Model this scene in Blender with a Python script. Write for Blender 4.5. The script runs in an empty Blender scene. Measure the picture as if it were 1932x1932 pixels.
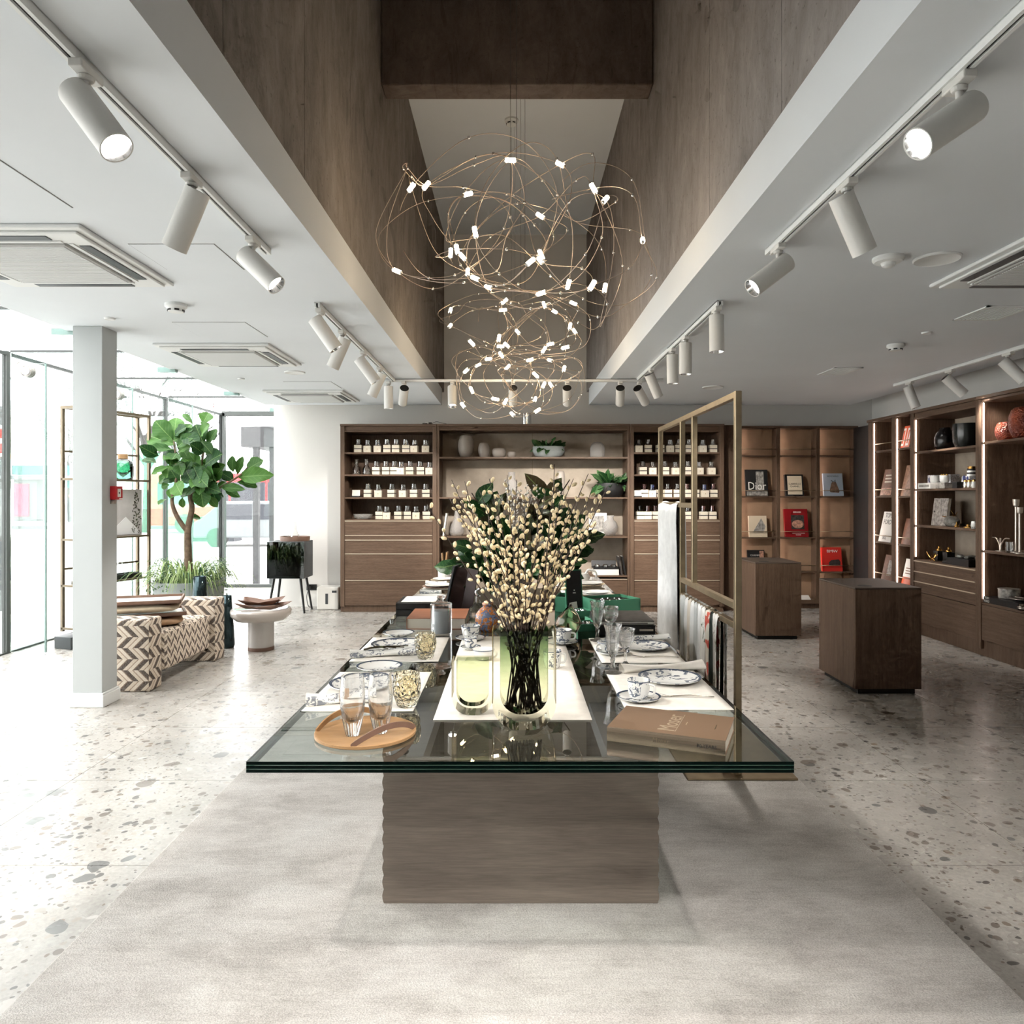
import bpy, math, random
from mathutils import Vector, Matrix, noise
random.seed(7)
R = math.radians
SC = bpy.context.scene
COL = SC.collection

# ------------------------------------------------------------------ camera, world, exposure
F_PX, CX, HY, EYE = 1390.0, 968.0, 938.0, 1.5      # focal length / vanishing point in photo pixels (1932 wide), eye height
cam_d = bpy.data.cameras.new('camera')
cam_d.sensor_width = 36.0
cam_d.lens = 36.0 * F_PX / 1932.0
cam_d.shift_x = -(CX - 966.0) / 1932.0
cam_d.shift_y = -(966.0 - HY) / 1932.0
cam_d.clip_start = 0.05
cam_d.clip_end = 400
cam = bpy.data.objects.new('camera', cam_d)
cam.location = (0, 0, EYE)
cam.rotation_euler = (R(90), 0, 0)
COL.objects.link(cam)
SC.camera = cam

world = bpy.data.worlds.new('overcast_sky')
SC.world = world
world.use_nodes = True
bg = world.node_tree.nodes['Background']
bg.inputs['Color'].default_value = (1.0, 0.992, 0.985, 1)
bg.inputs['Strength'].default_value = 4.6
SC.view_settings.view_transform = 'Standard'
SC.view_settings.look = 'None'
SC.view_settings.gamma = 1.0
SC.view_settings.use_curve_mapping = False
SC.view_settings.exposure = 1.0
SC.cycles.use_light_tree = False
SC.cycles.max_bounces = 8
SC.cycles.diffuse_bounces = 3
SC.cycles.glossy_bounces = 3
SC.cycles.transmission_bounces = 8
SC.cycles.transparent_max_bounces = 20
SC.cycles.use_adaptive_sampling = True
SC.cycles.adaptive_threshold = 0.06
SC.cycles.adaptive_min_samples = 12
SC.cycles.caustics_reflective = False
SC.cycles.caustics_refractive = False
SC.cycles.sample_clamp_indirect = 6.0
SC.cycles.use_denoising = True

SPOT_W = 60.0
BULB_E = 26.0

# ------------------------------------------------------------------ pixel helpers (a pixel gives a direction, a plane gives the distance)
def at(px, py, d):
    return Vector(((px - CX) / F_PX * d, d, EYE + (HY - py) / F_PX * d))
def onz(px, py, z):
    d = F_PX * (EYE - z) / (py - HY)
    return at(px, py, d)
def onx(px, py, x):
    d = F_PX * x / (px - CX)
    return at(px, py, d)
CEIL = 2.7235
TOP = 0.75
def T(px, py): return onz(px, py, TOP)
def C(px, py): return onz(px, py, CEIL)

# ------------------------------------------------------------------ materials
def lin(c):
    return tuple(((v / 255.0) / 12.92) if v / 255.0 <= 0.04045 else (((v / 255.0) + 0.055) / 1.055) ** 2.4 for v in c)
def rgba(c): return (*lin(c), 1.0)

class NT:
    def __init__(s, name):
        s.m = bpy.data.materials.new(name); s.m.use_nodes = True
        s.t = s.m.node_tree; s.b = s.t.nodes['Principled BSDF']; s.out = s.t.nodes['Material Output']
    def n(s, typ, **kw):
        nd = s.t.nodes.new('ShaderNode' + typ)
        for k, v in kw.items(): setattr(nd, k, v)
        return nd
    def l(s, a, b): s.t.links.new(a, b)
    def coord(s, scale=(1, 1, 1), kind='Object', rot=(0, 0, 0)):
        if kind == 'World': src = s.n('NewGeometry').outputs['Position']
        else: src = s.n('TexCoord').outputs[kind]
        mp = s.n('Mapping'); mp.inputs['Scale'].default_value = scale; mp.inputs['Rotation'].default_value = rot
        s.l(src, mp.inputs['Vector']); return mp.outputs['Vector']
    def noise(s, vec, scale, detail=3, rough=0.55, dist=0.0):
        nd = s.n('TexNoise'); nd.inputs['Scale'].default_value = scale; nd.inputs['Detail'].default_value = detail
        nd.inputs['Roughness'].default_value = rough; nd.inputs['Distortion'].default_value = dist
        s.l(vec, nd.inputs['Vector']); return nd.outputs['Fac']
    def vor(s, vec, scale, feature='F1', out='Distance', rnd=1.0):
        nd = s.n('TexVoronoi'); nd.feature = feature; nd.inputs['Scale'].default_value = scale
        nd.inputs['Randomness'].default_value = rnd
        s.l(vec, nd.inputs['Vector']); return nd.outputs[out]
    def ramp(s, fac, stops, interp='LINEAR'):
        nd = s.n('ValToRGB'); nd.color_ramp.interpolation = interp
        el = nd.color_ramp.elements
        while len(el) < len(stops): el.new(0.5)
        for e, (p, c) in zip(el, stops):
            e.position = p; e.color = c if len(c) == 4 else rgba(c)
        s.l(fac, nd.inputs['Fac']); return nd.outputs['Color']
    def mix(s, fac, a, b, mode='MIX'):
        nd = s.n('Mix'); nd.data_type = 'RGBA'; nd.blend_type = mode
        for sock, v in ((nd.inputs[0], fac), (nd.inputs[6], a), (nd.inputs[7], b)):
            if isinstance(v, (int, float)): sock.default_value = v
            elif isinstance(v, tuple): sock.default_value = v if len(v) == 4 else rgba(v)
            else: s.l(v, sock)
        return nd.outputs[2]
    def math(s, op, a, b=0.0, c=0.0):
        nd = s.n('Math'); nd.operation = op
        for i, v in enumerate((a, b, c)):
            if isinstance(v, (int, float)): nd.inputs[i].default_value = v
            else: s.l(v, nd.inputs[i])
        return nd.outputs[0]
    def bump(s, h, strength=0.3, dist=0.01):
        nd = s.n('Bump'); nd.inputs['Strength'].default_value = strength; nd.inputs['Distance'].default_value = dist
        s.l(h, nd.inputs['Height']); s.l(nd.outputs['Normal'], s.b.inputs['Normal'])
    def set(s, **kw):
        for k, v in kw.items():
            k = {'color': 'Base Color', 'rough': 'Roughness', 'metal': 'Metallic', 'ior': 'IOR', 'trans': 'Transmission Weight',
                 'spec': 'Specular IOR Level', 'sheen': 'Sheen Weight', 'coat': 'Coat Weight'}[k]
            sock = s.b.inputs[k]
            if isinstance(v, (int, float)): sock.default_value = v
            elif isinstance(v, tuple): sock.default_value = v if len(v) == 4 else rgba(v)
            else: s.l(v, sock)
        return s

_MATS = {}
def plain(name, c, rough=0.6, metal=0.0, var=0.0, vs=8.0, spec=0.5, bump=0.0, bs=60.0, coat=0.0):
    if name in _MATS: return _MATS[name]
    k = NT(name)
    k.set(rough=rough, metal=metal, spec=spec, coat=coat)
    if var > 0:
        v = k.coord()
        d = tuple(max(0, x * (1 - var)) for x in c); u = tuple(min(255, x * (1 + var * 0.6)) for x in c)
        k.set(color=k.ramp(k.noise(v, vs, 4), [(0.3, d), (0.7, u)]))
    else: k.set(color=c)
    if bump > 0: k.bump(k.noise(k.coord(), bs, 3), bump, 0.004)
    _MATS[name] = k.m
    return k.m
def emit(name, c, strength):
    k = NT(name)
    e = k.n('Emission'); e.inputs['Color'].default_value = (*c, 1); e.inputs['Strength'].default_value = strength
    k.l(e.outputs[0], k.out.inputs['Surface']); return k.m

def wood(name, base, dark, light, axis='z', rough=0.5, scale=1.0, world=False):
    """stretched grain along one axis"""
    k = NT(name)
    st = {'z': (14, 14, 0.9), 'x': (0.9, 14, 14), 'y': (14, 0.9, 14)}[axis]
    v = k.coord(tuple(q * scale for q in st), 'World' if world else 'Object')
    g = k.noise(v, 3.2, 6, 0.62, 0.35)
    v2 = k.coord(tuple(q * scale * 7 for q in st), 'World' if world else 'Object')
    g2 = k.noise(v2, 4, 3, 0.6)
    c1 = k.ramp(g, [(0.3, dark), (0.5, base), (0.72, light)])
    c2 = k.mix(0.45, c1, k.ramp(g2, [(0.35, dark), (0.65, light)]), 'MULTIPLY')
    k.set(color=k.mix(0.55, c1, k.ramp(g2, [(0.36, dark), (0.62, base)])), rough=rough, spec=0.3)
    k.bump(g2, 0.12, 0.003)
    return k.m

M = {}
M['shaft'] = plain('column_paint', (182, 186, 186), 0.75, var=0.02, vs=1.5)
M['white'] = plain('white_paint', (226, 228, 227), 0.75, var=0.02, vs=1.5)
M['ceil'] = plain('ceiling_paint', (220, 225, 229), 0.85, var=0.015, vs=1.0)
M['wallwhite'] = plain('wall_paint', (224, 222, 218), 0.85, var=0.02, vs=1.0)
M['lamp_white'] = plain('lamp_white', (214, 213, 209), 0.5)
M['black'] = plain('black_matt', (22, 22, 23), 0.5)
M['dark'] = plain('dark_gap', (40, 40, 40), 0.8)
M['greyline'] = plain('joint_grey', (120, 120, 118), 0.8)
M['brass'] = plain('brushed_bronze', (158, 142, 116), 0.38, 0.75, var=0.08, vs=14)
M['bronze_dark'] = plain('dark_bronze', (112, 100, 82), 0.42, 0.6)
M['gold'] = plain('gold', (214, 168, 96), 0.22, 1.0)
M['silver'] = plain('silver', (205, 200, 192), 0.2, 1.0)
M['chrome'] = plain('chrome', (220, 220, 220), 0.12, 1.0)
M['anthracite'] = plain('anthracite', (62, 66, 68), 0.5)
M['frame_dark'] = plain('window_frame', (72, 76, 74), 0.5)
M['porcelain'] = plain('porcelain', (238, 238, 234), 0.18, spec=0.6, coat=0.3)
M['linen'] = plain('linen', (240, 235, 226), 0.9, var=0.04, vs=20, bump=0.15, bs=300)
M['paper'] = plain('paper', (232, 228, 218), 0.85)
M['pages'] = plain('page_edges', (205, 196, 180), 0.9)
M['wood'] = wood('walnut_vertical', (106, 85, 69), (76, 58, 46), (128, 106, 88), 'z')
M['woodh'] = wood('walnut_horizontal', (106, 85, 69), (76, 58, 46), (128, 106, 88), 'x')
M['woodtop'] = plain('pedestal_top', (92, 80, 70), 0.5, var=0.06)
M['oak'] = wood('light_oak', (172, 136, 96), (150, 114, 78), (190, 154, 114), 'x', 0.45, 1.2)
M['leather'] = plain('brown_leather', (120, 92, 78), 0.5, var=0.12, vs=9, bump=0.12, bs=120)
M['plaster'] = plain('shelf_plaster', (164, 152, 137), 0.85, var=0.09, vs=5, bump=0.1, bs=30)
M['plaster_warm'] = plain('book_wall_leather', (158, 128, 102), 0.75, var=0.08, vs=5)
M['led'] = emit('led_strip', (1.0, 0.84, 0.76), 11.0)
M['lens'] = emit('lamp_lens', (1.0, 0.97, 0.92), 14.0)
M['bulb'] = emit('bulb_glow', (1.0, 0.76, 0.50), BULB_E)
M['wire'] = plain('chandelier_wire', (190, 172, 156), 0.35, 0.8)
M['soil'] = plain('soil', (48, 38, 30), 0.95)
M['bark'] = plain('bark', (112, 92, 74), 0.85, var=0.25, vs=25, bump=0.5, bs=40)
M['twig'] = plain('willow_twig', (58, 42, 32), 0.6, var=0.2, vs=40)
M['catkin'] = plain('catkin', (240, 221, 180), 0.9, var=0.1, vs=150)
M['catkin_grey'] = plain('catkin_grey', (190, 186, 178), 0.9)
M['concrete_pot'] = plain('concrete_pot', (150, 156, 154), 0.8, var=0.05, vs=8)

def leafmat(name, c, c2, rough=0.35):
    k = NT(name); v = k.coord()
    oi = k.n('ObjectInfo')
    base = k.mix(k.math('MULTIPLY', oi.outputs['Random'], 0.9), c, c2)
    # midrib and side veins from local coordinates: x across, y along the leaf
    sx = k.n('SeparateXYZ'); k.l(k.n('TexCoord').outputs['Object'], sx.inputs[0])
    ax = k.math('ABSOLUTE', sx.outputs[0])
    vein = k.math('LESS_THAN', ax, 0.012)
    s = k.math('FRACT', k.math('MULTIPLY', k.math('SUBTRACT', sx.outputs[1], k.math('MULTIPLY', ax, 0.9)), 7.0))
    v2 = k.math('LESS_THAN', s, 0.07)
    vv = k.math('MAXIMUM', vein, k.math('MULTIPLY', v2, 0.55))
    col = k.mix(k.math('MULTIPLY', vv, 0.4), base, (150, 180, 110))
    k.set(color=col, rough=rough, spec=0.28)
    tr = k.n('BsdfTranslucent'); k.l(col, tr.inputs['Color'])
    ms = k.n('MixShader'); ms.inputs[0].default_value = 0.15
    k.l(k.b.outputs[0], ms.inputs[1]); k.l(tr.outputs[0], ms.inputs[2]); k.l(ms.outputs[0], k.out.inputs['Surface'])
    return k.m
M['figleaf'] = leafmat('fig_leaf', (24, 62, 28), (78, 122, 48), 0.5)
M['darkleaf'] = leafmat('dark_leaf', (16, 44, 24), (40, 82, 40))
M['magnolia'] = leafmat('magnolia_leaf', (44, 50, 34), (78, 66, 48))
M['paleleaf'] = leafmat('spider_leaf', (122, 146, 84), (214, 222, 168))
M['fernleaf'] = leafmat('fern_leaf', (40, 76, 44), (88, 122, 76), 0.55)

def pane(name, tint=(0.93, 0.975, 0.955), refl=1.0, base=0.02, ior=1.45, rough=0.0):
    """thin sheet of glass: tinted see-through with a Fresnel mirror on top"""
    k = NT(name)
    t = k.n('BsdfTransparent'); t.inputs['Color'].default_value = (*tint, 1)
    g = k.n('BsdfGlossy'); g.inputs['Roughness'].default_value = rough; g.inputs['Color'].default_value = (1, 1, 1, 1)
    fr = k.n('Fresnel'); fr.inputs['IOR'].default_value = ior
    f = k.math('MINIMUM', k.math('ADD', k.math('MULTIPLY', fr.outputs[0], refl), base), 1.0)
    ms = k.n('MixShader'); k.l(f, ms.inputs[0]); k.l(t.outputs[0], ms.inputs[1]); k.l(g.outputs[0], ms.inputs[2])
    k.l(ms.outputs[0], k.out.inputs['Surface']); return k.m
M['pane'] = pane('window_glass', (0.985, 0.992, 0.990), 0.5, 0.0)
M['fin'] = pane('fin_glass', (0.88, 0.945, 0.93), 0.6, 0.01)
M['tabletop'] = pane('table_glass', (0.80, 0.845, 0.825), 1.35, 0.03, 1.5)
M['thin_glass'] = pane('drinking_glass', (0.95, 0.95, 0.945), 0.75, 0.045, 1.45, 0.03)
M['thin_pink'] = pane('pink_glass', (0.86, 0.66, 0.64), 1.8, 0.04, 1.5, 0.02)
M['thin_blue'] = pane('blue_glass', (0.62, 0.68, 0.86), 1.8, 0.04, 1.5, 0.02)
M['thin_green'] = pane('green_jar_glass', (0.35, 0.62, 0.50), 1.3, 0.03)
M['fin_edge'] = plain('glass_edge_pale', (120, 146, 140), 0.2)
M['glass_edge'] = plain('glass_edge_dark', (3, 14, 12), 0.1, spec=0.18)
M['glass_edge2'] = plain('glass_edge_line', (62, 96, 86), 0.25, spec=0.5)

def glass(name, c=(1, 1, 1), rough=0.0, ior=1.48, bump=0.0, bs=50.0, vor=False):
    k = NT(name); k.set(color=(*c, 1.0), rough=rough, ior=ior, trans=1.0)
    if bump > 0:
        v = k.coord()
        h = k.vor(v, bs) if vor else k.noise(v, bs, 2)
        k.bump(h, bump, 0.01)
    return k.m
def softglass(name, c, ior, clear, white=0.0, bump=0.0, bs=50.0):
    """glass that lets part of the light straight through (thin cut walls)"""
    k = NT(name); k.set(color=(*c, 1.0), rough=0.0, ior=ior, trans=1.0)
    if bump > 0: k.bump(k.vor(k.coord(), bs), bump, 0.01)
    t = k.n('BsdfTransparent'); t.inputs['Color'].default_value = (*c, 1)
    ms = k.n('MixShader'); ms.inputs[0].default_value = clear
    k.l(k.b.outputs[0], ms.inputs[1]); k.l(t.outputs[0], ms.inputs[2]); o = ms.outputs[0]
    if white:
        d = k.n('BsdfDiffuse'); d.inputs['Color'].default_value = (0.9, 0.88, 0.85, 1)
        m2 = k.n('MixShader'); m2.inputs[0].default_value = white; k.l(o, m2.inputs[1]); k.l(d.outputs[0], m2.inputs[2]); o = m2.outputs[0]
    k.l(o, k.out.inputs['Surface']); return k.m
M['crystal'] = softglass('cut_crystal', (1, 1, 1), 1.5, 0.3)
M['crystal_tumbler'] = softglass('heavy_crystal', (1, 1, 1), 1.52, 0.08)
M['amber'] = glass('amber_crackle_glass', (1.0, 0.93, 0.74), 0.0, 1.4, 0.9, 70.0, True)
M['smoke_amber'] = glass('smoky_amber_glass', (0.93, 0.80, 0.66), 0.0, 1.3, 0.35, 14.0)
M['vase_yellow'] = pane('vase_outer_yellow_glass', (0.97, 0.96, 0.88), 0.7, 0.02, 1.45)
def gradglass(name, z0, z1, lo, hi):
    k = NT(name)
    sx = k.n('SeparateXYZ'); k.l(k.n('TexCoord').outputs['Object'], sx.inputs[0])
    mr = k.n('MapRange'); mr.inputs[1].default_value = z0; mr.inputs[2].default_value = z1
    k.l(sx.outputs[2], mr.inputs[0])
    col = k.ramp(mr.outputs[0], [(0.0, (*lo, 1)), (1.0, (*hi, 1))])
    t = k.n('BsdfTransparent'); k.l(col, t.inputs['Color'])
    g = k.n('BsdfGlossy'); g.inputs['Roughness'].default_value = 0.02
    fr = k.n('Fresnel'); fr.inputs['IOR'].default_value = 1.4
    ms = k.n('MixShader'); k.l(fr.outputs[0], ms.inputs[0]); k.l(t.outputs[0], ms.inputs[1]); k.l(g.outputs[0], ms.inputs[2])
    k.l(ms.outputs[0], k.out.inputs['Surface']); return k.m
M['vase_green'] = gradglass('vase_inner_green_glass', 0.09, 0.31, (0.92, 0.92, 0.85), (0.38, 0.54, 0.34))
M['frost'] = NT('frosted_grey_glass').set(color=(196, 186, 176), rough=0.35, trans=0.45, ior=1.3).m
M['cutglass'] = softglass('cut_glass_pale', (0.97, 0.95, 0.93), 1.3, 0.5, 0.22, 0.8, 60.0)
M['clear'] = pane('clear_glass', (0.97, 0.972, 0.97), 0.5, 0.0, 1.4)
M['wax'] = plain('grey_wax', (158, 164, 168), 0.55)
M['iridescent'] = NT('iridescent_glass').set(color=(46, 62, 66), rough=0.12, metal=0.7).m

# concrete of the void: board-marked, brownish, vertical joints
def concrete(name, warm, seam_axis):
    k = NT(name); v = k.coord((1, 1, 1), 'World')
    vs = k.coord((1.0, 1.0, 0.5), 'World')
    n1 = k.noise(vs, 1.9, 9, 0.72, 0.9); n2 = k.noise(k.coord((2.6, 2.6, 1.1), 'World'), 4.0, 8, 0.78, 0.9); n3 = k.noise(v, 38, 4, 0.7)
    a, b, c = warm
    col = k.ramp(n1, [(0.25, a), (0.5, b), (0.75, c)])
    col = k.mix(0.4, col, k.ramp(n2, [(0.3, a), (0.7, c)]))
    col = k.mix(k.math('MULTIPLY', k.math('LESS_THAN', n3, 0.36), 0.4), col, tuple(int(q * 0.72) for q in a))
    # diagonal scuff marks
    sc = k.noise(k.coord((7, 0.9, 0.9), 'World', (0.0, 0.0, 0.0)), 1.1, 2, 0.5, 2.2)
    col = k.mix(k.math('MULTIPLY', k.math('GREATER_THAN', sc, 0.66), 0.25), col, tuple(int(q * 0.7) for q in a))
    k.set(color=col, rough=0.88, spec=0.2)
    k.bump(k.math('ADD', k.math('MULTIPLY', n2, 0.7), k.math('MULTIPLY', n3, 0.4)), 0.35, 0.012)
    return k.m
M['conc_l'] = concrete('board_concrete_left', ((90, 84, 79), (134, 127, 121), (168, 160, 154)), 'y')
M['conc_r'] = concrete('board_concrete_right', ((100, 95, 93), (142, 136, 133), (174, 167, 164)), 'y')
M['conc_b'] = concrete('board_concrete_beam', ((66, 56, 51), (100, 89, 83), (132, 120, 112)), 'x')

# terrazzo tile: pale grey matrix with stone chips of three sizes
def terrazzo():
    k = NT('terrazzo'); v0 = k.coord((1, 1, 1), 'World')
    # warp the coordinates a little so that chips are not round
    nz = k.n('TexNoise'); nz.inputs['Scale'].default_value = 9.0; nz.inputs['Detail'].default_value = 1.0; k.l(v0, nz.inputs['Vector'])
    vm = k.n('VectorMath'); vm.operation = 'SCALE'; vm.inputs[3].default_value = 0.06; k.l(nz.outputs['Color'], vm.inputs[0])
    va = k.n('VectorMath'); va.operation = 'ADD'; k.l(v0, va.inputs[0]); k.l(vm.outputs[0], va.inputs[1])
    v = va.outputs[0]
    mp = k.n('Mapping'); mp.inputs['Scale'].default_value = (1, 1, 0); k.l(v, mp.inputs[0]); v = mp.outputs[0]
    base = k.ramp(k.noise(v0, 2.2, 5, 0.6), [(0.3, (150, 146, 140)), (0.7, (182, 178, 172))])
    base = k.mix(0.35, base, k.ramp(k.noise(v0, 55, 3, 0.7), [(0.35, (132, 128, 122)), (0.65, (190, 187, 181))]))
    def chips(col, scale, keep, size, tones):
        nd = k.n('TexVoronoi'); nd.feature = 'F1'; nd.inputs['Scale'].default_value = scale; k.l(v, nd.inputs['Vector'])
        sp = k.n('SeparateColor'); k.l(nd.outputs['Color'], sp.inputs[0])
        kp = k.math('LESS_THAN', sp.outputs[0], keep)
        rad = k.math('MULTIPLY', k.math('ADD', sp.outputs[1], 0.35), size)
        ins = k.math('LESS_THAN', nd.outputs['Distance'], rad)
        tone = k.ramp(sp.outputs[2], [((i + 0.0) / len(tones), t) for i, t in enumerate(tones)], 'CONSTANT')
        return k.mix(k.math('MULTIPLY', k.math('MULTIPLY', kp, ins), 0.92), col, tone)
    tn = [(108, 100, 92), (160, 152, 142), (70, 65, 62), (140, 120, 100), (196, 192, 186), (118, 106, 94), (88, 86, 83)]
    col = chips(base, 46, 0.46, 0.32, tn)
    col = chips(col, 21, 0.42, 0.34, tn)
    col = chips(col, 9.5, 0.22, 0.34, [(112, 104, 96), (146, 140, 132), (92, 86, 82), (128, 108, 88), (188, 184, 178), (98, 98, 96)])
    k.set(color=col, rough=k.ramp(k.noise(v0, 6, 3), [(0.3, (128, 128, 128)), (0.7, (160, 160, 160))]), spec=0.35)
    return k.m
M['terrazzo'] = terrazzo()
M['grout'] = plain('grout', (198, 196, 190), 0.9)

def rugmat():
    k = NT('viscose_rug'); v = k.coord((1, 1, 1), 'World')
    n1 = k.noise(k.coord((0.8, 1.3, 1), 'World'), 2.3, 10, 0.74, 0.25)
    n2 = k.noise(k.coord((1.6, 30, 1), 'World'), 2.6, 5, 0.7)
    n3 = k.noise(k.coord((170, 210, 60), 'World'), 1.0, 3, 0.75)
    col = k.ramp(n1, [(0.33, (148, 141, 133)), (0.43, (190, 183, 175)), (0.52, (222, 216, 209)), (0.62, (244, 240, 234))])
    col = k.mix(0.2, col, k.ramp(n2, [(0.38, (140, 132, 124)), (0.62, (232, 227, 220))]))
    col = k.mix(0.34, col, k.ramp(n3, [(0.38, (122, 114, 106)), (0.62, (250, 247, 242))]))
    k.set(color=col, rough=0.92, spec=0.15, sheen=0.3)
    k.bump(k.math('ADD', n3, k.math('MULTIPLY', n2, 0.3)), 0.95, 0.009)
    return k.m
M['rug'] = rugmat()

def basemat():
    k = NT('taupe_lacquer_grain')
    n1 = k.noise(k.coord((0.8, 0.8, 8)), 2.4, 5, 0.6, 0.6); n2 = k.noise(k.coord((3, 3, 60)), 3.0, 4, 0.7)
    col = k.ramp(n1, [(0.3, (112, 102, 93)), (0.55, (130, 119, 109)), (0.8, (144, 133, 122))])
    col = k.mix(0.4, col, k.ramp(n2, [(0.35, (106, 95, 86)), (0.65, (144, 133, 122))]))
    k.set(color=col, rough=0.55, spec=0.35); k.bump(n2, 0.12, 0.004); return k.m
M['base'] = basemat()

def chevron(name, p, q, column):
    """woven herringbone blocks in cream, tan and dark brown"""
    k = NT(name)
    g = k.n('NewGeometry'); sp = k.n('SeparateXYZ'); k.l(g.outputs['Position'], sp.inputs[0])
    sn = k.n('SeparateXYZ'); k.l(g.outputs['True Normal'], sn.inputs[0])
    upf = k.math('GREATER_THAN', k.math('ABSOLUTE', sn.outputs[2]), 0.6)
    sidef = k.math('GREATER_THAN', k.math('ABSOLUTE', sn.outputs[0]), 0.6)
    def sel(f, a, b): return k.math('ADD', k.math('MULTIPLY', f, a), k.math('MULTIPLY', k.math('SUBTRACT', 1.0, f), b))
    u = sel(sidef, sp.outputs[1], sp.outputs[0]); v = sel(upf, sp.outputs[1], sp.outputs[2])
    if column: u, v = v, u
    row = k.math('FLOOR', k.math('DIVIDE', v, p))
    par = k.math('SUBTRACT', k.math('MULTIPLY', k.math('MODULO', k.math('ABSOLUTE', row), 2.0), 2.0), 1.0)
    loc = k.math('SUBTRACT', v, k.math('MULTIPLY', row, p))
    s = k.math('FRACT', k.math('DIVIDE', k.math('ADD', k.math('ADD', u, 20.0), k.math('MULTIPLY', par, loc)), q))
    col = k.ramp(s, [(0.0, (214, 200, 182)), (0.26, (158, 134, 114)), (0.34, (222, 210, 194)), (0.60, (128, 104, 88)), (0.68, (58, 46, 42))], 'CONSTANT')
    th = k.noise(k.coord((160, 160, 160), 'World'), 1.0, 2)
    k.set(color=k.mix(0.18, col, k.ramp(th, [(0.3, (90, 80, 70)), (0.7, (240, 232, 220))])), rough=0.95, spec=0.1)
    k.bump(th, 0.4, 0.003)
    return k.m
M['chev_row'] = chevron('herringbone_fabric_rows', 0.085, 0.125, False)
M['chev_col'] = chevron('herringbone_fabric_columns', 0.055, 0.085, True)

def china(name, dark=(40, 62, 92), rings=(0.94, 0.985), cov=0.52, scale=9.0):
    """white china with blue leaf sprays and rim lines; local radius from object coordinates, unit = plate radius in metres set by scale of rings"""
    k = NT(name); v = k.coord()
    n = k.noise(v, scale * 2.2, 3, 0.6, 1.4); big = k.noise(v, scale * 0.55, 1, 0.5)
    leaf = k.math('MULTIPLY', k.math('GREATER_THAN', n, 0.53), k.math('GREATER_THAN', big, cov))
    k.set(color=k.mix(k.math('MULTIPLY', leaf, 0.85), (240, 240, 236), dark), rough=0.2, spec=0.6)
    return k.m
M['china'] = china('blue_leaf_china', cov=0.46)
M['china_cup'] = china('blue_leaf_cup_china', cov=0.42, scale=20.0)
M['blue_line'] = plain('blue_rim_line', (52, 70, 96), 0.25)
M['floral'] = china('floral_linen', (86, 104, 92), cov=0.5, scale=16)
M['gingerjar'] = NT('ginger_jar_glaze')
_k = M['gingerjar']; _v = _k.coord(); _n = _k.noise(_v, 26, 2, 0.5, 1.6); _n2 = _k.noise(_v, 60, 2, 0.5, 1.0)
_c = _k.ramp(_n, [(0.40, (122, 134, 164)), (0.47, (64, 74, 112)), (0.5, (216, 138, 74)), (0.62, (196, 116, 58))], 'CONSTANT')
_k.set(color=_k.mix(_k.math('MULTIPLY', _k.math('GREATER_THAN', _n2, 0.6), 0.5), _c, (190, 196, 210)), rough=0.25)
M['gingerjar'] = _k.m

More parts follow.
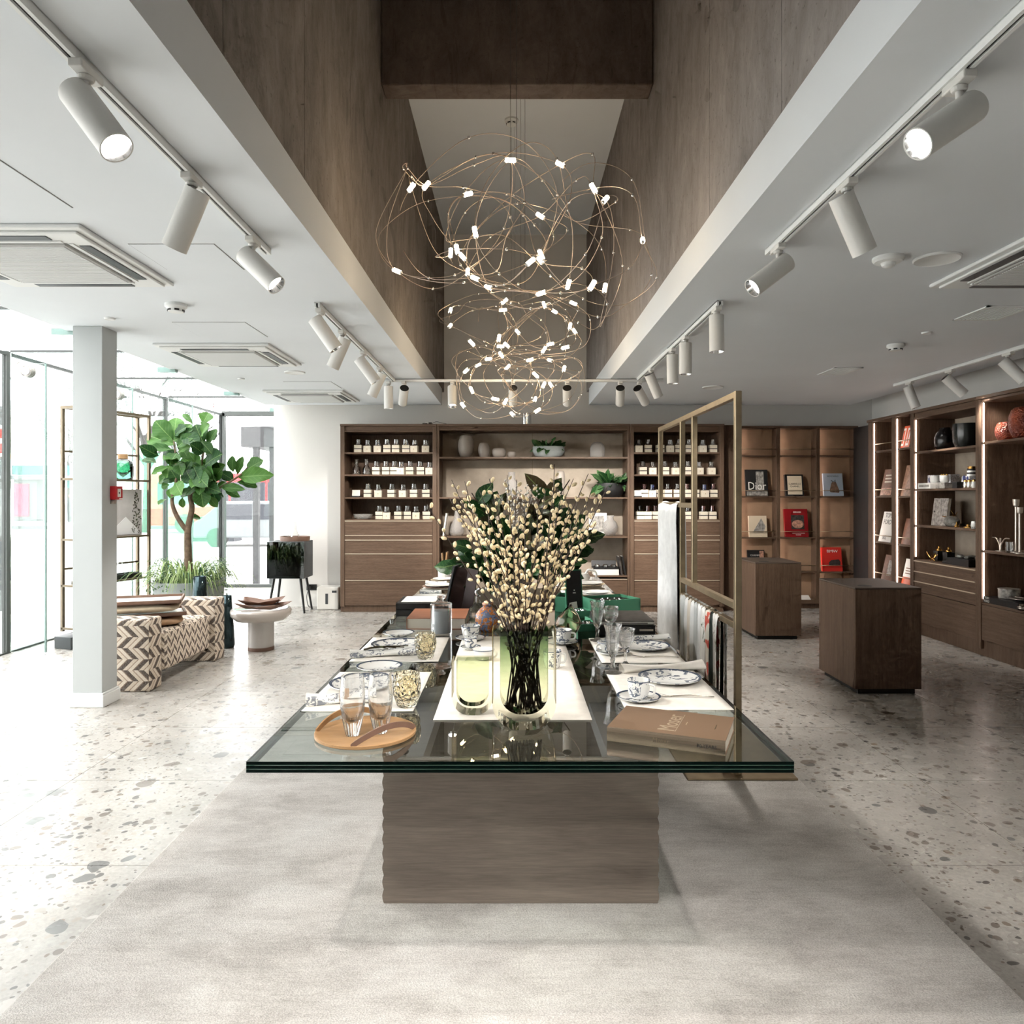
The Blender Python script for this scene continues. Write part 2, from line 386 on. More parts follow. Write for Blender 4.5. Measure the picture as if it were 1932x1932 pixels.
# ------------------------------------------------------------------ geometry helpers
class MB:
    def __init__(s): s.v = []; s.f = []; s.mi = []; s.cur = 0
    def add(s, vs, fs):
        o = len(s.v); s.v += [tuple(p) for p in vs]
        for f in fs: s.f.append(tuple(i + o for i in f)); s.mi.append(s.cur)
        return s
    def box(s, x0, x1, y0, y1, z0, z1):
        vs = [(x0, y0, z0), (x1, y0, z0), (x1, y1, z0), (x0, y1, z0), (x0, y0, z1), (x1, y0, z1), (x1, y1, z1), (x0, y1, z1)]
        return s.add(vs, [(0, 3, 2, 1), (4, 5, 6, 7), (0, 1, 5, 4), (1, 2, 6, 5), (2, 3, 7, 6), (3, 0, 4, 7)])
    def cbox(s, c, sx, sy, sz): return s.box(c[0] - sx / 2, c[0] + sx / 2, c[1] - sy / 2, c[1] + sy / 2, c[2], c[2] + sz)
    def quad(s, a, b, c, d): return s.add([a, b, c, d], [(0, 1, 2, 3)])
    def cyl(s, p0, p1, r0, r1=None, n=20, cap0=True, cap1=True):
        r1 = r0 if r1 is None else r1
        p0 = Vector(p0); p1 = Vector(p1); a = (p1 - p0).normalized()
        u = a.orthogonal().normalized(); w = a.cross(u)
        vs = []
        for p, r in ((p0, r0), (p1, r1)):
            for i in range(n):
                t = 2 * math.pi * i / n; vs.append(p + (u * math.cos(t) + w * math.sin(t)) * r)
        fs = [(i, (i + 1) % n, n + (i + 1) % n, n + i) for i in range(n)]
        if cap0: fs.append(tuple(range(n - 1, -1, -1)))
        if cap1: fs.append(tuple(range(n, 2 * n)))
        return s.add(vs, fs)
    def lathe(s, prof, n=32, c=(0, 0, 0), sx=1.0, sy=1.0, facet=None, close=True):
        """prof: list of (r, z); sx, sy flatten; rings of n"""
        o = len(s.v); ring = []
        for r, z in prof:
            if r < 1e-5: s.v.append((c[0], c[1], c[2] + z)); ring.append([len(s.v) - 1])
            else:
                ids = []
                for i in range(n):
                    t = 2 * math.pi * i / n
                    rr = r * (facet(i, z) if facet else 1.0)
                    s.v.append((c[0] + rr * math.cos(t) * sx, c[1] + rr * math.sin(t) * sy, c[2] + z)); ids.append(len(s.v) - 1)
                ring.append(ids)
        for a, b in zip(ring, ring[1:]):
            if len(a) == 1 and len(b) == 1: continue
            for i in range(n):
                j = (i + 1) % n
                if len(a) == 1: s.f.append((a[0], b[j], b[i]))
                elif len(b) == 1: s.f.append((a[i], a[j], b[0]))
                else: s.f.append((a[i], a[j], b[j], b[i]))
                s.mi.append(s.cur)
        return s
    def tube(s, pts, r, n=6, caps=True, taper=1.0):
        pts = [Vector(p) for p in pts]; o = len(s.v); m = len(pts)
        t0 = (pts[1] - pts[0]).normalized(); u = t0.orthogonal().normalized()
        for k in range(m):
            t = (pts[min(k + 1, m - 1)] - pts[max(k - 1, 0)]).normalized()
            u = (u - t * u.dot(t)); u = u.normalized() if u.length > 1e-6 else t.orthogonal().normalized()
            w = t.cross(u); rr = (r[k] if isinstance(r, (list, tuple)) else r * (1 + (taper - 1) * k / (m - 1)))
            for i in range(n):
                a = 2 * math.pi * i / n; s.v.append(tuple(pts[k] + (u * math.cos(a) + w * math.sin(a)) * rr))
        for k in range(m - 1):
            for i in range(n):
                j = (i + 1) % n
                s.f.append((o + k * n + i, o + k * n + j, o + (k + 1) * n + j, o + (k + 1) * n + i)); s.mi.append(s.cur)
        if caps:
            s.f.append(tuple(o + i for i in range(n - 1, -1, -1))); s.mi.append(s.cur)
            s.f.append(tuple(o + (m - 1) * n + i for i in range(n))); s.mi.append(s.cur)
        return s
    def prism(s, poly, a0, a1, axis='z'):
        """poly in the two other axes, extruded along axis"""
        n = len(poly)
        def p(q, h): return {'z': (q[0], q[1], h), 'y': (q[0], h, q[1]), 'x': (h, q[0], q[1])}[axis]
        vs = [p(q, a0) for q in poly] + [p(q, a1) for q in poly]
        fs = [(i, (i + 1) % n, n + (i + 1) % n, n + i) for i in range(n)] + [tuple(range(n - 1, -1, -1)), tuple(range(n, 2 * n))]
        return s.add(vs, fs)
    def grid(s, fn, nu, nv):
        o = len(s.v)
        for j in range(nv + 1):
            for i in range(nu + 1): s.v.append(tuple(fn(i / nu, j / nv)))
        for j in range(nv):
            for i in range(nu):
                a = o + j * (nu + 1) + i
                s.f.append((a, a + 1, a + nu + 2, a + nu + 1)); s.mi.append(s.cur)
        return s
    def mesh(s, name, mats, smooth=False):
        me = bpy.data.meshes.new(name); me.from_pydata(s.v, [], s.f)
        for m in (mats if isinstance(mats, (list, tuple)) else [mats]): me.materials.append(m)
        if any(s.mi): me.polygons.foreach_set('material_index', s.mi)
        if smooth:
            me.polygons.foreach_set('use_smooth', [True] * len(me.polygons))
            if smooth == 'auto':
                try: me.set_sharp_from_angle(angle=R(38))
                except Exception: pass
        me.update(); return me
    def build(s, name, mats, parent=None, smooth=False, loc=None, rot=None):
        return link(name, s.mesh(name, mats, smooth), parent, loc, rot)

def link(name, data, parent=None, loc=None, rot=None):
    o = bpy.data.objects.new(name, data); COL.objects.link(o)
    if parent is not None: o.parent = parent
    if loc is not None: o.location = loc
    if rot is not None: o.rotation_euler = rot
    return o
def tag(o, label=None, cat=None, group=None, kind=None):
    if label: o['label'] = label
    if cat: o['category'] = cat
    if group: o['group'] = group
    if kind: o['kind'] = kind
    return o
def thing(name, label, cat, loc=(0, 0, 0), rotz=0.0, group=None, rot=None):
    o = link(name, None, None, loc, rot if rot else (0, 0, rotz)); o.empty_display_size = 0.1
    return tag(o, label, cat, group)
def struct(name, label=None, loc=(0, 0, 0)):
    return tag(link(name, None, None, loc), label, kind='structure')
def copy_tree(o, parent=None):
    c = o.copy(); COL.objects.link(c); c.parent = parent
    for ch in list(o.children): copy_tree(ch, c)
    return c
def bev(o, w=0.004, seg=2):
    m = o.modifiers.new('bevel', 'BEVEL'); m.width = w; m.segments = seg; m.limit_method = 'ANGLE'; m.angle_limit = R(40)
    return o
def text(name, body, size, mat, parent, loc, rot=(0, 0, 0), sx=1.0, align='CENTER', ext=0.0006, space=1.0, label=None):
    cu = bpy.data.curves.new(name, 'FONT'); cu.body = body; cu.size = size; cu.align_x = align; cu.align_y = 'CENTER'
    cu.extrude = ext; cu.space_character = space; cu.resolution_u = 2
    tmp = bpy.data.objects.new('tmp_text', cu); COL.objects.link(tmp)
    me = bpy.data.meshes.new_from_object(tmp); me.name = name
    bpy.data.objects.remove(tmp); bpy.data.curves.remove(cu)
    me.materials.clear(); me.materials.append(mat)
    o = link(name, me, parent, loc, rot); o.scale = (sx, 1, 1)
    if label: o['label'] = label
    return o
def smoothstep(t): return t * t * (3 - 2 * t)
def catmull(pts, closed=False, k=8):
    P = [Vector(p) for p in pts]; n = len(P); out = []
    rng = range(n if closed else n - 1)
    for i in rng:
        p0 = P[(i - 1) % n] if closed or i > 0 else P[0] * 2 - P[1]
        p1 = P[i]; p2 = P[(i + 1) % n]
        p3 = P[(i + 2) % n] if closed or i + 2 < n else P[n - 1] * 2 - P[n - 2]
        for j in range(k):
            t = j / k
            out.append(0.5 * ((2 * p1) + (p2 - p0) * t + (2 * p0 - 5 * p1 + 4 * p2 - p3) * t * t + (3 * p1 - p0 - 3 * p2 + p3) * t ** 3))
    out.append(P[0] if closed else P[-1])
    return out

# ================================================================== THE SETTING
XL, XR, YF, YB = -4.85, 4.92, -2.5, 10.1          # facade, right wall, wall behind the camera, back wall
VL, VR = -0.945, 1.006                             # the void over the table
CL, CR, CB = -3.28, 4.478, 9.77                    # edges of the lowered ceilings

# floor: grout bed with terrazzo tiles
fl = struct('floor', 'pale grey terrazzo tile floor')
MB().box(XL - 0.02, XR + 0.1, YF - 0.1, 12.32, -0.12, -0.004).build('grout_bed', M['grout'], fl)
tm = MB().box(-0.4485, 0.4485, -0.4485, 0.4485, -0.02, 0.0).mesh('tile', M['terrazzo'])
for i in range(-8, 4):
    for j in range(-7, 11):
        x, y = 2.16 + 0.9 * i + 0.45, 3.0 + 0.9 * j + 0.45
        if x - 0.45 > XR or x + 0.45 < XL + 0.01 or y < -2.0 or y > 12.3: continue
        if x - 0.45 < XL: MB().box(XL + 0.002, x + 0.4485, y - 0.4485, y + 0.4485, -0.02, 0.0).build('tile', M['terrazzo'], fl)
        else: link('tile', tm, fl, (x, y, 0))

def slab(name, b, mat, label=None, bevel=0.0):
    o = MB().box(*b).build(name, mat); tag(o, label, kind='structure')
    return o
slab('wall_back', (CL, XR + 0.15, YB, YB + 0.15, 0, 5.1), M['wallwhite'], 'white back wall above the walnut cabinets')
slab('wall_right', (XR, XR + 0.15, YF, YB, 0, 3.1), M['wallwhite'])
slab('wall_front', (XL, XR + 0.15, YF - 0.15, YF, 0, 5.1), M['wallwhite'])
slab('wall_left_daylight_block', (XL - 0.12, XL, YF - 0.15, 0.57, 0, 3.1), M['wallwhite'])  # unseen solid wall instead of glazing, added to cut the frontal daylight
slab('ceiling', (XL - 0.12, CL - 0.001, YF, 0.6, CEIL, 2.96), M['ceil'])  # unseen ceiling closing the roof over that added wall stretch
slab('wall_vestibule', (CL, CL + 0.12, YB + 0.15, 12.3, 0, 3.1), M['wallwhite'])
cl = slab('ceiling', (CL, VL, YF, CB, CEIL, 2.94), M['ceil'], 'lowered white ceiling with recessed units on the window side')
cr = slab('ceiling', (VR, CR, YF, CB, CEIL, 2.94), M['ceil'], 'lowered white ceiling on the cabinet side')
# recess behind the ceiling edge (shadow gap)
slab('trim_1', (CL, VL - 0.001, CB - 0.1, YB, 2.941, 3.0), M['wallwhite'])
slab('trim_2', (VR + 0.001, XR, CB - 0.1, YB, 2.941, 3.0), M['wallwhite'])
slab('trim_3', (CR - 0.1, XR, YF, CB - 0.1, 2.941, 3.0), M['wallwhite'])
slab('ceiling', (VL - 0.2, VR + 0.2, YF, YB + 0.1, 5.1, 5.2), M['ceil'], 'high white ceiling of the void over the table')
for nm, x0, x1, mat, px in (('wall_left_upper', VL - 0.16, VL - 0.03, M['conc_l'], VL), ('wall_right_upper', VR + 0.03, VR + 0.16, M['conc_r'], VR)):
    w = struct(nm, 'board-marked concrete wall of the void above the table')
    MB().box(x0, x1, YF, YB, 2.9405, 5.1).build('backing', M['dark'], w)
    ys = [YF] + [4.28 + 0.94 * k for k in range(-7, 7)] if px < 0 else [YF] + [4.79 + 1.015 * k for k in range(-7, 6)]
    ys = [y for y in ys if y < YB - 0.3] + [YB]
    for a, b in zip(ys, ys[1:]):
        q = MB().box(min(px, px - 0.031 if px < 0 else px + 0.031), max(px, px - 0.031 if px < 0 else px + 0.031), a + 0.002, b - 0.002, 2.9405, 5.1)
        bev(q.build('concrete_panel', mat, w), 0.002, 1)
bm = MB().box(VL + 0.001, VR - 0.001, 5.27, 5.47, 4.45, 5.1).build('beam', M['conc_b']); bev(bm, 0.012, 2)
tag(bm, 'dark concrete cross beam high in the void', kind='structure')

# column
co = struct('column', 'white square column beside the striped bench', (0, 0, 0))
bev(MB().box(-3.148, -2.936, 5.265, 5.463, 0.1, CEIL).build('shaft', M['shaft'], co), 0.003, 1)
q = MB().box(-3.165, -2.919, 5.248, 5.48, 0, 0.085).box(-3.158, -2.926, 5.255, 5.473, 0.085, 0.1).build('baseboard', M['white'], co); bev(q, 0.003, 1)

# glass bay: facade bays with mullion, fin, roof beam, roof pane
ys = [0.60, 2.21, 3.83, 5.45, 7.07, 8.68, 10.3, 12.28]
for k in range(len(ys) - 1):
    a, b = ys[k], ys[k + 1]
    w = struct('window_%d' % (k + 1), 'glazed street front bay with glass fin and glass roof')
    MB().box(XL - 0.012, XL, a + 0.03, b - 0.03, 0.015, 2.86).build('pane', M['pane'], w)
    MB().box(XL - 0.012, CL, a + 0.01, b - 0.01, 2.945, 2.96).build('roof_pane', M['pane'], w)
    MB().box(XL - 0.02, XL + 0.01, a, b, 0, 0.015).box(XL - 0.02, XL + 0.015, a, b, 2.86, 2.89).build('rail', M['frame_dark'], w)
    MB().box(XL - 0.035, XL + 0.012, b - 0.03, b + 0.03, 0, 2.9).build('mullion', M['frame_dark'], w)
    if k < len(ys) - 2:
        MB().box(XL + 0.03, XL + 0.36, b - 0.009, b + 0.009, 0.012, 2.78).build('glass_fin', M['fin'], w)
        MB().box(XL + 0.36, XL + 0.372, b - 0.010, b + 0.010, 0.012, 2.78).build('fin_edge', M['fin_edge'], w)
        MB().box(XL + 0.03, CL, b - 0.009, b + 0.009, 2.782, 2.89).build('glass_beam', M['fin'], w)
        MB().box(XL + 0.03, CL, b - 0.011, b + 0.011, 2.89, 2.91).build('beam_rail', M['frame_dark'], w)
        MB().box(CL - 0.12, CL + 0.05, b - 0.03, b + 0.03, CEIL - 0.028, CEIL + 0.02).build('beam_shoe', M['fin_edge'], w)
w = struct('window_8', 'dark framed glass end wall of the bay')
MB().box(XL, CL, 12.28, 12.295, 0.03, 2.85).build('pane', M['pane'], w)
MB().box(XL - 0.04, XL + 0.05, 12.25, 12.33, 0, 2.9).box(XL, CL, 12.25, 12.33, 2.85, 2.93).box(XL, CL, 12.25, 12.33, 0, 0.05).build('frame', M['frame_dark'], w)

# recessed joint of ceiling access panels
def access_panel(x0, x1, y0, y1):
    j = MB().box(x0 - 0.004, x1 + 0.004, y0 - 0.004, y1 + 0.004, CEIL - 0.0012, CEIL + 0.001).build('panel_joint', M['greyline'], cl)
    MB().box(x0, x1, y0, y1, CEIL - 0.003, CEIL - 0.0012).build('access_panel', M['ceil'], cl)
access_panel(-2.46, -1.862, 2.51, 3.11)
access_panel(-1.856, -1.446, 3.56, 3.955)
access_panel(-2.38, -1.875, 5.15, 5.62)
access_panel(-2.43, -1.93, 7.80, 8.28)

# ------------------------------------------------------------------ ceiling fixtures
M['ph_vent'] = plain('grille_shade', (168, 168, 166), 0.8)  # darker grey paints the shade in the gaps between the slats
def cassette(x0, y0, label):
    t = thing('air_conditioner', label, 'air conditioner', (x0 + 0.461, y0 + 0.461, CEIL), group='ceiling air conditioners')
    s = 0.461
    fr = MB().box(-s, s, -s, s, -0.02, 0); fr.box(-s + 0.035, s - 0.035, -s + 0.035, s - 0.035, -0.034, -0.02)
    bev(fr.build('frame', M['white'], t), 0.012, 3)
    for a in range(4):
        m = MB().box(-0.27, 0.27, -0.40, -0.345, -0.038, -0.0335)
        bev(m.build('louvre_slot', M['anthracite'], t, rot=(0, 0, R(90 * a))), 0.003, 1)
        m = MB().box(-0.30, 0.30, -0.337, -0.318, -0.040, -0.033)
        m.build('louvre_lip', M['white'], t, rot=(0, 0, R(90 * a)))
    g = MB().box(-0.305, 0.305, -0.305, 0.305, -0.046, -0.030)
    bev(g.build('grille_panel', M['ph_vent'], t), 0.02, 3)
    sl = MB()
    for i in range(38):
        y = -0.285 + i * 0.0154
        sl.box(-0.285, 0.285, y, y + 0.0075, -0.0495, -0.0455)
    tag(sl.build('grille_slats', M['white'], t), kind='stuff')
    return t
cassette(-2.858, 3.29, 'large white ceiling air conditioner with ribbed grille near the ceiling track and access panels')
cassette(-2.862, 5.84, 'white ceiling air conditioner beside the square column')
cassette(-2.862, 8.40, 'white ceiling air conditioner close to the back wall over the black cabinet')
cassette(2.394, 3.32, 'white ceiling air conditioner on the cabinet side near the round speaker')

def smoke(p, z, label):
    t = thing('smoke_detector', label, 'smoke detector', (p[0], p[1], z), group='smoke detectors')
    MB().lathe([(0, 0), (0.066, 0), (0.067, -0.018), (0.060, -0.024), (0.050, -0.034), (0.046, -0.050), (0, -0.052)], 24).build('housing', M['white'], t, 'auto')
    for a in range(6):
        MB().box(0.0455, 0.0505, -0.014, 0.014, -0.046, -0.036).build('vent', M['black'], t, rot=(0, 0, R(60 * a)))
p = C(332, 574); smoke((p.x, p.y), CEIL, 'white smoke detector on the lowered ceiling near the square column')
p = C(1690, 650); smoke((p.x, p.y), CEIL, 'white smoke detector on the lowered ceiling over the pedestals')
p = onz(965, 226, 5.1); smoke((p.x, p.y), 5.1, 'white smoke detector on the high ceiling above the chandeliers')
def disc(name, px, py, r, label, cat, prof=None, group=None):
    p = C(px, py)
    o = MB().lathe(prof or [(0, 0), (r, 0), (r, -0.006), (r - 0.006, -0.012), (r - 0.012, -0.009), (0, -0.009)], 32).build(name, M['white'], None, 'auto', (p.x, p.y, CEIL))
    return tag(o, label, cat, group)
disc('ceiling_speaker', 1768, 487, 0.112, 'flat round white ceiling speaker next to the domed sensor', 'speaker')
disc('ceiling_speaker', 556, 702, 0.10, 'flat round white ceiling speaker between two air conditioners', 'speaker')
disc('ceiling_speaker', 1345, 730, 0.115, 'flat round white ceiling speaker above the bronze rack', 'speaker')
disc('motion_sensor', 1676, 486, 0.08, 'domed white motion sensor on the ceiling beside the round speaker', 'sensor',
     [(0, 0), (0.076, 0), (0.076, -0.012), (0.066, -0.024), (0.036, -0.028), (0.030, -0.044), (0.015, -0.052), (0, -0.053)])
for (x, y, lb) in ((207, 600, 'small round sprinkler cap on the ceiling above the square column'), (455, 714, 'small round sprinkler cap on the ceiling beyond the second air conditioner'),
                   (1748, 627, 'small round sprinkler cap on the ceiling between vent grille and smoke detector'), (1397, 757, 'small round sprinkler cap on the ceiling near the book wall')):
    disc('sprinkler_cap', x, y, 0.036, lb, 'sprinkler', group='sprinkler caps')
def vent(x0, x1, y0, y1, label):
    t = thing('air_vent', label, 'vent', ((x0 + x1) / 2, (y0 + y1) / 2, CEIL), group='ceiling vent grilles')
    a, b = (x1 - x0) / 2, (y1 - y0) / 2
    m = MB().box(-a, a, -b, -b + 0.02, -0.008, 0).box(-a, a, b - 0.02, b, -0.008, 0).box(-a, -a + 0.02, -b, b, -0.008, 0).box(a - 0.02, a, -b, b, -0.008, 0)
    m.build('frame', M['white'], t)
    MB().box(-a + 0.02, a - 0.02, -b + 0.02, b - 0.02, -0.002, -0.0005).build('backing', M['anthracite'], t)
    n = 10
    sm = MB().box(-0.006, 0.006, -b + 0.02, b - 0.02, -0.008, -0.002).mesh('slat', M['white'])
    for i in range(n): link('slat', sm, t, (-a + 0.02 + (i + 0.5) * (2 * a - 0.04) / n, 0, 0))
vent(3.03, 3.34, 4.70, 5.08, 'slatted white vent grille on the ceiling near the far air conditioner')
vent(3.03, 3.30, 6.94, 7.36, 'slatted white vent grille on the ceiling between the pedestals and the book wall')

# ------------------------------------------------------------------ track lights
def track(name, p0, p1, label):
    t = thing(name, label, 'track', (0, 0, 0), group='lighting tracks')
    p0 = Vector(p0); p1 = Vector(p1); d = (p1 - p0); L = d.length; a = math.atan2(d.y, d.x)
    t.location = (p0.x, p0.y, p0.z); t.rotation_euler = (0, 0, a)
    m = MB().box(0, L, -0.018, -0.006, -0.03, 0).box(0, L, 0.006, 0.018, -0.03, 0).box(0, L, -0.018, 0.018, -0.006, 0)
    m.build('profile', M['white'], t)
    MB().box(0.002, L - 0.002, -0.006, 0.006, -0.022, -0.0062).build('conductor', M['dark'], t)
    return t
track('light_track', (-1.19, -2.0, CEIL), (-1.21, 3.63, CEIL), 'long white ceiling track over the floor on the window side')
track('light_track', (-1.23, 4.62, CEIL), (-1.235, 7.6, CEIL), 'shorter white ceiling track toward the back on the window side')
track('light_track', (1.275, -2.0, CEIL), (1.262, 3.64, CEIL), 'long white ceiling track over the floor on the cabinet side')
track('light_track', (1.287, 4.58, CEIL), (1.287, 7.55, CEIL), 'shorter white ceiling track toward the back on the cabinet side')
track('light_track', (-1.43, 7.63, CEIL), (1.55, 7.63, CEIL), 'white track spanning the void below the far chandelier')
track('light_track', (4.08, 4.2, CEIL), (4.12, 7.95, CEIL), 'thin white ceiling track in front of the walnut cabinets')

def spot(p, d, label, group, lit=True, W=SPOT_W, cone=56, lens=True):
    """one track lamp hanging from point p on a track, aiming along d"""
    d = Vector(d).normalized()
    t = thing('track_lamp', label, 'lamp', p, group=group)
    ad = MB().box(-0.02, 0.02, -0.055, 0.055, -0.052, -0.028).cyl((0, 0, -0.052), (0, 0, -0.066), 0.024, 0.02, 16)
    bev(ad.build('adapter', M['lamp_white'], t), 0.004, 2)
    MB().cyl((0, 0, -0.062), (0, 0, -0.125), 0.011, 0.009, 12).build('stem', M['lamp_white'], t, 'auto')
    L, r = 0.232, 0.046
    c = Vector((0, 0, -0.135)); b0 = c - d * 0.06; b1 = b0 + d * L
    m = MB()
    m.cyl(b0, b1, r, r, 28, False, False)
    u = d.orthogonal().normalized(); w = d.cross(u); n = 28; o = len(m.v)
    for rr in (r, r - 0.004):
        for i in range(n):
            a = 2 * math.pi * i / n; m.v.append(tuple(b1 + (u * math.cos(a) + w * math.sin(a)) * rr))
    for i in range(n):
        j = (i + 1) % n; m.f.append((o + i, o + j, o + n + j, o + n + i)); m.mi.append(0)
    m.build('barrel', M['lamp_white'], t, 'auto')
    MB().cyl(b1 - d * 0.001, b1 - d * 0.034, r - 0.004, r - 0.014, 28, False, False).build('reflector', M['chrome'], t, 'auto')
    MB().cyl(b0 + d * 0.001, b0 + d * 0.006, r - 0.001, r - 0.001, 28).build('back_cap', M['black'], t, 'auto')
    MB().cyl(b1 - d * 0.036, b1 - d * 0.032, r - 0.012, r - 0.012, 24).build('lens', M['lens'] if lit else M['chrome'], t, 'auto')
    if lit:
        ld = bpy.data.lights.new('spot_beam', 'SPOT'); ld.energy = W; ld.color = (1.0, 0.945, 0.885); ld.spot_size = R(cone); ld.spot_blend = 0.55
        ld.shadow_soft_size = 0.035
        lo = link('spot_beam', ld, t, b1 + d * 0.004); lo.rotation_mode = 'QUATERNION'; lo.rotation_quaternion = d.to_track_quat('-Z', 'Y')
    return t
ZT = CEIL
def on_track(x, px, py):
    d = F_PX * (ZT - 0.03 - EYE) / (HY - py); return (x, d, ZT)
g1, g2, g3 = 'lamps of the window side tracks', 'lamps of the cabinet side tracks', 'lamps of the cross track'
spot(on_track(-1.19, 165, 130), (0.60, -0.20, -0.76), 'large white track lamp shining, hung first on the long window side track', g1)
spot(on_track(-1.20, 365, 335), (-0.46, 0.18, -0.86), 'white track lamp tilted to the windows, second on the long window side track', g1)
spot(on_track(-1.205, 477, 452), (0.70, -0.20, -0.68), 'white track lamp at the end of the long window side track', g1)
spot((-1.23, 4.70, ZT), (0.55, 0.10, -0.80), 'white track lamp first on the shorter window side track', g1)
spot((-1.23, 5.30, ZT), (-0.42, 0.10, -0.90), 'white track lamp second on the shorter window side track', g1)
spot((-1.23, 6.05, ZT), (0.55, 0.10, -0.75), 'white track lamp third on the shorter window side track', g1)
spot((-1.232, 6.80, ZT), (-0.42, 0.10, -0.85), 'white track lamp fourth on the shorter window side track', g1)
spot((-1.29, 7.63, ZT), (0.0, 0.05, -1.0), 'white track lamp pointing straight down near the void edge, window side', g3)
spot((-1.13, 7.63, ZT), (-0.20, 0.80, -0.58), 'white track lamp with black cap aimed at the cabinets, window side of the void', g3, W=105, cone=60)
spot((-0.63, 7.63, ZT), (0.05, -0.40, -0.90), 'white track lamp shining forward under the far chandelier', g3)
spot((0.0, 7.63, ZT), (0.0, 0.80, -0.60), 'white track lamp with black cap in the middle of the cross track', g3, W=105, cone=60)
spot((0.56, 7.63, ZT), (0.06, 0.80, -0.60), 'white track lamp with black cap, next to the middle one, toward the rack', g3, W=105, cone=60)
spot((1.11, 7.63, ZT), (0.10, 0.80, -0.60), 'white track lamp with black cap at the cabinet side of the void', g3, W=105, cone=60)
spot((1.31, 7.63, ZT), (0.50, 0.70, -0.60), 'white track lamp with black cap at the end of the cross track', g3, W=105, cone=60)
spot((1.287, 6.85, ZT), (0.42, 0.25, -0.85), 'white track lamp tilted to the book wall on the shorter cabinet side track', g2)
spot((1.287, 5.95, ZT), (0.02, 0.02, -1.0), 'white track lamp hanging straight down, third on the shorter cabinet side track', g2)
spot((1.287, 5.50, ZT), (0.0, 0.0, -1.0), 'white track lamp hanging straight down, second on the shorter cabinet side track', g2)
spot((1.287, 4.66, ZT), (0.0, -0.05, -1.0), 'white track lamp hanging straight down, first on the shorter cabinet side track', g2)
spot(on_track(1.275, 1800, 150), (-0.80, -0.20, -0.56), 'large white track lamp shining, hung first on the long cabinet side track', g2)
spot(on_track(1.268, 1590, 345), (0.46, 0.15, -0.86), 'white track lamp tilted to the cabinets, second on the long cabinet side track', g2)
spot(on_track(1.262, 1465, 465), (-0.78, -0.18, -0.60), 'white track lamp at the end of the long cabinet side track', g2)
for (x_, g_, nm_) in ((-1.19, g1, 'window side'), (1.275, g2, 'cabinet side')):  # unseen lamps added on the tracks to brighten rug and table front
    sg = -1 if x_ > 0 else 1
    spot((x_, 1.15, ZT), (sg * 0.42, 0.42, -0.80), 'unseen added track lamp aimed at the rug before the table, ' + nm_ + ' track', g_, W=42, cone=50)
    spot((x_, 0.35, ZT), (sg * 0.30, 0.62, -0.72), 'unseen added track lamp aimed at the table front, start of the ' + nm_ + ' track', g_, W=40, cone=50)
    spot((x_, -0.5, ZT), (sg * 0.05, 0.55, -0.80), 'unseen added track lamp aimed along the floor, far behind on the ' + nm_ + ' track', g_, W=40, cone=60)
g4 = 'lamps in front of the walnut cabinets'
spot((4.12, 7.65, ZT), (0.28, -0.15, -0.92), 'white track lamp farthest along the thin track by the walnut cabinets', g4, W=30)
spot((4.11, 6.93, ZT), (0.62, -0.10, -0.62), 'white track lamp in the middle of the thin track by the walnut cabinets', g4, W=30)
spot((4.10, 6.10, ZT), (0.55, -0.30, -0.75), 'white track lamp on the thin track above the orange vases', g4, W=30)

# ------------------------------------------------------------------ chandeliers: looping wires with little tube lamps
def zc(x, y): return (700 + x / 3.116, 180 + y / 3.116)
B1 = [(820,381),(1112,405),(238,540),(325,530),(570,580),(1308,547),(1378,612),(995,708),(612,803),(1597,852),(468,925),(505,905),(537,947),(1000,937),(995,970),(938,977),(152,1032),(568,1040),(612,1075),(690,1128),(1160,1110),(1300,1117),(1375,1132),(1000,1163)]
B2 = [(785,1210),(775,1262),(1018,1232),(1190,1222),(1078,1270),(467,1265),(465,1355),(1170,1357),(1197,1388),(862,1390),(752,1427),(760,1475),(592,1455),(1055,1462),(1017,1495),(1143,1482),(797,1468)]
B3 = [(765,1525),(690,1550),(935,1555),(1052,1557),(628,1585),(803,1597),(560,1618),(1135,1607),(967,1643),(1015,1703),(1057,1702),(592,1733),(730,1785),(790,1800),(965,1787),(540,1822),(832,1875),(978,1853)]
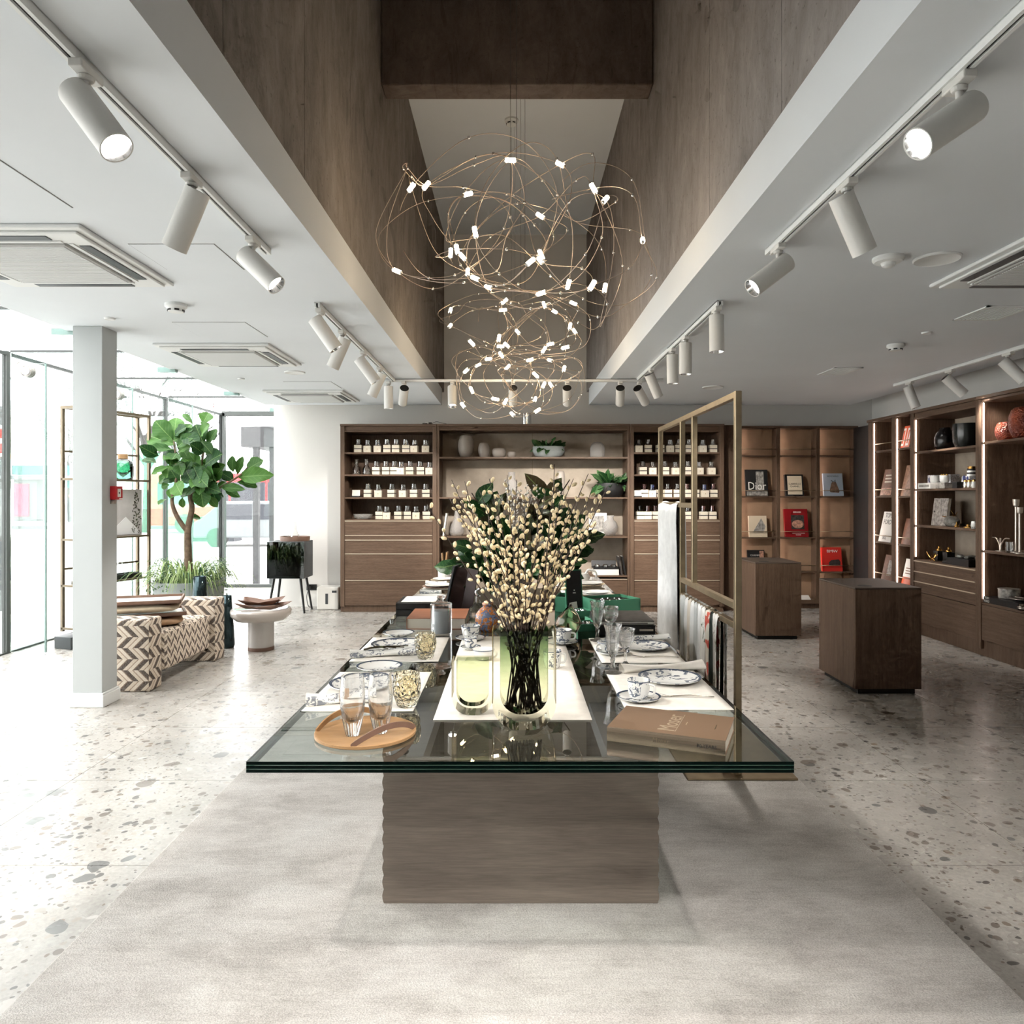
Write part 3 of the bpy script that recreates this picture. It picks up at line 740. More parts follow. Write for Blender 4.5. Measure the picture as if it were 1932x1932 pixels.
def chandelier(pix, d0, dr, label, extra, seed, thick, br):
    rnd = random.Random(seed)
    pts = [at(*zc(*q), d0 + rnd.uniform(-dr, dr)) for q in pix]
    ex = [at(*zc(*q), d0 + rnd.uniform(-dr, dr)) for q in extra]
    c = sum(pts, Vector()) / len(pts); top = max(p.z for p in pts + ex)
    t = thing('chandelier', label, 'chandelier', (c.x, c.y, c.z), group='wire chandeliers')
    L = lambda p: p - c
    allp = pts + ex; dirs = {}; cover = [0] * len(allp)
    loops = int(len(allp) * 0.5)
    conn = MB().lathe([(0, -0.009), (0.006, -0.007), (0.007, 0), (0.006, 0.007), (0, 0.009)], 8).mesh('connector', M['chrome'], True)
    ext = max((p - c).length for p in allp)
    for k in range(loops):
        # a wide loop: one lamp in each of five sectors round a centre, least used lamps first
        seed_i = min(range(len(allp)), key=lambda i: cover[i] + rnd.random())
        cc = allp[seed_i].lerp(c, rnd.uniform(0.25, 0.8)); ids = []; rot = rnd.uniform(0, 6.28); ns = 5 if k % 3 else 4
        for q in range(ns):
            best = None
            for i in range(len(allp)):
                v_ = allp[i] - cc; a_ = (math.atan2(v_.z, v_.x) - rot) % (2 * math.pi)
                if int(a_ / (2 * math.pi) * ns) == q and i not in ids:
                    sc_ = abs(math.hypot(v_.x, v_.z) - ext * 0.42) + 0.12 * cover[i] + (0 if i != seed_i else -1)
                    if best is None or sc_ < best[0]: best = (sc_, i, a_)
            if best: ids.append(best[1])
        if len(ids) < 3: continue
        ids.sort(key=lambda i: math.atan2(allp[i].z - cc.z, allp[i].x - cc.x))
        cp = []
        for n, i in enumerate(ids):
            a_, b_ = allp[i], allp[ids[(n + 1) % len(ids)]]; cover[i] += 1
            cp.append(a_); mid = (a_ + b_) * 0.5; off = mid - cc
            if off.length < 0.05: off = Vector((b_.z - a_.z, 0, a_.x - b_.x))
            cp.append(mid + off.normalized() * (a_ - b_).length * rnd.uniform(0.16, 0.26) + Vector((0, rnd.uniform(-0.1, 0.1), 0)))
        cur = catmull(cp, True, 9)
        for n, i in enumerate(ids):
            if i not in dirs: dirs[i] = (cur[n * 18 + 1] - cur[n * 18]).normalized()
        if k % 4 == 0: cur = cur[:-13]
        MB().tube([L(p) for p in cur], thick, 5, k % 4 == 0).build('wire', M['wire'], t, True)
        for n in range(1, len(cp) - 1, 2): link('connector', conn, t, L(cp[n]))
    bm_ = MB().cyl((0, 0, -br * 2.2), (0, 0, br * 2.2), br, br, 10).mesh('tube_lamp', M['bulb'], True)
    cm_ = MB().cyl((0, 0, -br * 3.0), (0, 0, -br * 2.2), br * 0.8, br * 0.8, 8).cyl((0, 0, br * 2.2), (0, 0, br * 3.0), br * 0.8, br * 0.8, 8).mesh('lamp_cap', M['chrome'], True)
    for i, p in enumerate(pts):
        d = dirs.get(i, Vector((rnd.uniform(-1, 1), rnd.uniform(-.4, .4), rnd.uniform(-1, 1))).normalized())
        for nm, me in (('tube_lamp', bm_), ('lamp_cap', cm_)):
            o = link(nm, me, t, L(p)); o.rotation_mode = 'QUATERNION'; o.rotation_quaternion = d.to_track_quat('Z', 'Y')
    for dx, dy, zt in ((0.02, 0.0, top), (-0.015, 0.05, c.z)):
        MB().cyl((dx, dy, zt - c.z), (dx, dy, 5.1 - c.z), 0.0014, 0.0014, 5).build('suspension_cable', M['frame_dark'], t)
    return t
chandelier(B1, 4.2, 0.42, 'largest wire chandelier with scattered glowing tubes, hung before the concrete beam',
           [(910, 282), (210, 432), (120, 740), (1272, 402), (190, 912), (1610, 840), (720, 600), (1190, 735), (795, 830), (1510, 1222), (440, 836), (1345, 1350)], 3, 0.0019, 0.0120)
chandelier(B2, 6.3, 0.35, 'middle wire chandelier with small glowing tubes, hung behind the concrete beam',
           [(505, 1280), (1245, 1480), (640, 1255), (925, 1300), (545, 1390), (410, 1260), (1120, 1560), (720, 1560)], 11, 0.0021, 0.0130)
chandelier(B3, 7.15, 0.35, 'farthest wire chandelier, hanging close above the cross track',
           [(505, 1630), (1220, 1665), (510, 1520), (1130, 1862), (845, 1640), (770, 1655), (1245, 1600), (640, 1850)], 19, 0.0023, 0.0140)

# ================================================================== WALNUT CABINETS
YS = 9.61                      # front plane of the cabinets on the back wall
S = F_PX / YS
def bx(px): return (px - CX) / S
def bz(py): return EYE + (HY - py) / S
DEP = YB - YS - 0.012          # cabinet depth
HT = bz(800)                   # top

M['grip'] = plain('pale_bronze_grip', (206, 190, 168), 0.4, 0.3)
def cabinet(t, W, D, H, z_open, shelves, drawers, back, side=0.035, led=(), plinth=0.07, top=0.05, shelf_t=0.022, cols=1):
    """parts in local coordinates: x width, y depth (front at 0), z up"""
    for x0 in (0, W - side):
        bev(MB().box(x0, x0 + side, 0, D, plinth, H - 0.03).build('side_panel', M['wood'], t), 0.002, 1)
    bev(MB().box(0, W, -0.02, D, H - 0.03, H).build('top_panel', M['woodh'], t), 0.002, 1)
    bev(MB().box(side, W - side, 0.004, D - 0.03, z_open[1], z_open[1] + 0.022).build('soffit', M['woodh'], t), 0.002, 1)
    bev(MB().box(side, W - side, 0.012, 0.03, z_open[1] + 0.022, H - 0.03).build('fascia', M['woodh'], t), 0.002, 1)
    MB().box(0, W, 0.03, D, 0, plinth).build('plinth', M['wood'], t)
    MB().box(side, W - side, D - 0.03, D, plinth, H - 0.03).build('back_panel', back, t)
    for z in shelves:
        bev(MB().box(side, W - side, 0.012, D - 0.03, z - shelf_t, z).build('shelf', M['woodh'], t), 0.002, 1)
    for (z0, z1, grip) in drawers:
        for c in range(cols):
            w = (W - 2 * side) / cols
            x0, x1 = side + c * w + 0.003, side + (c + 1) * w - 0.003
            dr = bev(MB().box(x0, x1, 0.006, 0.026, z0 + 0.003, z1 - 0.005).build('drawer', M['woodh'], t), 0.002, 1)
            if grip: MB().box(x0 + 0.002, x1 - 0.002, -0.003, 0.0245, z1 - 0.005, z1 + 0.004).build('finger_grip', M['grip'], dr)
    if drawers:
        MB().box(side, W - side, 0.03, D - 0.03, plinth, max(d[1] for d in drawers) - 0.012).build('drawer_carcass', M['wood'], t)
    for x in led:
        MB().box(x - 0.003, x + 0.003, 0.020, 0.026, max(z_open[0], plinth) + 0.03, z_open[1] - 0.01).build('led_strip', M['led'], t)

# --- cabinet A (candles), B (open, wide), C (candles) on the back wall
ZD = [(bz(1143), bz(1095), 1), (bz(1095), bz(1045), 1), (bz(1045), bz(1019), 1), (bz(1019), bz(1010), 1), (bz(1010), bz(983), 1)]
SA = [bz(853), bz(895), bz(938), bz(980)]
tA = thing('shelf_cabinet', 'walnut cabinet of candle boxes over five drawers, next to the white wall', 'cabinet', (bx(642), YS, 0), group='walnut cabinets on the back wall')
cabinet(tA, bx(824) - bx(642), DEP, HT, (bz(980), bz(815)), SA, ZD, M['wood'], side=0.055)
tC = thing('shelf_cabinet', 'walnut cabinet of candle boxes over five drawers, seen through the bronze rack', 'cabinet', (bx(1189), YS, 0), group='walnut cabinets on the back wall')
cabinet(tC, bx(1366) - bx(1189), DEP, HT, (bz(980), bz(815)), SA, ZD, M['wood'], side=0.05)
SBz = [bz(862), bz(938), bz(1012), bz(1086)]
tB = thing('shelf_cabinet', 'wide walnut cabinet with open plaster-backed shelves of vases and planted bowls', 'cabinet', (bx(824.5), YS, 0), group='walnut cabinets on the back wall')
cabinet(tB, bx(1188.5) - bx(824.5), DEP, HT, (bz(1086), bz(812)), SBz, [(bz(1143), bz(1093), 1)], M['plaster'], side=0.03, cols=3)
MB().box(bx(1006) - bx(824.5) - 0.002, bx(1006) - bx(824.5) + 0.002, DEP - 0.0305, DEP - 0.029, bz(1086), bz(812)).build('panel_seam', M['bronze_dark'], tB)
# filler between cabinet C and the book wall
f = MB().box(bx(1366.5), bx(1394), YS + 0.14, YB - 0.01, 0, HT).build('filler_panel', M['wood']); tag(f, 'recessed dark walnut filler panel between candle cabinet and book wall', 'panel')

# --- book wall on the back wall: three bays with ledges, rails
def bookwall(t, W, bays, H, D, ledges, rails, zb, led_sides, back):
    xs = bays
    for (x0, x1) in zip([0] + [b[1] for b in bays], [b[0] for b in bays] + [W]):
        bev(MB().box(x0, x1, 0, D, 0.07, H - 0.03).build('divider', M['wood'], t), 0.002, 1)
    bev(MB().box(0, W, -0.02, D, H - 0.03, H).build('top_panel', M['woodh'], t), 0.002, 1)
    MB().box(0, W, 0.05, D, 0, 0.07).build('plinth', M['wood'], t)
    for (a, b) in bays:
        MB().box(a, b, D - 0.02, D, 0.07, H - 0.03).build('back_panel', back, t)
        for z in ledges:
            bev(MB().box(a, b, 0.02, D - 0.02, z - 0.018, z).build('ledge', M['woodh'], t), 0.002, 1)
        for z in rails:
            MB().cyl((a, 0.03, z), (b, 0.03, z), 0.005, 0.005, 8).build('rail', M['brass'], t, True)
        bev(MB().box(a, b, 0.0, D - 0.02, 0.07, zb).build('base_shelf', M['woodh'], t), 0.002, 1)
        for sd in led_sides:
            x = a + 0.006 if sd == 'l' else b - 0.006
            MB().box(x - 0.003, x + 0.003, 0.018, 0.024, zb + 0.02, H - 0.05).build('led_strip', M['led'], t)
LZ = [bz(856.5), bz(936), bz(1016), bz(1083)]; RZ = [bz(844.5), bz(925), bz(1005), bz(1071)]
BD = 0.17
tW = thing('book_rack', 'walnut book wall of three bays with brass rails on the back wall', 'shelf', (bx(1394.5), YB - 0.02 - 0.19 - 0.0, 0))
WY = YB - 0.21
S2 = F_PX / WY
def wx(px): return (px - CX) / S2
x0w = wx(1394.5)
tW.location = (x0w, WY, 0)
bookwall(tW, wx(1618) - x0w, [(wx(1399) - x0w, wx(1465) - x0w), (wx(1472) - x0w, wx(1540) - x0w), (wx(1547) - x0w, wx(1614) - x0w)], HT, 0.19, LZ, RZ, 0.12, (), M['plaster_warm'])
# LED profiles tucked behind the bay dividers (side wash)
for (a, b) in ((1399, 1465), (1472, 1540), (1547, 1614)):
    x = wx(a) - x0w + 0.005
    MB().box(x - 0.004, x + 0.004, 0.06, 0.07, 0.14, HT - 0.05).build('led_strip', M['led'], tW)

# --- cabinets on the right wall, local x runs toward the camera
XF = 4.42
def dd(px): return XF * F_PX / (px - CX)
DR = XR - XF - 0.012
def rthing(name, label, y, **kw): return thing(name, label, 'cabinet' if 'cab' in name else 'shelf', (XF, y, 0), R(-90), **kw)
yD0, yD1, yE1 = dd(1720), dd(1845.5), 5.25
yK0 = 9.17
tK = rthing('book_rack', 'walnut book rack of two bays with glowing strips beside the corner', yK0)
wK = yK0 - yD0 - 0.002
bookwall(tK, wK, [(yK0 - dd(1646), yK0 - dd(1682)), (yK0 - dd(1689), yK0 - dd(1717))], HT, DR - 0.2, LZ, RZ, 0.12, ('l',), M['plaster_warm'])
tag(MB().box(XF + 0.14, XR - 0.02, yK0 + 0.002, WY - 0.02, 0, HT - 0.03).build('corner_panel', M['black']), 'black recessed panel in the corner between the two book walls', 'panel')
zD = [2.0, 1.59, 1.194, 0.815]
tD = rthing('shelf_cabinet', 'walnut cabinet with black vases, boxes and gold ornaments above drawers', yD0, group='walnut cabinets on the side wall')
cabinet(tD, yD0 - yD1 - 0.002, DR, HT, (0.815, 2.36), zD, [(0.134, 0.465, 0), (0.465, 0.576, 1), (0.576, 0.685, 1), (0.685, 0.80, 1)], M['plaster'], side=0.04, led=(0.046,))
zE = [2.02, 1.0, 0.51]
tE = rthing('shelf_cabinet', 'walnut cabinet with orange vases, candlesticks and a black tray', yD1, group='walnut cabinets on the side wall')
cabinet(tE, yD1 - yE1, DR, HT, (0.51, 2.40), zE, [(0.15, 0.49, 0)], M['plaster'], side=0.04, led=(0.046,))
# one more run of cabinet beyond the frame toward the camera
tG = rthing('shelf_cabinet', 'walnut cabinet with plain shelves continuing along the side wall', yE1 - 0.002, group='walnut cabinets on the side wall')
cabinet(tG, 2.2, DR, HT, (0.815, 2.36), zD, [(0.134, 0.465, 0), (0.465, 0.80, 0)], M['plaster'], side=0.04)

# ------------------------------------------------------------------ candle boxes and tumblers
M['boxcream'] = plain('cream_box', (224, 214, 194), 0.8, var=0.03, vs=30)
M['boxwhite'] = plain('white_box', (232, 228, 218), 0.8)
M['ribbon'] = plain('dark_ribbon', (44, 40, 38), 0.6)
M['emblem'] = plain('gold_emblem', (164, 138, 92), 0.4, 0.5)
BX = {}
def boxmesh(kind):
    if kind in BX: return BX[kind]
    h = 0.098 if kind == 'band' else 0.088
    b = MB().box(-0.047, 0.047, -0.047, 0.047, 0, h)
    d = {'carton': b.mesh('carton', M['boxcream'])}
    if kind == 'band':
        q = 0.0476; d['ribbon'] = MB().box(-q, q, -q, q, h * 0.45, h * 0.56).mesh('ribbon', M['ribbon'])
    else:
        d['emblem'] = MB().cyl((0, -0.0472, h * 0.5), (0, -0.0478, h * 0.5), 0.006, 0.006, 10).mesh('emblem', M['emblem'])
        d['side_stripe'] = MB().box(0.030, 0.0474, -0.030, -0.0465, 0.002, h - 0.002).mesh('side_stripe', M['emblem']) if False else None
    d['h'] = h; BX[kind] = d; return d
def tumbler_mesh(mat):
    k = ('t', mat.name)
    if k not in BX:
        BX[k] = MB().lathe([(0, 0), (0.033, 0), (0.038, 0.006), (0.036, 0.028), (0.032, 0.076), (0.0295, 0.076), (0.031, 0.030), (0.030, 0.018), (0, 0.016)], 16).mesh('tumbler', mat, 'auto')
    return BX[k]
def candle_box(x, z, kind, rot, where, y=None, glass_mat=None, tint='clear', jit=0.0):
    y = YS + 0.115 if y is None else y
    lab = ('cream box with dark band' if kind == 'band' else 'plain cream box with gold emblem') + ' on the ' + where
    t = thing('candle_box', lab, 'box', (x, y, z + 0.0005), rot, group='cream boxes on the ' + where)
    d = boxmesh(kind)
    link('carton', d['carton'], t)
    if kind == 'band': link('ribbon', d['ribbon'], t)
    else: link('emblem', d['emblem'], t)
    if glass_mat is not False:
        gm = glass_mat or M['thin_glass']
        o = link('glass_tumbler', tumbler_mesh(gm), None, (x + jit, y, z + d['h'] + 0.001))
        tag(o, tint + ' glass tumbler on a cream box on the ' + where, 'glass', tint + ' tumblers on the ' + where)
def z9(x): return 640 + x / 9.2
rowsA = [
    [(333, 'band'), (490, 'plain'), (665, 'plain'), (828, 'band'), (988, 'band'), (1152, 'band'), (1308, 'plain'), (1500, 'plain')],
    [(645, 'band'), (810, 'band'), (960, 'band'), (1075, 'plain'), (1232, 'band'), (1405, 'band'), (1570, 'plain')],
    [(498, 'band'), (680, 'plain'), (912, 'band'), (1110, 'plain'), (1298, 'band'), (1500, 'band')],
    [(700, 'band'), (825, 'plain'), (1030, 'band'), (1182, 'band'), (1335, 'plain'), (1510, 'band')]]
names = ['top shelf', 'second shelf', 'third shelf', 'lowest shelf']
SY = F_PX / (YS + 0.115)
for r, row in enumerate(rowsA):
    for i, (x, kd) in enumerate(row):
        near = kd == 'plain' and i > 0 and x - row[i - 1][0] < 150
        yy = YS + (0.07 if near else 0.125)
        X = (z9(x) - CX) / (F_PX / yy)
        candle_box(X, SA[r], kd, R([0, 4, -6, 8, -3, 12, -9][i % 7]) if kd == 'band' else R([-6, 3, 5][i % 3]), names[r] + ' by the white wall', y=yy)
def z8(x): return 1180 + x / 8.78
rowsC = [
    [(215, 'plain'), (375, 'band'), (570, 'band'), (735, 'plain'), (880, 'band'), (1050, 'band'), (1275, 'plain'), (1445, 'band')],
    [(285, 'band'), (450, 'plain'), (650, 'band'), (825, 'plain'), (1030, 'band'), (1220, 'plain'), (1420, 'plain')],
    [(310, 'band'), (445, 'plain'), (560, 'band'), (700, 'band'), (860, 'band'), (1020, 'band'), (1150, 'band'), (1310, 'plain'), (1455, 'band')],
    [(240, 'band'), (370, 'band'), (490, 'band'), (690, 'band'), (845, 'plain'), (1030, 'band'), (1120, 'band'), (1290, 'band'), (1440, 'band')]]
for r, row in enumerate(rowsC):
    for i, (x, kd) in enumerate(row):
        gm, tint = M['thin_glass'], 'clear'
        if r == 2 and i in (0, 2, 5, 8): gm, tint = M['thin_pink'], 'pink'
        if r == 2 and i in (1, 7): gm, tint = M['thin_blue'], 'blue'
        if r == 3 and i in (1, 2, 6, 7, 8): gm, tint = M['thin_pink'], 'pink'
        yy = YS + 0.12 + (0.08 if (i and x - row[i - 1][0] < 128 and i % 2 == 0) else -0.03 if kd == 'plain' else 0.0)
        X = (z8(x) - CX) / (F_PX / yy)
        candle_box(X, SA[r], kd, R([2, -5, 7, 0, -8, 4, 0][i % 7]), names[r] + ' behind the rack', yy, gm, tint)
# odd pieces on those shelves
def carafe(x, y, z, label, h=0.205, mat=None, r=0.055):
    t = thing('carafe', label, 'carafe', (x, y, z + 0.0005), group=None)
    MB().lathe([(0, 0), (r, 0), (r * 1.03, h * 0.1), (r * 0.9, h * 0.4), (r * 0.45, h * 0.58), (r * 0.42, h * 0.86), (r * 0.55, h), (r * 0.5, h), (r * 0.36, h * 0.86), (r * 0.38, h * 0.58), (r * 0.82, h * 0.38), (r * 0.92, h * 0.06), (0, h * 0.05)], 18).build('body', mat or M['clear'], t, 'auto')
    MB().lathe([(r * 0.62, h * 0.335), (r * 0.97, h * 0.34), (r * 0.97, h * 0.35)], 18).build('band', M['thin_glass'], t) 
    return t
for x in (300, 475):
    carafe((z9(x) - CX) / (F_PX / (YS + 0.13)), YS + 0.13, SA[1], 'cut glass carafe on the second shelf beside cream boxes', mat=M['thin_glass'])['group'] = 'carafes on the second shelf'
X = (z9(290) - CX) / (F_PX / (YS + 0.08))
t = thing('price_card', 'pale card on a black stand on the third shelf by the white wall', 'card', (X, YS + 0.08, SA[2]))
MB().box(-0.055, 0.055, -0.02, 0.03, 0.0005, 0.016).build('stand', M['black'], t); MB().box(-0.052, 0.052, 0.0, 0.004, 0.016, 0.095).build('card', M['paper'], t, rot=(R(-8), 0, 0))
X = (z8(205) - CX) / (F_PX / (YS + 0.06))
t = thing('price_card', 'white card on a black stand on the third shelf behind the rack', 'card', (X, YS + 0.06, SA[2]))
MB().box(-0.05, 0.05, -0.02, 0.03, 0.0005, 0.016).build('stand', M['black'], t); MB().box(-0.048, 0.048, 0.0, 0.004, 0.016, 0.09).build('card', M['boxwhite'], t, rot=(R(-8), 0, 0))
X = (z9(410) - CX) / (F_PX / (YS + 0.15))
o = MB().lathe([(0, 0), (0.06, 0), (0.085, 0.02), (0.10, 0.065), (0.097, 0.066), (0.08, 0.024), (0, 0.014)], 24).build('glass_bowl', M['cutglass'], None, 'auto', (X, YS + 0.15, SA[3] + 0.0005)); o.scale = (1.3, 1, 1)
tag(o, 'low oval cut glass bowl on the lowest shelf beside cream boxes', 'bowl')

# ------------------------------------------------------------------ open shelves of cabinet B
YM = YS + 0.17
SM = F_PX / YM
def mx(px): return (px - CX) / SM
def vase(name, px0, px1, py0, py1, z, mat, label, prof, y=YM, cat='vase', n=32, group=None, smooth=True):
    s = F_PX / y; r = (px1 - px0) / 2 / s; h = (py1 - py0) / s
    o = MB().lathe([(a * r, b * h) for a, b in prof], n).build(name, mat, None, smooth, (((px0 + px1) / 2 - CX) / s, y, z + 0.0005))
    return tag(o, label, cat, group)
oval = [(0, 0), (0.5, 0), (0.72, 0.06), (0.93, 0.28), (1.0, 0.5), (0.95, 0.72), (0.78, 0.92), (0.62, 0.985), (0.5, 1.0), (0.46, 0.98), (0.6, 0.94), (0.86, 0.7), (0.9, 0.5), (0.8, 0.25), (0, 0.06)]
flat = [(0, 0), (0.6, 0), (0.85, 0.12), (1.0, 0.45), (0.96, 0.75), (0.8, 0.96), (0.66, 1.0), (0.6, 0.96), (0.85, 0.7), (0.88, 0.45), (0.7, 0.15), (0, 0.1)]
z = SBz[0]
vase('oval_vase', 864, 894, 820, 862, z, M['frost'], 'tall smoky oval vase on the top open shelf, largest of four', oval)
vase('oval_vase', 902, 924, 834, 862, z, M['frost'], 'medium smoky oval vase on the top open shelf beside the tallest', oval)
vase('oval_vase', 928, 955, 844.5, 862, z, M['frost'], 'wide low smoky vase on the top open shelf', flat)
vase('oval_vase', 957, 974, 851, 862, z, M['frost'], 'smallest smoky round vase on the top open shelf', flat)
vase('glass_cloche', 1113, 1141, 832, 862, z, M['cutglass'], 'pale cut glass jar with domed top on the top open shelf', [(0, 0), (0.9, 0), (1.0, 0.1), (1.0, 0.55), (0.86, 0.8), (0.5, 0.96), (0, 1.0)])
# leaves for planted bowls and bouquets: one blade mesh, x across, y along
def leaf_mesh(name, mat, w=0.5, wav=0.05, fold=0.25, curl=0.25, fid=False, nu=4, nv=7):
    def wid(t):
        if fid: return w * (0.42 * math.sin(math.pi * min(1, t * 1.05)) ** 0.6 + 0.58 * max(0, math.sin(math.pi * min(1.0, max(0.0, (t - 0.12) / 0.9)))) ** 0.75 * (0.55 + 0.6 * t))
        return w * math.sin(math.pi * min(1.0, t ** 0.85)) ** 0.8
    def fn(u, v):
        a = (u - 0.5) * 2; ww = wid(v) * 0.5
        return (a * ww, v, abs(a) * ww * fold + math.sin(v * 17 + a * 2) * wav * abs(a) - curl * v * v)
    return MB().grid(fn, nu, nv).mesh(name, mat, True)
LM = {'fig': leaf_mesh('leaf', M['figleaf'], 0.80, 0.035, 0.30, 0.20, True, 6, 10), 'green': leaf_mesh('leaf', M['darkleaf'], 0.5), 'mag': leaf_mesh('leaf', M['magnolia'], 0.42),
      'pale': leaf_mesh('leaf', M['paleleaf'], 0.35), 'fern': leaf_mesh('leaf', M['fernleaf'], 0.4)}
def leaf(me, parent, base, tip, face=(0, -1, 0.35), width=1.0, roll=0.0, org=Vector((0, 0, 0))):
    b = Vector(base); d = Vector(tip) - b; L = d.length
    y = d.normalized(); n = Vector(face); n = (n - y * n.dot(y))
    n = n.normalized() if n.length > 1e-4 else y.orthogonal().normalized()
    if roll: n = Matrix.Rotation(roll, 3, y) @ n
    x = y.cross(n)
    o = link('leaf', me, parent)
    m = Matrix((x, y, n)).transposed().to_4x4(); m = Matrix.Translation(b - org) @ m @ Matrix.Diagonal((L * width, L, L, 1))
    o.matrix_local = m
    return o
def planted_bowl(pxc, z, R0, h, mat, label, plab, seed, n=34, spread=1.0, up=0.16, y=YM, leafs=('fern', 'green')):
    x = (pxc - CX) / (F_PX / y)
    b = MB().lathe([(0, 0), (R0 * 0.62, 0), (R0 * 0.86, h * 0.18), (R0, h * 0.55), (R0 * 0.97, h), (R0 * 0.91, h), (R0 * 0.92, h * 0.6), (R0 * 0.6, h * 0.25), (0, h * 0.2)], 36, sy=0.62).build('planter_bowl', mat, None, 'auto', (x, y, z + 0.0005))
    tag(b, label, 'bowl')
    t = thing('bowl_plant', plab, 'plant', (x, y, z + h * 0.8)); rnd = random.Random(seed)
    MB().lathe([(0, -0.02), (R0 * 0.88, -0.02), (R0 * 0.88, 0.0), (0, 0.01)], 20, sy=0.6).build('soil', M['soil'], t)
    for i in range(n):
        a = rnd.uniform(0, 2 * math.pi); rr = R0 * rnd.uniform(0.05, 0.85)
        b0 = Vector((math.cos(a) * rr, math.sin(a) * rr * 0.55, 0.005))
        out = Vector((math.cos(a) * rnd.uniform(0.3, 1.0) * spread, math.sin(a) * 0.4 - 0.15, rnd.uniform(0.2, 1.0)))
        if rnd.random() < 0.3: out.z = rnd.uniform(-0.35, 0.1)
        L = up * rnd.uniform(0.5, 1.0)
        tip = b0 + out.normalized() * L * 1.0
        tip.y = min(tip.y, 0.12); tip.x = min(tip.x, R0 * 0.98); b0.z += up * 0.15 * rnd.random()
        leaf(LM[leafs[i % len(leafs)]], t, b0, tip, (rnd.uniform(-.6, .6), -0.7, 0.8), rnd.uniform(0.9, 1.3))
    st = MB()
    for i in range(9):
        a = rnd.uniform(0, 6.28); st.tube(catmull([(0, 0, 0), (math.cos(a) * R0 * 0.4, math.sin(a) * R0 * .2, up * 0.4), (math.cos(a) * R0 * 0.9, math.sin(a) * R0 * .3, up * 0.55)], False, 3), 0.0025, 5)
    st.build('stems', M['fernleaf'], t)
planted_bowl(1035, SBz[0], 0.215, 0.145, M['concrete_pot'], 'wide pale grey bowl planter on the top open shelf', 'trailing green plants growing in the pale grey bowl', 5, 40, 1.1, 0.17)
planted_bowl(1153, SBz[1], 0.182, 0.185, M['black'], 'wide black bowl planter on the second open shelf', 'bushy green plants growing in the black bowl', 9, 46, 0.9, 0.26, leafs=('green', 'fern'))
vase('clear_vase', 955, 976, 891, 938, SBz[1], M['cutglass'], 'clear square-shouldered vase on the second open shelf', [(0, 0), (0.9, 0), (1, 0.1), (1, 0.6), (0.6, 0.72), (0.6, 1), (0.52, 1), (0.52, 0.74), (0.9, 0.6), (0.9, 0.1), (0, 0.08)])
vase('milky_vase', 1050, 1066, 889, 938, SBz[1], M['frost'], 'milky grey bell vase on the second open shelf', [(0, 0), (0.6, 0), (0.8, 0.3), (1, 0.7), (0.9, 0.92), (0.7, 1), (0.6, 1), (0.85, 0.7), (0.6, 0.2), (0, 0.1)])
rv = vase('round_vase', 1137, 1166, 974, 1012, SBz[2], M['cutglass'], 'round engraved glass vase with short neck on the third open shelf', [(0, 0), (0.55, 0), (0.9, 0.2), (1, 0.42), (0.85, 0.65), (0.45, 0.78), (0.4, 0.9), (0.5, 1), (0.42, 1), (0.34, 0.88), (0.36, 0.76), (0.75, 0.6), (0.88, 0.4), (0, 0.08)])
vase('drop_vase', 848, 876, 965, 1012, SBz[2], M['cutglass'], 'clear drop-shaped vase with narrow neck on the third open shelf', [(0, 0), (0.8, 0), (1, 0.15), (0.85, 0.4), (0.4, 0.7), (0.3, 1), (0.22, 1), (0.3, 0.7), (0.75, 0.38), (0.85, 0.16), (0, 0.08)])
# ------------------------------------------------------------------ books
def book(name, label, w, h, t_, cover, loc, rotz=0.0, lean=0.0, group=None, pages=None, roll=0.0):
    """standing book: front cover faces local -y"""
    b = thing(name, label, 'book', loc, group=group, rot=(-lean, roll, rotz))
    m = MB().box(-w / 2, w / 2, 0, 0.003, 0, h).box(-w / 2, w / 2, t_ - 0.003, t_, 0, h).box(-w / 2, -w / 2 + 0.003, 0.003, t_ - 0.003, 0, h)
    m.build('cover', cover, b)
    MB().box(-w / 2 + 0.003, w / 2 - 0.004, 0.003, t_ - 0.003, 0.004, h - 0.004).build('page_block', pages or M['pages'], b)
    return b
def patch(b, name, x0, x1, z0, z1, mat, label=None, off=0.0006):
    o = MB().box(x0, x1, -off, 0.0002, z0, z1).build(name, mat, b)
    if label: o['label'] = label
    return o
def title(b, s, size, x, z, mat, sx=1.0, space=1.0):
    return text('title', s, size, mat, b, (x, -0.0012, z), (R(90), 0, 0), sx, space=space, ext=0.0003)
M['bk_black'] = plain('cover_black', (36, 36, 37), 0.35)
M['bk_cream'] = plain('cover_cream', (222, 206, 180), 0.5)
M['bk_white'] = plain('cover_white', (232, 230, 224), 0.4)
M['bk_blue'] = plain('cover_pale_blue', (176, 188, 202), 0.35)
M['bk_red'] = plain('cover_dark_red', (138, 24, 30), 0.3)
M['bk_red2'] = plain('cover_red', (204, 52, 44), 0.3)
M['bk_orange'] = plain('cover_orange', (206, 88, 50), 0.4)
M['bk_brown'] = plain('cover_brown', (112, 78, 62), 0.5, var=0.2, vs=20)
M['ph_dark'] = plain('photo_dark', (60, 56, 54), 0.4, var=0.5, vs=30)
M['ph_grey'] = plain('photo_grey', (150, 146, 140), 0.4, var=0.45, vs=28)
M['ph_warm'] = plain('photo_warm', (176, 132, 112), 0.4, var=0.4, vs=30)
M['ph_brown'] = plain('photo_brown', (132, 104, 86), 0.45, var=0.3, vs=24)
M['ink'] = plain('ink_black', (26, 26, 26), 0.5)
M['inkw'] = plain('ink_white', (238, 236, 230), 0.5)
YL = WY + 0.05                     # books lean on the ledges of the book wall
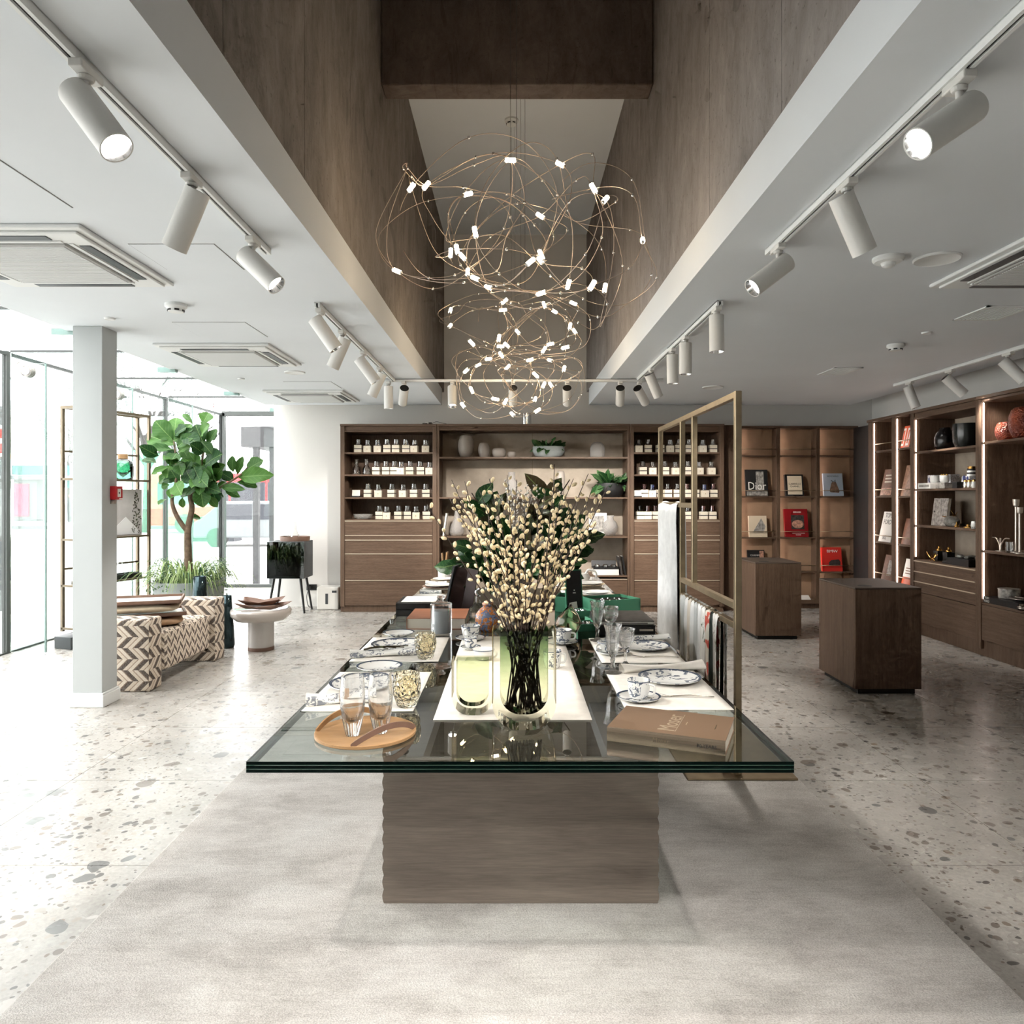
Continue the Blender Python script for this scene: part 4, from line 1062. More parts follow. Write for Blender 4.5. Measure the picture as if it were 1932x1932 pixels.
def wbook(px0, px1, ledge, h_px, label, cover, lean=9, t_=0.03, name='book'):
    s = F_PX / YL; w = (px1 - px0) / s; h = h_px / s / math.cos(R(lean))
    return book(name, label, w, h, t_, cover, (((px0 + px1) / 2 - CX) / s, YL, LZ[ledge] + 0.0008 + t_ * 0 ), 0, R(lean)), w, h
b, w, h = wbook(1408, 1450, 1, 50, 'black and white fashion book with big white lettering on the book wall', M['bk_black'])
patch(b, 'cover_photo', -w * .02, w * .32, h * .22, h * .93, M['ph_grey']); patch(b, 'skyline_photo', -w * .47, w * .47, h * .02, h * .2, M['ph_grey'])
title(b, 'Dior', h * .42, 0, h * .37, M['inkw'], 0.86)
b, w, h = wbook(1483, 1517, 1, 41, 'cream book with black border and black lettering on the book wall', M['bk_black'], t_=0.045)
patch(b, 'cover_panel', -w * .38, w * .42, h * .07, h * .93, M['bk_cream']); title(b, 'GABRIELLE\nCHANEL', h * .115, w * .02, h * .5, M['ink'])
b, w, h = wbook(1555, 1592, 1, 43, 'pale blue book with a handbag on the cover on the book wall', M['bk_blue'])
title(b, 'MOSCHINO', h * .085, 0, h * .87, M['ink'], 1.0, 1.15)
bag = MB().prism([(-w * .16, h * .16), (w * .26, h * .14), (w * .30, h * .22), (w * .17, h * .56), (w * .13, h * .62), (-w * .04, h * .62), (-w * .10, h * .55), (-w * .2, h * .24)], -0.0008, 0.0, 'y').build('bag_print', M['ph_brown'], b)
MB().tube(catmull([(-w * .02, -0.001, h * .62), (-w * .1, -0.001, h * .7), (w * .03, -0.001, h * .64), (w * .12, -0.001, h * .71), (w * .1, -0.001, h * .62)], False, 4), 0.002, 5).build('bag_handle_print', M['ink'], b)
b, w, h = wbook(1414, 1448, 2, 40, 'cream book with a sail-shaped photo on the book wall', M['bk_cream'])
MB().prism([(-w * .3, h * .22), (w * .3, h * .22), (w * .42, h * .5), (w * .2, h * .88)], -0.0008, 0.0, 'y').build('cover_photo', M['ph_grey'], b)
b, w, h = wbook(1482, 1526, 2, 53, 'large dark red book with a rounded car front on the cover on the book wall', M['bk_red'], t_=0.04)
patch(b, 'cover_panel', -w * .22, w * .34, h * .28, h * .78, M['ph_dark']); MB().lathe([(0, 0), (w * .25, 0), (w * .25, 0.0008), (0, 0.0008)], 28, sy=0.72).build('car_print', M['ph_warm'], b, loc=(w * .06, -0.0006, h * .46), rot=(R(90), 0, 0))
title(b, 'FERRARI', h * .075, w * .06, h * .88, M['inkw']); patch(b, 'small_line', -w * .2, w * .34, h * .13, h * .145, M['inkw']); patch(b, 'small_line', -w * .05, w * .17, h * .07, h * .085, M['inkw'])
b, w, h = wbook(1412, 1444, 3, 40, 'black book with a face on the cover, half hidden by the far pedestal', M['bk_black'])
title(b, 'CHANEL', h * .12, -w * .05, h * .75, M['inkw']); patch(b, 'cover_photo', w * .2, w * .46, h * .6, h * .95, M['ph_warm'])
b, w, h = wbook(1552, 1590, 3, 45, 'bright red car book with white lettering on the book wall', M['bk_red2'])
title(b, 'BMW', h * .17, w * .04, h * .83, M['inkw'], 1.15)
MB().prism([(-w * .15, h * .24), (w * .4, h * .24), (w * .42, h * .4), (w * .34, h * .5), (-w * .02, h * .47), (-w * .15, h * .38)], -0.0008, 0.0, 'y').build('car_print', M['ph_dark'], b)
o = book('book', 'open pale leaflet lying low on the book wall', 0.16, 0.10, 0.008, M['bk_white'], (wx(1520), WY + 0.02, 0.1215), 0, R(60))
# right-wall book rack: covers face the room (-x)
XK = XF + 0.06
def rbook(px, ledge, wm, hm, label, cover, lean=12, t_=0.03):
    y = XK * F_PX / (px - CX)
    return book('book', label, wm, hm, t_, cover, (XK, y, LZ[ledge] + 0.0008), R(-90), R(lean)), wm, hm
b, w, h = rbook(1705, 0, 0.22, 0.26, 'orange book with white panels in the rack by the corner', M['bk_orange'])
for x in (-0.24, 0.22): patch(b, 'white_panel', w * (x - .14), w * (x + .14), h * .1, h * .9, M['bk_white']); 
for x in (-0.24, 0.22): patch(b, 'ornament', w * (x - .07), w * (x + .07), h * .2, h * .8, M['bk_orange'], off=0.0012)
b, w, h = rbook(1670, 1, 0.27, 0.33, 'brown portrait book with pale lettering in the rack by the corner', M['bk_brown'])
[patch(b, 'title_line', -w * .3, w * .3, h * z_, h * (z_ + .055), M['pages']) for z_ in (.74, .62, .5)]; patch(b, 'cover_photo', -w * .45, w * .45, h * .04, h * .3, M['ph_warm'])
b, w, h = rbook(1710, 1, 0.26, 0.36, 'plain grey brown book in the rack next to the drawers cabinet', M['ph_brown'])
b, w, h = rbook(1668, 2, 0.29, 0.37, 'tall white book with thin black capitals in the rack by the corner', M['bk_white'])
title(b, 'TOM\nFORD', h * .22, -w * .05, h * .76, M['ink'], 0.85); title(b, '002', h * .19, -w * .05, h * .14, M['ink'], 0.85)
b, w, h = rbook(1711, 2, 0.26, 0.30, 'dark rose brown book in the rack next to the drawers cabinet', M['bk_brown'])
b, w, h = rbook(1672, 3, 0.26, 0.31, 'dark book with a standing figure on its cover in the rack by the corner', M['bk_brown'])
patch(b, 'cover_photo', -w * .1, w * .28, h * .2, h * .8, M['ph_grey'])
b, w, h = rbook(1711, 3, 0.25, 0.30, 'white and rust book with line drawing in the rack by the corner', M['bk_orange'])
patch(b, 'cover_photo', -w * .5, w * .5, h * .3, h * 1.0, M['bk_white']); [patch(b, 'drawing_line', -w * .35, w * .35, h * z_, h * (z_ + .04), M['ph_brown'], off=0.0012) for z_ in (.42, .52, .62)]
# framed picture, leaning books and boxes on cabinet B
t = thing('picture_frame', 'white framed grey photograph leaning on the third open shelf', 'picture', (mx(1130), YM + 0.1, SBz[2] + 0.0008), rot=(R(-6), 0, 0))
MB().box(-0.12, 0.12, 0, 0.012, 0, 0.30).build('frame', M['bk_white'], t); MB().box(-0.085, 0.085, -0.001, 0.0, 0.05, 0.26).build('photo', M['ph_grey'], t)
for (px, z, lb, cv, rl) in ((832, SBz[2], 'thin pale book leaning at the end of the third open shelf', M['bk_white'], -8), (833, SBz[3], 'thin tan book leaning at the end of the lowest open shelf', M['oak'], -10)):
    bb = book('book', lb, 0.2, 0.30, 0.018, cv, (mx(px) + (0.0 if z > 1 else 0.0), YS + 0.04, z + 0.002), R(90), 0.0)
    bb.rotation_euler = (0, R(-8), R(0)); bb.rotation_euler = (R(0), R(rl), R(90)); bb.rotation_mode = 'ZXY'
    bb.rotation_mode = 'XYZ'; bb.rotation_euler = (R(8), 0, R(90)); bb.location = (mx(px) + 0.05, YS + 0.14, z + 0.0008)
for i, (px, cv, lb) in enumerate(((1176, M['ph_dark'], 'dark patterned book leaning on the lowest open shelf'), (1183, M['bk_white'], 'white-edged book leaning on the lowest open shelf'))):
    bb = book('book', lb, 0.2, 0.25, 0.02, M['bk_black'] if i else cv, (mx(px) - 0.03, YS + 0.14, SBz[3] + 0.0008), R(90), R(9), pages=M['bk_white'])
def crystal_box(px, y, z, w, label):
    t = thing('gift_box', label, 'box', ((px - CX) / (F_PX / y), y, z + 0.0005))
    MB().box(-w / 2, w / 2, -0.10, 0.10, 0, 0.075).build('white_base', M['boxwhite'], t)
    MB().box(-w / 2, w / 2, -0.095, 0.11, 0.0755, 0.10).build('black_tray', M['black'], t)
    MB().box(-w / 2, w / 2, 0.09, 0.11, 0.10, 0.19).build('open_lid', M['black'], t, rot=(R(-25), 0, 0), loc=(0, 0.02, 0.035))
    tb = MB().lathe([(0, 0), (0.03, 0.0), (0.034, 0.012), (0.024, 0.03), (0, 0.035)], 10).mesh('crystal_glass', M['chrome'])
    for i in range(6): link('crystal_glass', tb, t, (-w / 3 + (i % 3) * w / 3, -0.05 + (i // 3) * 0.075, 0.1005))
crystal_box(1142, YS + 0.15, SBz[3], 0.33, 'white gift box with black tray of six crystal glasses on the lowest open shelf')
crystal_box(862, YS + 0.17, SBz[3], 0.24, 'black tray of crystal glasses at the dark end of the lowest open shelf')
# on top of the cabinets
p = at(994, 800, YS + 0.2); tag(MB().lathe([(0, 0), (0.06, 0), (0.06, 0.16), (0.055, 0.165), (0, 0.165)], 28).build('chrome_tube', M['chrome'], None, 'auto', (p.x, p.y, HT + 0.0005)), 'short chrome tube standing on top of the wide cabinet', 'tube')
t = thing('cable_clips', 'small black and silver clips with loose cable on top of the candle cabinet', 'cable', (at(806, 800, YS + 0.1).x, YS + 0.1, HT))
MB().box(-0.06, 0.0, -0.02, 0.02, 0.0005, 0.02).box(0.02, 0.06, -0.02, 0.02, 0.0005, 0.03).build('clip', M['black'], t); MB().box(-0.02, 0.03, -0.015, 0.015, 0.02, 0.035).build('silver_clip', M['silver'], t)
MB().tube(catmull([(0.06, 0, 0.015), (0.12, 0.0, 0.04), (0.2, 0.02, 0.025), (0.27, 0, 0.008)], False, 5), 0.003, 5).build('cable', M['black'], t)

# ------------------------------------------------------------------ things on the side-wall cabinets
def rx(px, back=0.14):
    x = XF + back; return x, x * F_PX / (px - CX)
def rput(name, px, z, mat, prof, r, h, label, cat, back=0.14, n=32, group=None, facet=None, smooth='auto'):
    x, y = rx(px, back)
    return tag(MB().lathe([(a * r, b * h) for a, b in prof], n, facet=facet).build(name, mat, None, smooth, (x, y, z + 0.0005)), label, cat, group)
M['blackglaze'] = plain('black_glaze', (26, 26, 28), 0.25)
M['ribblack'] = plain('black_ribbed_glass', (34, 38, 38), 0.2)
rput('shoulder_vase', 1783, zD[0], M['blackglaze'], [(0, 0), (0.7, 0), (0.95, 0.15), (1, 0.5), (0.85, 0.75), (0.55, 0.9), (0.5, 1), (0.42, 1), (0.45, 0.88), (0, 0.85)], 0.105, 0.235, 'black shouldered vase on the top shelf above the gold ornaments', 'vase', 0.16)
rput('ribbed_vase', 1823, zD[0], M['ribblack'], [(0, 0), (0.75, 0), (0.95, 0.2), (1, 0.6), (0.97, 1), (0.9, 1), (0.92, 0.6), (0, 0.1)], 0.12, 0.235, 'black vertically ribbed vase on the top shelf beside the shouldered vase', 'vase', 0.12, 40, None, lambda i, z: 1.0 + 0.03 * (i % 2))
def rbox(name, px, z, w, d, h, mat, label, cat='box', back=0.12, zo=0.0, group=None):
    x, y = rx(px, back); t = thing(name, label, cat, (x, y, z + 0.0005 + zo), R(-90), group)
    bev(MB().box(-w / 2, w / 2, -d / 2, d / 2, 0, h).build('carton', mat, t), 0.002, 1); return t
M['spotted'] = plain('speckled_carton', (196, 196, 200), 0.6, var=0.35, vs=90)
M['navy'] = plain('navy_print', (40, 48, 92), 0.4)
b1 = rbox('flat_box', 1757, zD[1], 0.24, 0.16, 0.06, M['bk_white'], 'long white lettered box at the front of the boxes shelf', back=0.06); MB().box(-0.09, 0.10, -0.0812, -0.0798, 0.018, 0.042).build('printed_band', M['ph_grey'], b1)
rbox('flat_box', 1788, zD[1], 0.16, 0.16, 0.06, M['ph_grey'], 'short grey box beside the long white box', back=0.06)
rbox('jewel_box', 1812, zD[1], 0.075, 0.12, 0.062, M['black'], 'small black box with gold edge on the boxes shelf', back=0.06)
for (px, back, zo, lb) in ((1765, 0.2, 0.0, 'speckled carton with navy print above the long white box'), (1795, 0.24, 0.0, 'speckled carton with navy print behind the grey box'), (1831, 0.16, 0.0, 'speckled carton with navy print at the end of the boxes shelf')):
    q = rbox('speckled_carton', px, zD[1], 0.13, 0.1, 0.15 if px != 1831 else 0.12, M['spotted'], lb, back=back, group='speckled cartons')
    MB().cyl((-0.02, -0.0505, 0.1), (-0.02, -0.052, 0.1), 0.028, 0.028, 20).build('navy_print', M['navy'], q); MB().cyl((0.035, -0.0505, 0.1), (0.035, -0.052, 0.1), 0.018, 0.018, 16).build('navy_print', M['navy'], q)
for (px, lb, gold) in ((1763, 'white ribbed cup standing on the long white box', False), (1782, 'white cup with gold chocolates standing on the grey box', True)):
    x, y = rx(px, 0.08); t = thing('white_cup', lb, 'cup', (x, y, zD[1] + 0.0615)); 
    MB().lathe([(0, 0), (0.036, 0), (0.044, 0.02), (0.046, 0.075), (0.041, 0.075), (0.04, 0.02), (0, 0.012)], 24).build('cup', M['porcelain'], t, 'auto')
    if gold:
        gm = MB().lathe([(0, 0), (0.012, 0.004), (0.012, 0.016), (0, 0.022)], 10).mesh('gold_bead', M['gold'], True)
        for i in range(5): link('gold_bead', gm, t, (0.024 * math.cos(i * 1.3), 0.024 * math.sin(i * 1.3), 0.07))
x, y = rx(1832, 0.2); t = thing('striped_tin', 'black and white striped tin with gold lid above the speckled carton', 'tin', (x, y, zD[1] + 0.1215 + 0.0))
t.location = (XF + 0.16, XF * 0 + (XF + 0.16) * F_PX / (1834 - CX), zD[1] + 0.1210)
for i in range(4): MB().cyl((0, 0, i * 0.018), (0, 0, (i + 1) * 0.018), 0.045, 0.045, 24).build('stripe', M['black'] if i % 2 else M['bk_white'], t, 'auto')
MB().cyl((0, 0, 0.072), (0, 0, 0.095), 0.04, 0.038, 24).build('lid', M['gold'], t, 'auto')
for (px, lb, mt) in ((1822, 'gold-capped ribbed silver jar in front of the speckled carton', 'silver'), (1829, 'second gold-capped silver jar in front of the speckled carton', 'silver'), (1838, 'small white round pot with gold lid at the end of the boxes shelf', 'porcelain')):
    x, y = rx(px, 0.05); t = thing('capped_jar', lb, 'jar', (x, y, zD[1] + 0.0005))
    MB().lathe([(0, 0), (0.022, 0), (0.026, 0.02), (0.022, 0.06), (0, 0.062)], 16).build('jar', M[mt], t, 'auto'); MB().lathe([(0, 0.062), (0.02, 0.062), (0.02, 0.075), (0.006, 0.082), (0, 0.085)], 16).build('cap', M['gold'], t, 'auto')
# third shelf: grey album, leaning books, stone bird, gold bits
b, = (book('book', 'large grey album with round badge on the third shelf', 0.27, 0.295, 0.03, M['ph_grey'], (XF + 0.16, rx(1770, 0.16)[1], zD[2] + 0.0008), R(-90), R(7)),)
MB().cyl((-0.10, -0.0005, 0.15), (-0.10, -0.002, 0.15), 0.011, 0.011, 16).build('badge', M['black'], b)
for (px, cv, lb) in ((1736, M['bk_brown'], 'thin rose book standing at the end of the third shelf'), (1741, M['bk_cream'], 'thin cream book standing beside the grey album')):
    x, y = rx(px, 0.15); bb = book('book', lb, 0.2, 0.27, 0.016, cv, (x, y, zD[2] + 0.0008), R(0), R(4))
M['stone'] = plain('grey_stone', (140, 138, 132), 0.6, var=0.25, vs=30)
x, y = rx(1795, 0.16); t = thing('stone_bird', 'grey stone bird with gold beak and thin antlers on the third shelf', 'figurine', (x, y, zD[2] + 0.0005), R(-90))
MB().lathe([(0, 0), (0.05, 0.004), (0.085, 0.04), (0.08, 0.075), (0.045, 0.105), (0, 0.112)], 24, sx=1.25, sy=0.8).build('body', M['stone'], t, True)
MB().lathe([(0, 0), (0.02, 0.0), (0.032, 0.025), (0.02, 0.05), (0, 0.054)], 16, c=(0.105, -0.02, 0)).build('chick', M['stone'], t, True)
MB().tube(catmull([(-0.07, -0.02, 0.095), (-0.11, -0.03, 0.105), (-0.02, -0.04, 0.1)], False, 4), 0.004, 6).build('beak', M['gold'], t)
MB().tube(catmull([(0.0, 0, 0.1), (0.03, 0, 0.13), (-0.01, 0, 0.165)], False, 4), 0.003, 5).tube(catmull([(0.02, 0, 0.1), (0.07, 0, 0.12), (0.10, 0, 0.155)], False, 4), 0.003, 5).build('antlers', M['gold'], t)
for (px, z, r, h, lb) in ((1805, zD[2], 0.022, 0.06, 'tiny gold figure on the third shelf beside the stone bird'), (1827, zD[2], 0.045, 0.04, 'gold bowl shaped like petals on the third shelf'), (1772, zD[3], 0.03, 0.16, 'gold bell ornament standing on a black block'), (1790, zD[3], 0.03, 0.16, 'gold bell ornament on a black block, nearer the stones')):
    x, y = rx(px, 0.08 if z > 1 else 0.2); t = thing('gold_ornament', lb, 'ornament', (x, y, z + 0.0005))
    zo = 0.0
    if z < 1: MB().box(-0.04, 0.04, -0.04, 0.04, 0, 0.10).build('block', M['black'], t); zo, h = 0.1005, 0.06
    MB().lathe([(0, zo), (r, zo), (r * 0.9, zo + h * 0.3), (r * 0.3, zo + h * 0.55), (r * 0.45, zo + h * 0.75), (0, zo + h)], 14).build('ornament', M['gold'], t, True)
x, y = rx(1838, 0.06); tag(MB().lathe([(0, 0), (0.025, 0), (0.03, 0.03), (0.024, 0.07), (0.02, 0.07), (0, 0.06)], 16).build('white_jar', M['china'], None, True, (x, y, zD[2] + 0.0005)), 'small blue and white jar at the end of the third shelf', 'jar')
x, y = rx(1823, 0.12); t = thing('black_tray', 'black stepped tray with polished stones on the drawers cabinet', 'tray', (x, y, zD[3] + 0.0005), R(-90))
MB().box(-0.17, 0.20, -0.10, 0.12, 0, 0.07).box(-0.24, -0.17, -0.10, 0.1, 0, 0.03).build('tray', M['black'], t)
x0, y0 = x, y
pm = MB().lathe([(0, 0), (0.026, 0.004), (0.036, 0.016), (0.02, 0.03), (0, 0.033)], 14, sx=1.2).mesh('polished_stone', M['stone'], True)
for i, (a, b_) in enumerate(((-0.1, 0.0), (-0.02, -0.04), (0.07, -0.02), (0.0, 0.06), (0.13, 0.05))):
    o = link('polished_stone', pm, None, (x0 + b_, y0 - a, zD[3] + 0.0712)); tag(o, 'polished stone with gilt edge lying on the black stepped tray', 'stone', 'stones on the black tray')
x, y = rx(1757, 0.09); t = thing('gold_twigs', 'gold twig ornament at the end of the drawers cabinet', 'ornament', (x, y, zD[3] + 0.0005), R(-90))
tw = MB()
rnd = random.Random(4)
for i in range(9):
    a = rnd.uniform(0, 6.28); tw.tube(catmull([(rnd.uniform(-.03, .09), 0, 0.002), (math.cos(a) * 0.04 + 0.02, math.sin(a) * 0.02, 0.04), (math.cos(a) * 0.10 + 0.02, math.sin(a) * 0.03, 0.05 + rnd.random() * 0.05)], False, 4), 0.004, 5)
tw.build('twig', M['gold'], t)
# cabinet E
M['orangeglaze'] = NT('cut_orange_glaze'); _k = M['orangeglaze']; _v = _k.coord()
_k.set(color=_k.ramp(_k.noise(_v, 7, 2), [(0.35, (104, 40, 28)), (0.65, (156, 74, 44))]), rough=0.35, metal=0.2); _k.bump(_k.vor(_v, 75), 0.9, 0.01); M['orangeglaze'] = _k.m
rput('orange_vase', 1897, zE[0], M['orangeglaze'], oval, 0.085, 0.175, 'small rust orange faceted vase on the top shelf near the bigger one', 'vase', 0.14)
rput('orange_vase', 1933, zE[0], M['orangeglaze'], oval, 0.125, 0.28, 'large orange faceted vase on the top shelf', 'vase', 0.12)
M['alu'] = plain('brushed_silver', (196, 188, 178), 0.3, 0.9)
cst = [(0, 0), (1.0, 0), (1.0, 0.012), (0.28, 0.03), (0.22, 0.05), (0.22, 0.86), (0.5, 0.88), (0.56, 0.93), (0.6, 1.0), (0.5, 1.0), (0.4, 0.93), (0, 0.9)]
rput('candlestick', 1917, zE[1], M['alu'], cst, 0.045, 0.48, 'taller slim silver candlestick on the middle shelf', 'candlestick', 0.13, 20)
rput('candlestick', 1924, zE[1], M['alu'], cst, 0.045, 0.41, 'shorter slim silver candlestick on the middle shelf', 'candlestick', 0.07, 20)
x, y = rx(1888, 0.10); t = thing('branch_holder', 'silver branch-shaped candle holder on the middle shelf', 'candle holder', (x, y, zE[1] + 0.0005), R(-90))
for s_ in (-1, 1):
    MB().tube(catmull([(0, 0, 0.002), (s_ * 0.012, 0, 0.06), (s_ * 0.06, 0, 0.115), (s_ * 0.12, 0, 0.122)], False, 6), [0.012 - 0.00045 * i for i in range(19)], 8).build('branch', M['alu'], t, True)
MB().cyl((0, 0, 0.0), (0, 0, 0.12), 0.006, 0.008, 10).build('stem', M['alu'], t, True); MB().cyl((0, 0, 0), (0, 0, 0.004), 0.045, 0.045, 20).build('foot', M['alu'], t)
rput('glass_holder', 1904, zE[1], M['thin_glass'], [(0, 0), (0.9, 0), (1, 0.1), (1, 1), (0.9, 1), (0.9, 0.14), (0, 0.12)], 0.03, 0.095, 'clear glass tealight holder on the middle shelf', 'candle holder', 0.06, 20)
x, y = rx(1914, 0.15); t = thing('large_book', 'large black book with white initials lying under the grey drum', 'book', (x, y, zE[2] + 0.0008), R(-90))
MB().box(-0.24, 0.24, -0.13, 0.15, 0, 0.004).box(-0.24, 0.24, -0.13, 0.15, 0.052, 0.056).box(-0.24, 0.24, -0.13, -0.126, 0.004, 0.052).build('cover', M['bk_black'], t); MB().box(-0.236, 0.236, -0.126, 0.146, 0.004, 0.052).build('page_block', M['pages'], t)
text('lettering', 'TOM\nFORD', 0.03, M['inkw'], t, (-0.19, -0.1308, 0.029), (R(90), 0, 0), 1.0, ext=0.0003)
bxk = (x, y)
o = MB().lathe([(0, 0), (0.085, 0), (0.088, 0.004), (0.088, 0.078), (0.092, 0.078), (0.092, 0.088), (0, 0.088)], 36).build('drum_box', M['ph_grey'], None, 'auto', (bxk[0] + 0.02, bxk[1] + 0.10, zE[2] + 0.0572)); tag(o, 'round grey drum box standing on the black book', 'box')
t = thing('shell_dish', 'silver shell-shaped dishes lying on the black book', 'dish', (bxk[0] - 0.03, bxk[1] - 0.10, zE[2] + 0.0572), R(-90))
MB().lathe([(0, 0.004), (0.03, 0.0), (0.075, 0.014), (0.095, 0.022), (0.09, 0.024), (0.03, 0.006), (0, 0.008)], 20, sx=1.1, sy=0.7).build('dish', M['alu'], t, True)
MB().lathe([(0, 0.024), (0.03, 0.024), (0.06, 0.034), (0.07, 0.04), (0.03, 0.03), (0, 0.03)], 16, c=(0.02, 0.02, 0.0), sx=1.1, sy=0.7).build('upper_dish', M['alu'], t, True)
x, y = rx(1928, 0.05); t = thing('silver_bowl', 'stacked silver bowls at the front of the low counter', 'bowl', (x, y - 0.02, zE[2] + 0.0005))
for i in range(2): MB().lathe([(0, 0.002), (0.025, 0), (0.05, 0.02), (0.047, 0.021), (0, 0.006)], 20, c=(0, 0, i * 0.012)).build('bowl', M['alu'], t, True)
x, y = rx(1925, 0.22); t = thing('silver_leaves', 'silver leaf sculpture behind the shell dishes', 'ornament', (x, y, zE[2] + 0.0572 if False else zE[2] + 0.0005), R(-90))
t.location = (bxk[0] + 0.10, bxk[1] - 0.16, zE[2] + 0.0572)
lmz = leaf_mesh('silver_leaf', M['alu'], 0.5)
for i in range(8):
    a = i * 0.8; leaf(lmz, t, (0, 0, 0.004), (math.cos(a) * 0.06, math.sin(a) * 0.03, 0.05 + 0.02 * (i % 3)), (0, -1, 0.4))

# ================================================================== RUG AND GLASS TABLE
rg = MB().box(-1.475, 1.51, 0.75, 7.4, 0.0005, 0.014).build('rug', M['rug']); bev(rg, 0.006, 2)
tag(rg, 'large pale grey viscose rug under the glass table', 'rug')
TX0, TX1, TY0, TY1 = -0.757, 0.797, 2.089, 6.95
tb = thing('display_table', 'long glass topped display table on a taupe plinth base', 'table', (0.02, 4.5, 0.0145))
def tl(x, y, z): return (x - 0.02, y - 4.5, z - 0.0145)
for k in range(3):
    z1 = TOP - k * 0.0113; z0 = z1 - 0.009
    m = MB(); a = tl(TX0, TY0, z0); b = tl(TX1, TY1, z1)
    m.box(a[0], b[0], a[1], b[1], a[2], b[2]); m.mi = [2, 0, 1, 1, 1, 1]
    m.build('glass_sheet', [M['tabletop'], M['glass_edge'], pane('glass_underside', (0.97, 0.985, 0.98), 0.0, 0.0)] if k == 0 else [M['sheet2'], M['glass_edge'], M['under2']], tb) if k == 0 else None
    if k:
        if 'sheet2' not in M: M['sheet2'] = pane('inner_glass_face', (0.965, 0.98, 0.972), 0.35, 0.0); M['under2'] = pane('inner_glass_underside', (0.985, 0.99, 0.988), 0.0, 0.0)
        m.build('glass_sheet', [M['sheet2'], M['glass_edge'], M['under2']], tb)
# polished edge lines between the sheets
for k in range(2):
    z = TOP - 0.009 - k * 0.0113
    a = tl(TX0 + 0.0006, TY0 + 0.0006, z - 0.0022); b = tl(TX1 - 0.0006, TY1 - 0.0006, z - 0.0001)
    m = MB().box(a[0], b[0], a[1], a[1] + 0.012, a[2], b[2]).box(a[0], b[0], b[1] - 0.012, b[1], a[2], b[2]).box(a[0], a[0] + 0.012, a[1] + 0.012, b[1] - 0.012, a[2], b[2]).box(b[0] - 0.012, b[0], a[1] + 0.012, b[1] - 0.012, a[2], b[2])
    m.build('edge_spacer', M['glass_edge2'], tb)
BZ = TOP - 3 * 0.0113 + 0.002
pr = []
N = 110
for i in range(N + 1):
    z = 0.0 + (BZ - 0.0165) * i / N
    pr.append((0.5 + 0.0065 * abs(math.sin(math.pi * z / 0.052)) ** 0.8, z))
poly = [(x + 0.008, z) for x, z in pr] + [(-x + 0.008, z) for x, z in reversed(pr)]
MB().prism(poly, 2.694 - 4.5, 6.35 - 4.5, 'y').build('plinth_base', M['base'], tb)
for x in (-0.30, 0.33):
    MB().box(x - 0.008 - 0.02, x + 0.008 - 0.02, 2.70 - 4.5, 6.34 - 4.5, BZ - 0.0165, BZ - 0.0155).build('inlay_strip', M['brass'], tb)
MB().box(-0.488, 0.504, 2.96 - 4.5, 3.26 - 4.5, BZ - 0.01645, BZ - 0.016).build('inlay_band', M['bronze_dark'], tb)

def tthing(name, px, py, label, cat, rotz=0.0, group=None, dz=0.0005):
    p = T(px, py); return thing(name, label, cat, (p.x, p.y, TOP + dz), rotz, group)
# ------------------------------------------------------------------ linen mats and runner
def mat(name, x0, x1, y0, y1, label, group=None, cat='placemat'):
    def fn(u, v):
        x = x0 + (x1 - x0) * u; y = y0 + (y1 - y0) * v
        return (x, y, TOP + 0.0022 + 0.0009 * math.sin(x * 31) * math.sin(y * 23))
    g = MB().grid(fn, 14, 14)
    o = g.build(name, M['linen'], None, True); s = o.modifiers.new('thickness', 'SOLIDIFY'); s.thickness = 0.0016; s.offset = 1
    return tag(o, label, cat, group)
mat('placemat', -0.739, -0.349, 2.57, 3.145, 'white linen placemat under the leaf plate beside the round wooden tray')
mat('placemat', -0.745, -0.34, 3.345, 3.92, 'white linen placemat with a rolled floral napkin, second along the window side')
mat('placemat', 0.395, 0.776, 2.587, 3.17, 'white linen placemat behind the bronze book')
mat('placemat', 0.400, 0.782, 3.32, 3.90, 'white linen placemat in front of the stacked black books')
mat('table_runner', -0.268, 0.265, 2.47, 3.95, 'white linen runner down the middle of the glass table', cat='runner')
MT = 0.0044                      # height of linen
def plate(name, p, r, label, mat_, dz=MT, group=None, rim=True, h=0.016):
    t = thing(name, label, 'plate', (p.x, p.y, TOP + dz), random.uniform(0, 6), group)
    MB().lathe([(0, 0), (r * 0.62, 0), (r * 0.66, 0.003), (r * 0.92, h * 0.75), (r, h), (r * 0.995, h + 0.0022), (r * 0.9, h * 0.78 + 0.003), (r * 0.66, 0.006), (0, 0.005)], 48).build('dish', mat_, t, 'auto')
    if rim:
        for a, w in ((0.985, 0.006), (0.945, 0.004)):
            z = h + 0.0026 if a > 0.96 else h * 0.86 + 0.0036
            MB().lathe([(r * a - w / 2, z), (r * a + w / 2, z + w * 0.15)], 48).build('rim_line', M['blue_line'], t)
    return t
def cup(name, p, r, h, label, mat_, dz, handle=True, hang=0.0, flare=1.0, group=None):
    t = thing(name, label, 'cup', (p.x, p.y, TOP + dz), hang, group)
    MB().lathe([(0, 0.002), (r * 0.62, 0), (r * 0.8, h * 0.08), (r * 0.94, h * 0.35), (r * flare, h), (r * flare - 0.003, h), (r * 0.9, h * 0.36), (r * 0.7, h * 0.12), (0, h * 0.08)], 36).build('bowl', mat_, t, 'auto')
    MB().lathe([(r * flare + 0.0004, h - 0.005), (r * flare + 0.0006, h - 0.002)], 36).build('rim_line', M['blue_line'], t)
    if handle:
        MB().tube(catmull([(-r * 0.93, 0, h * 0.8), (-r * 1.45, 0, h * 0.72), (-r * 1.4, 0, h * 0.35), (-r * 0.86, 0, h * 0.25)], False, 6), 0.0045, 8).build('handle', M['porcelain'], t, True)
    return t
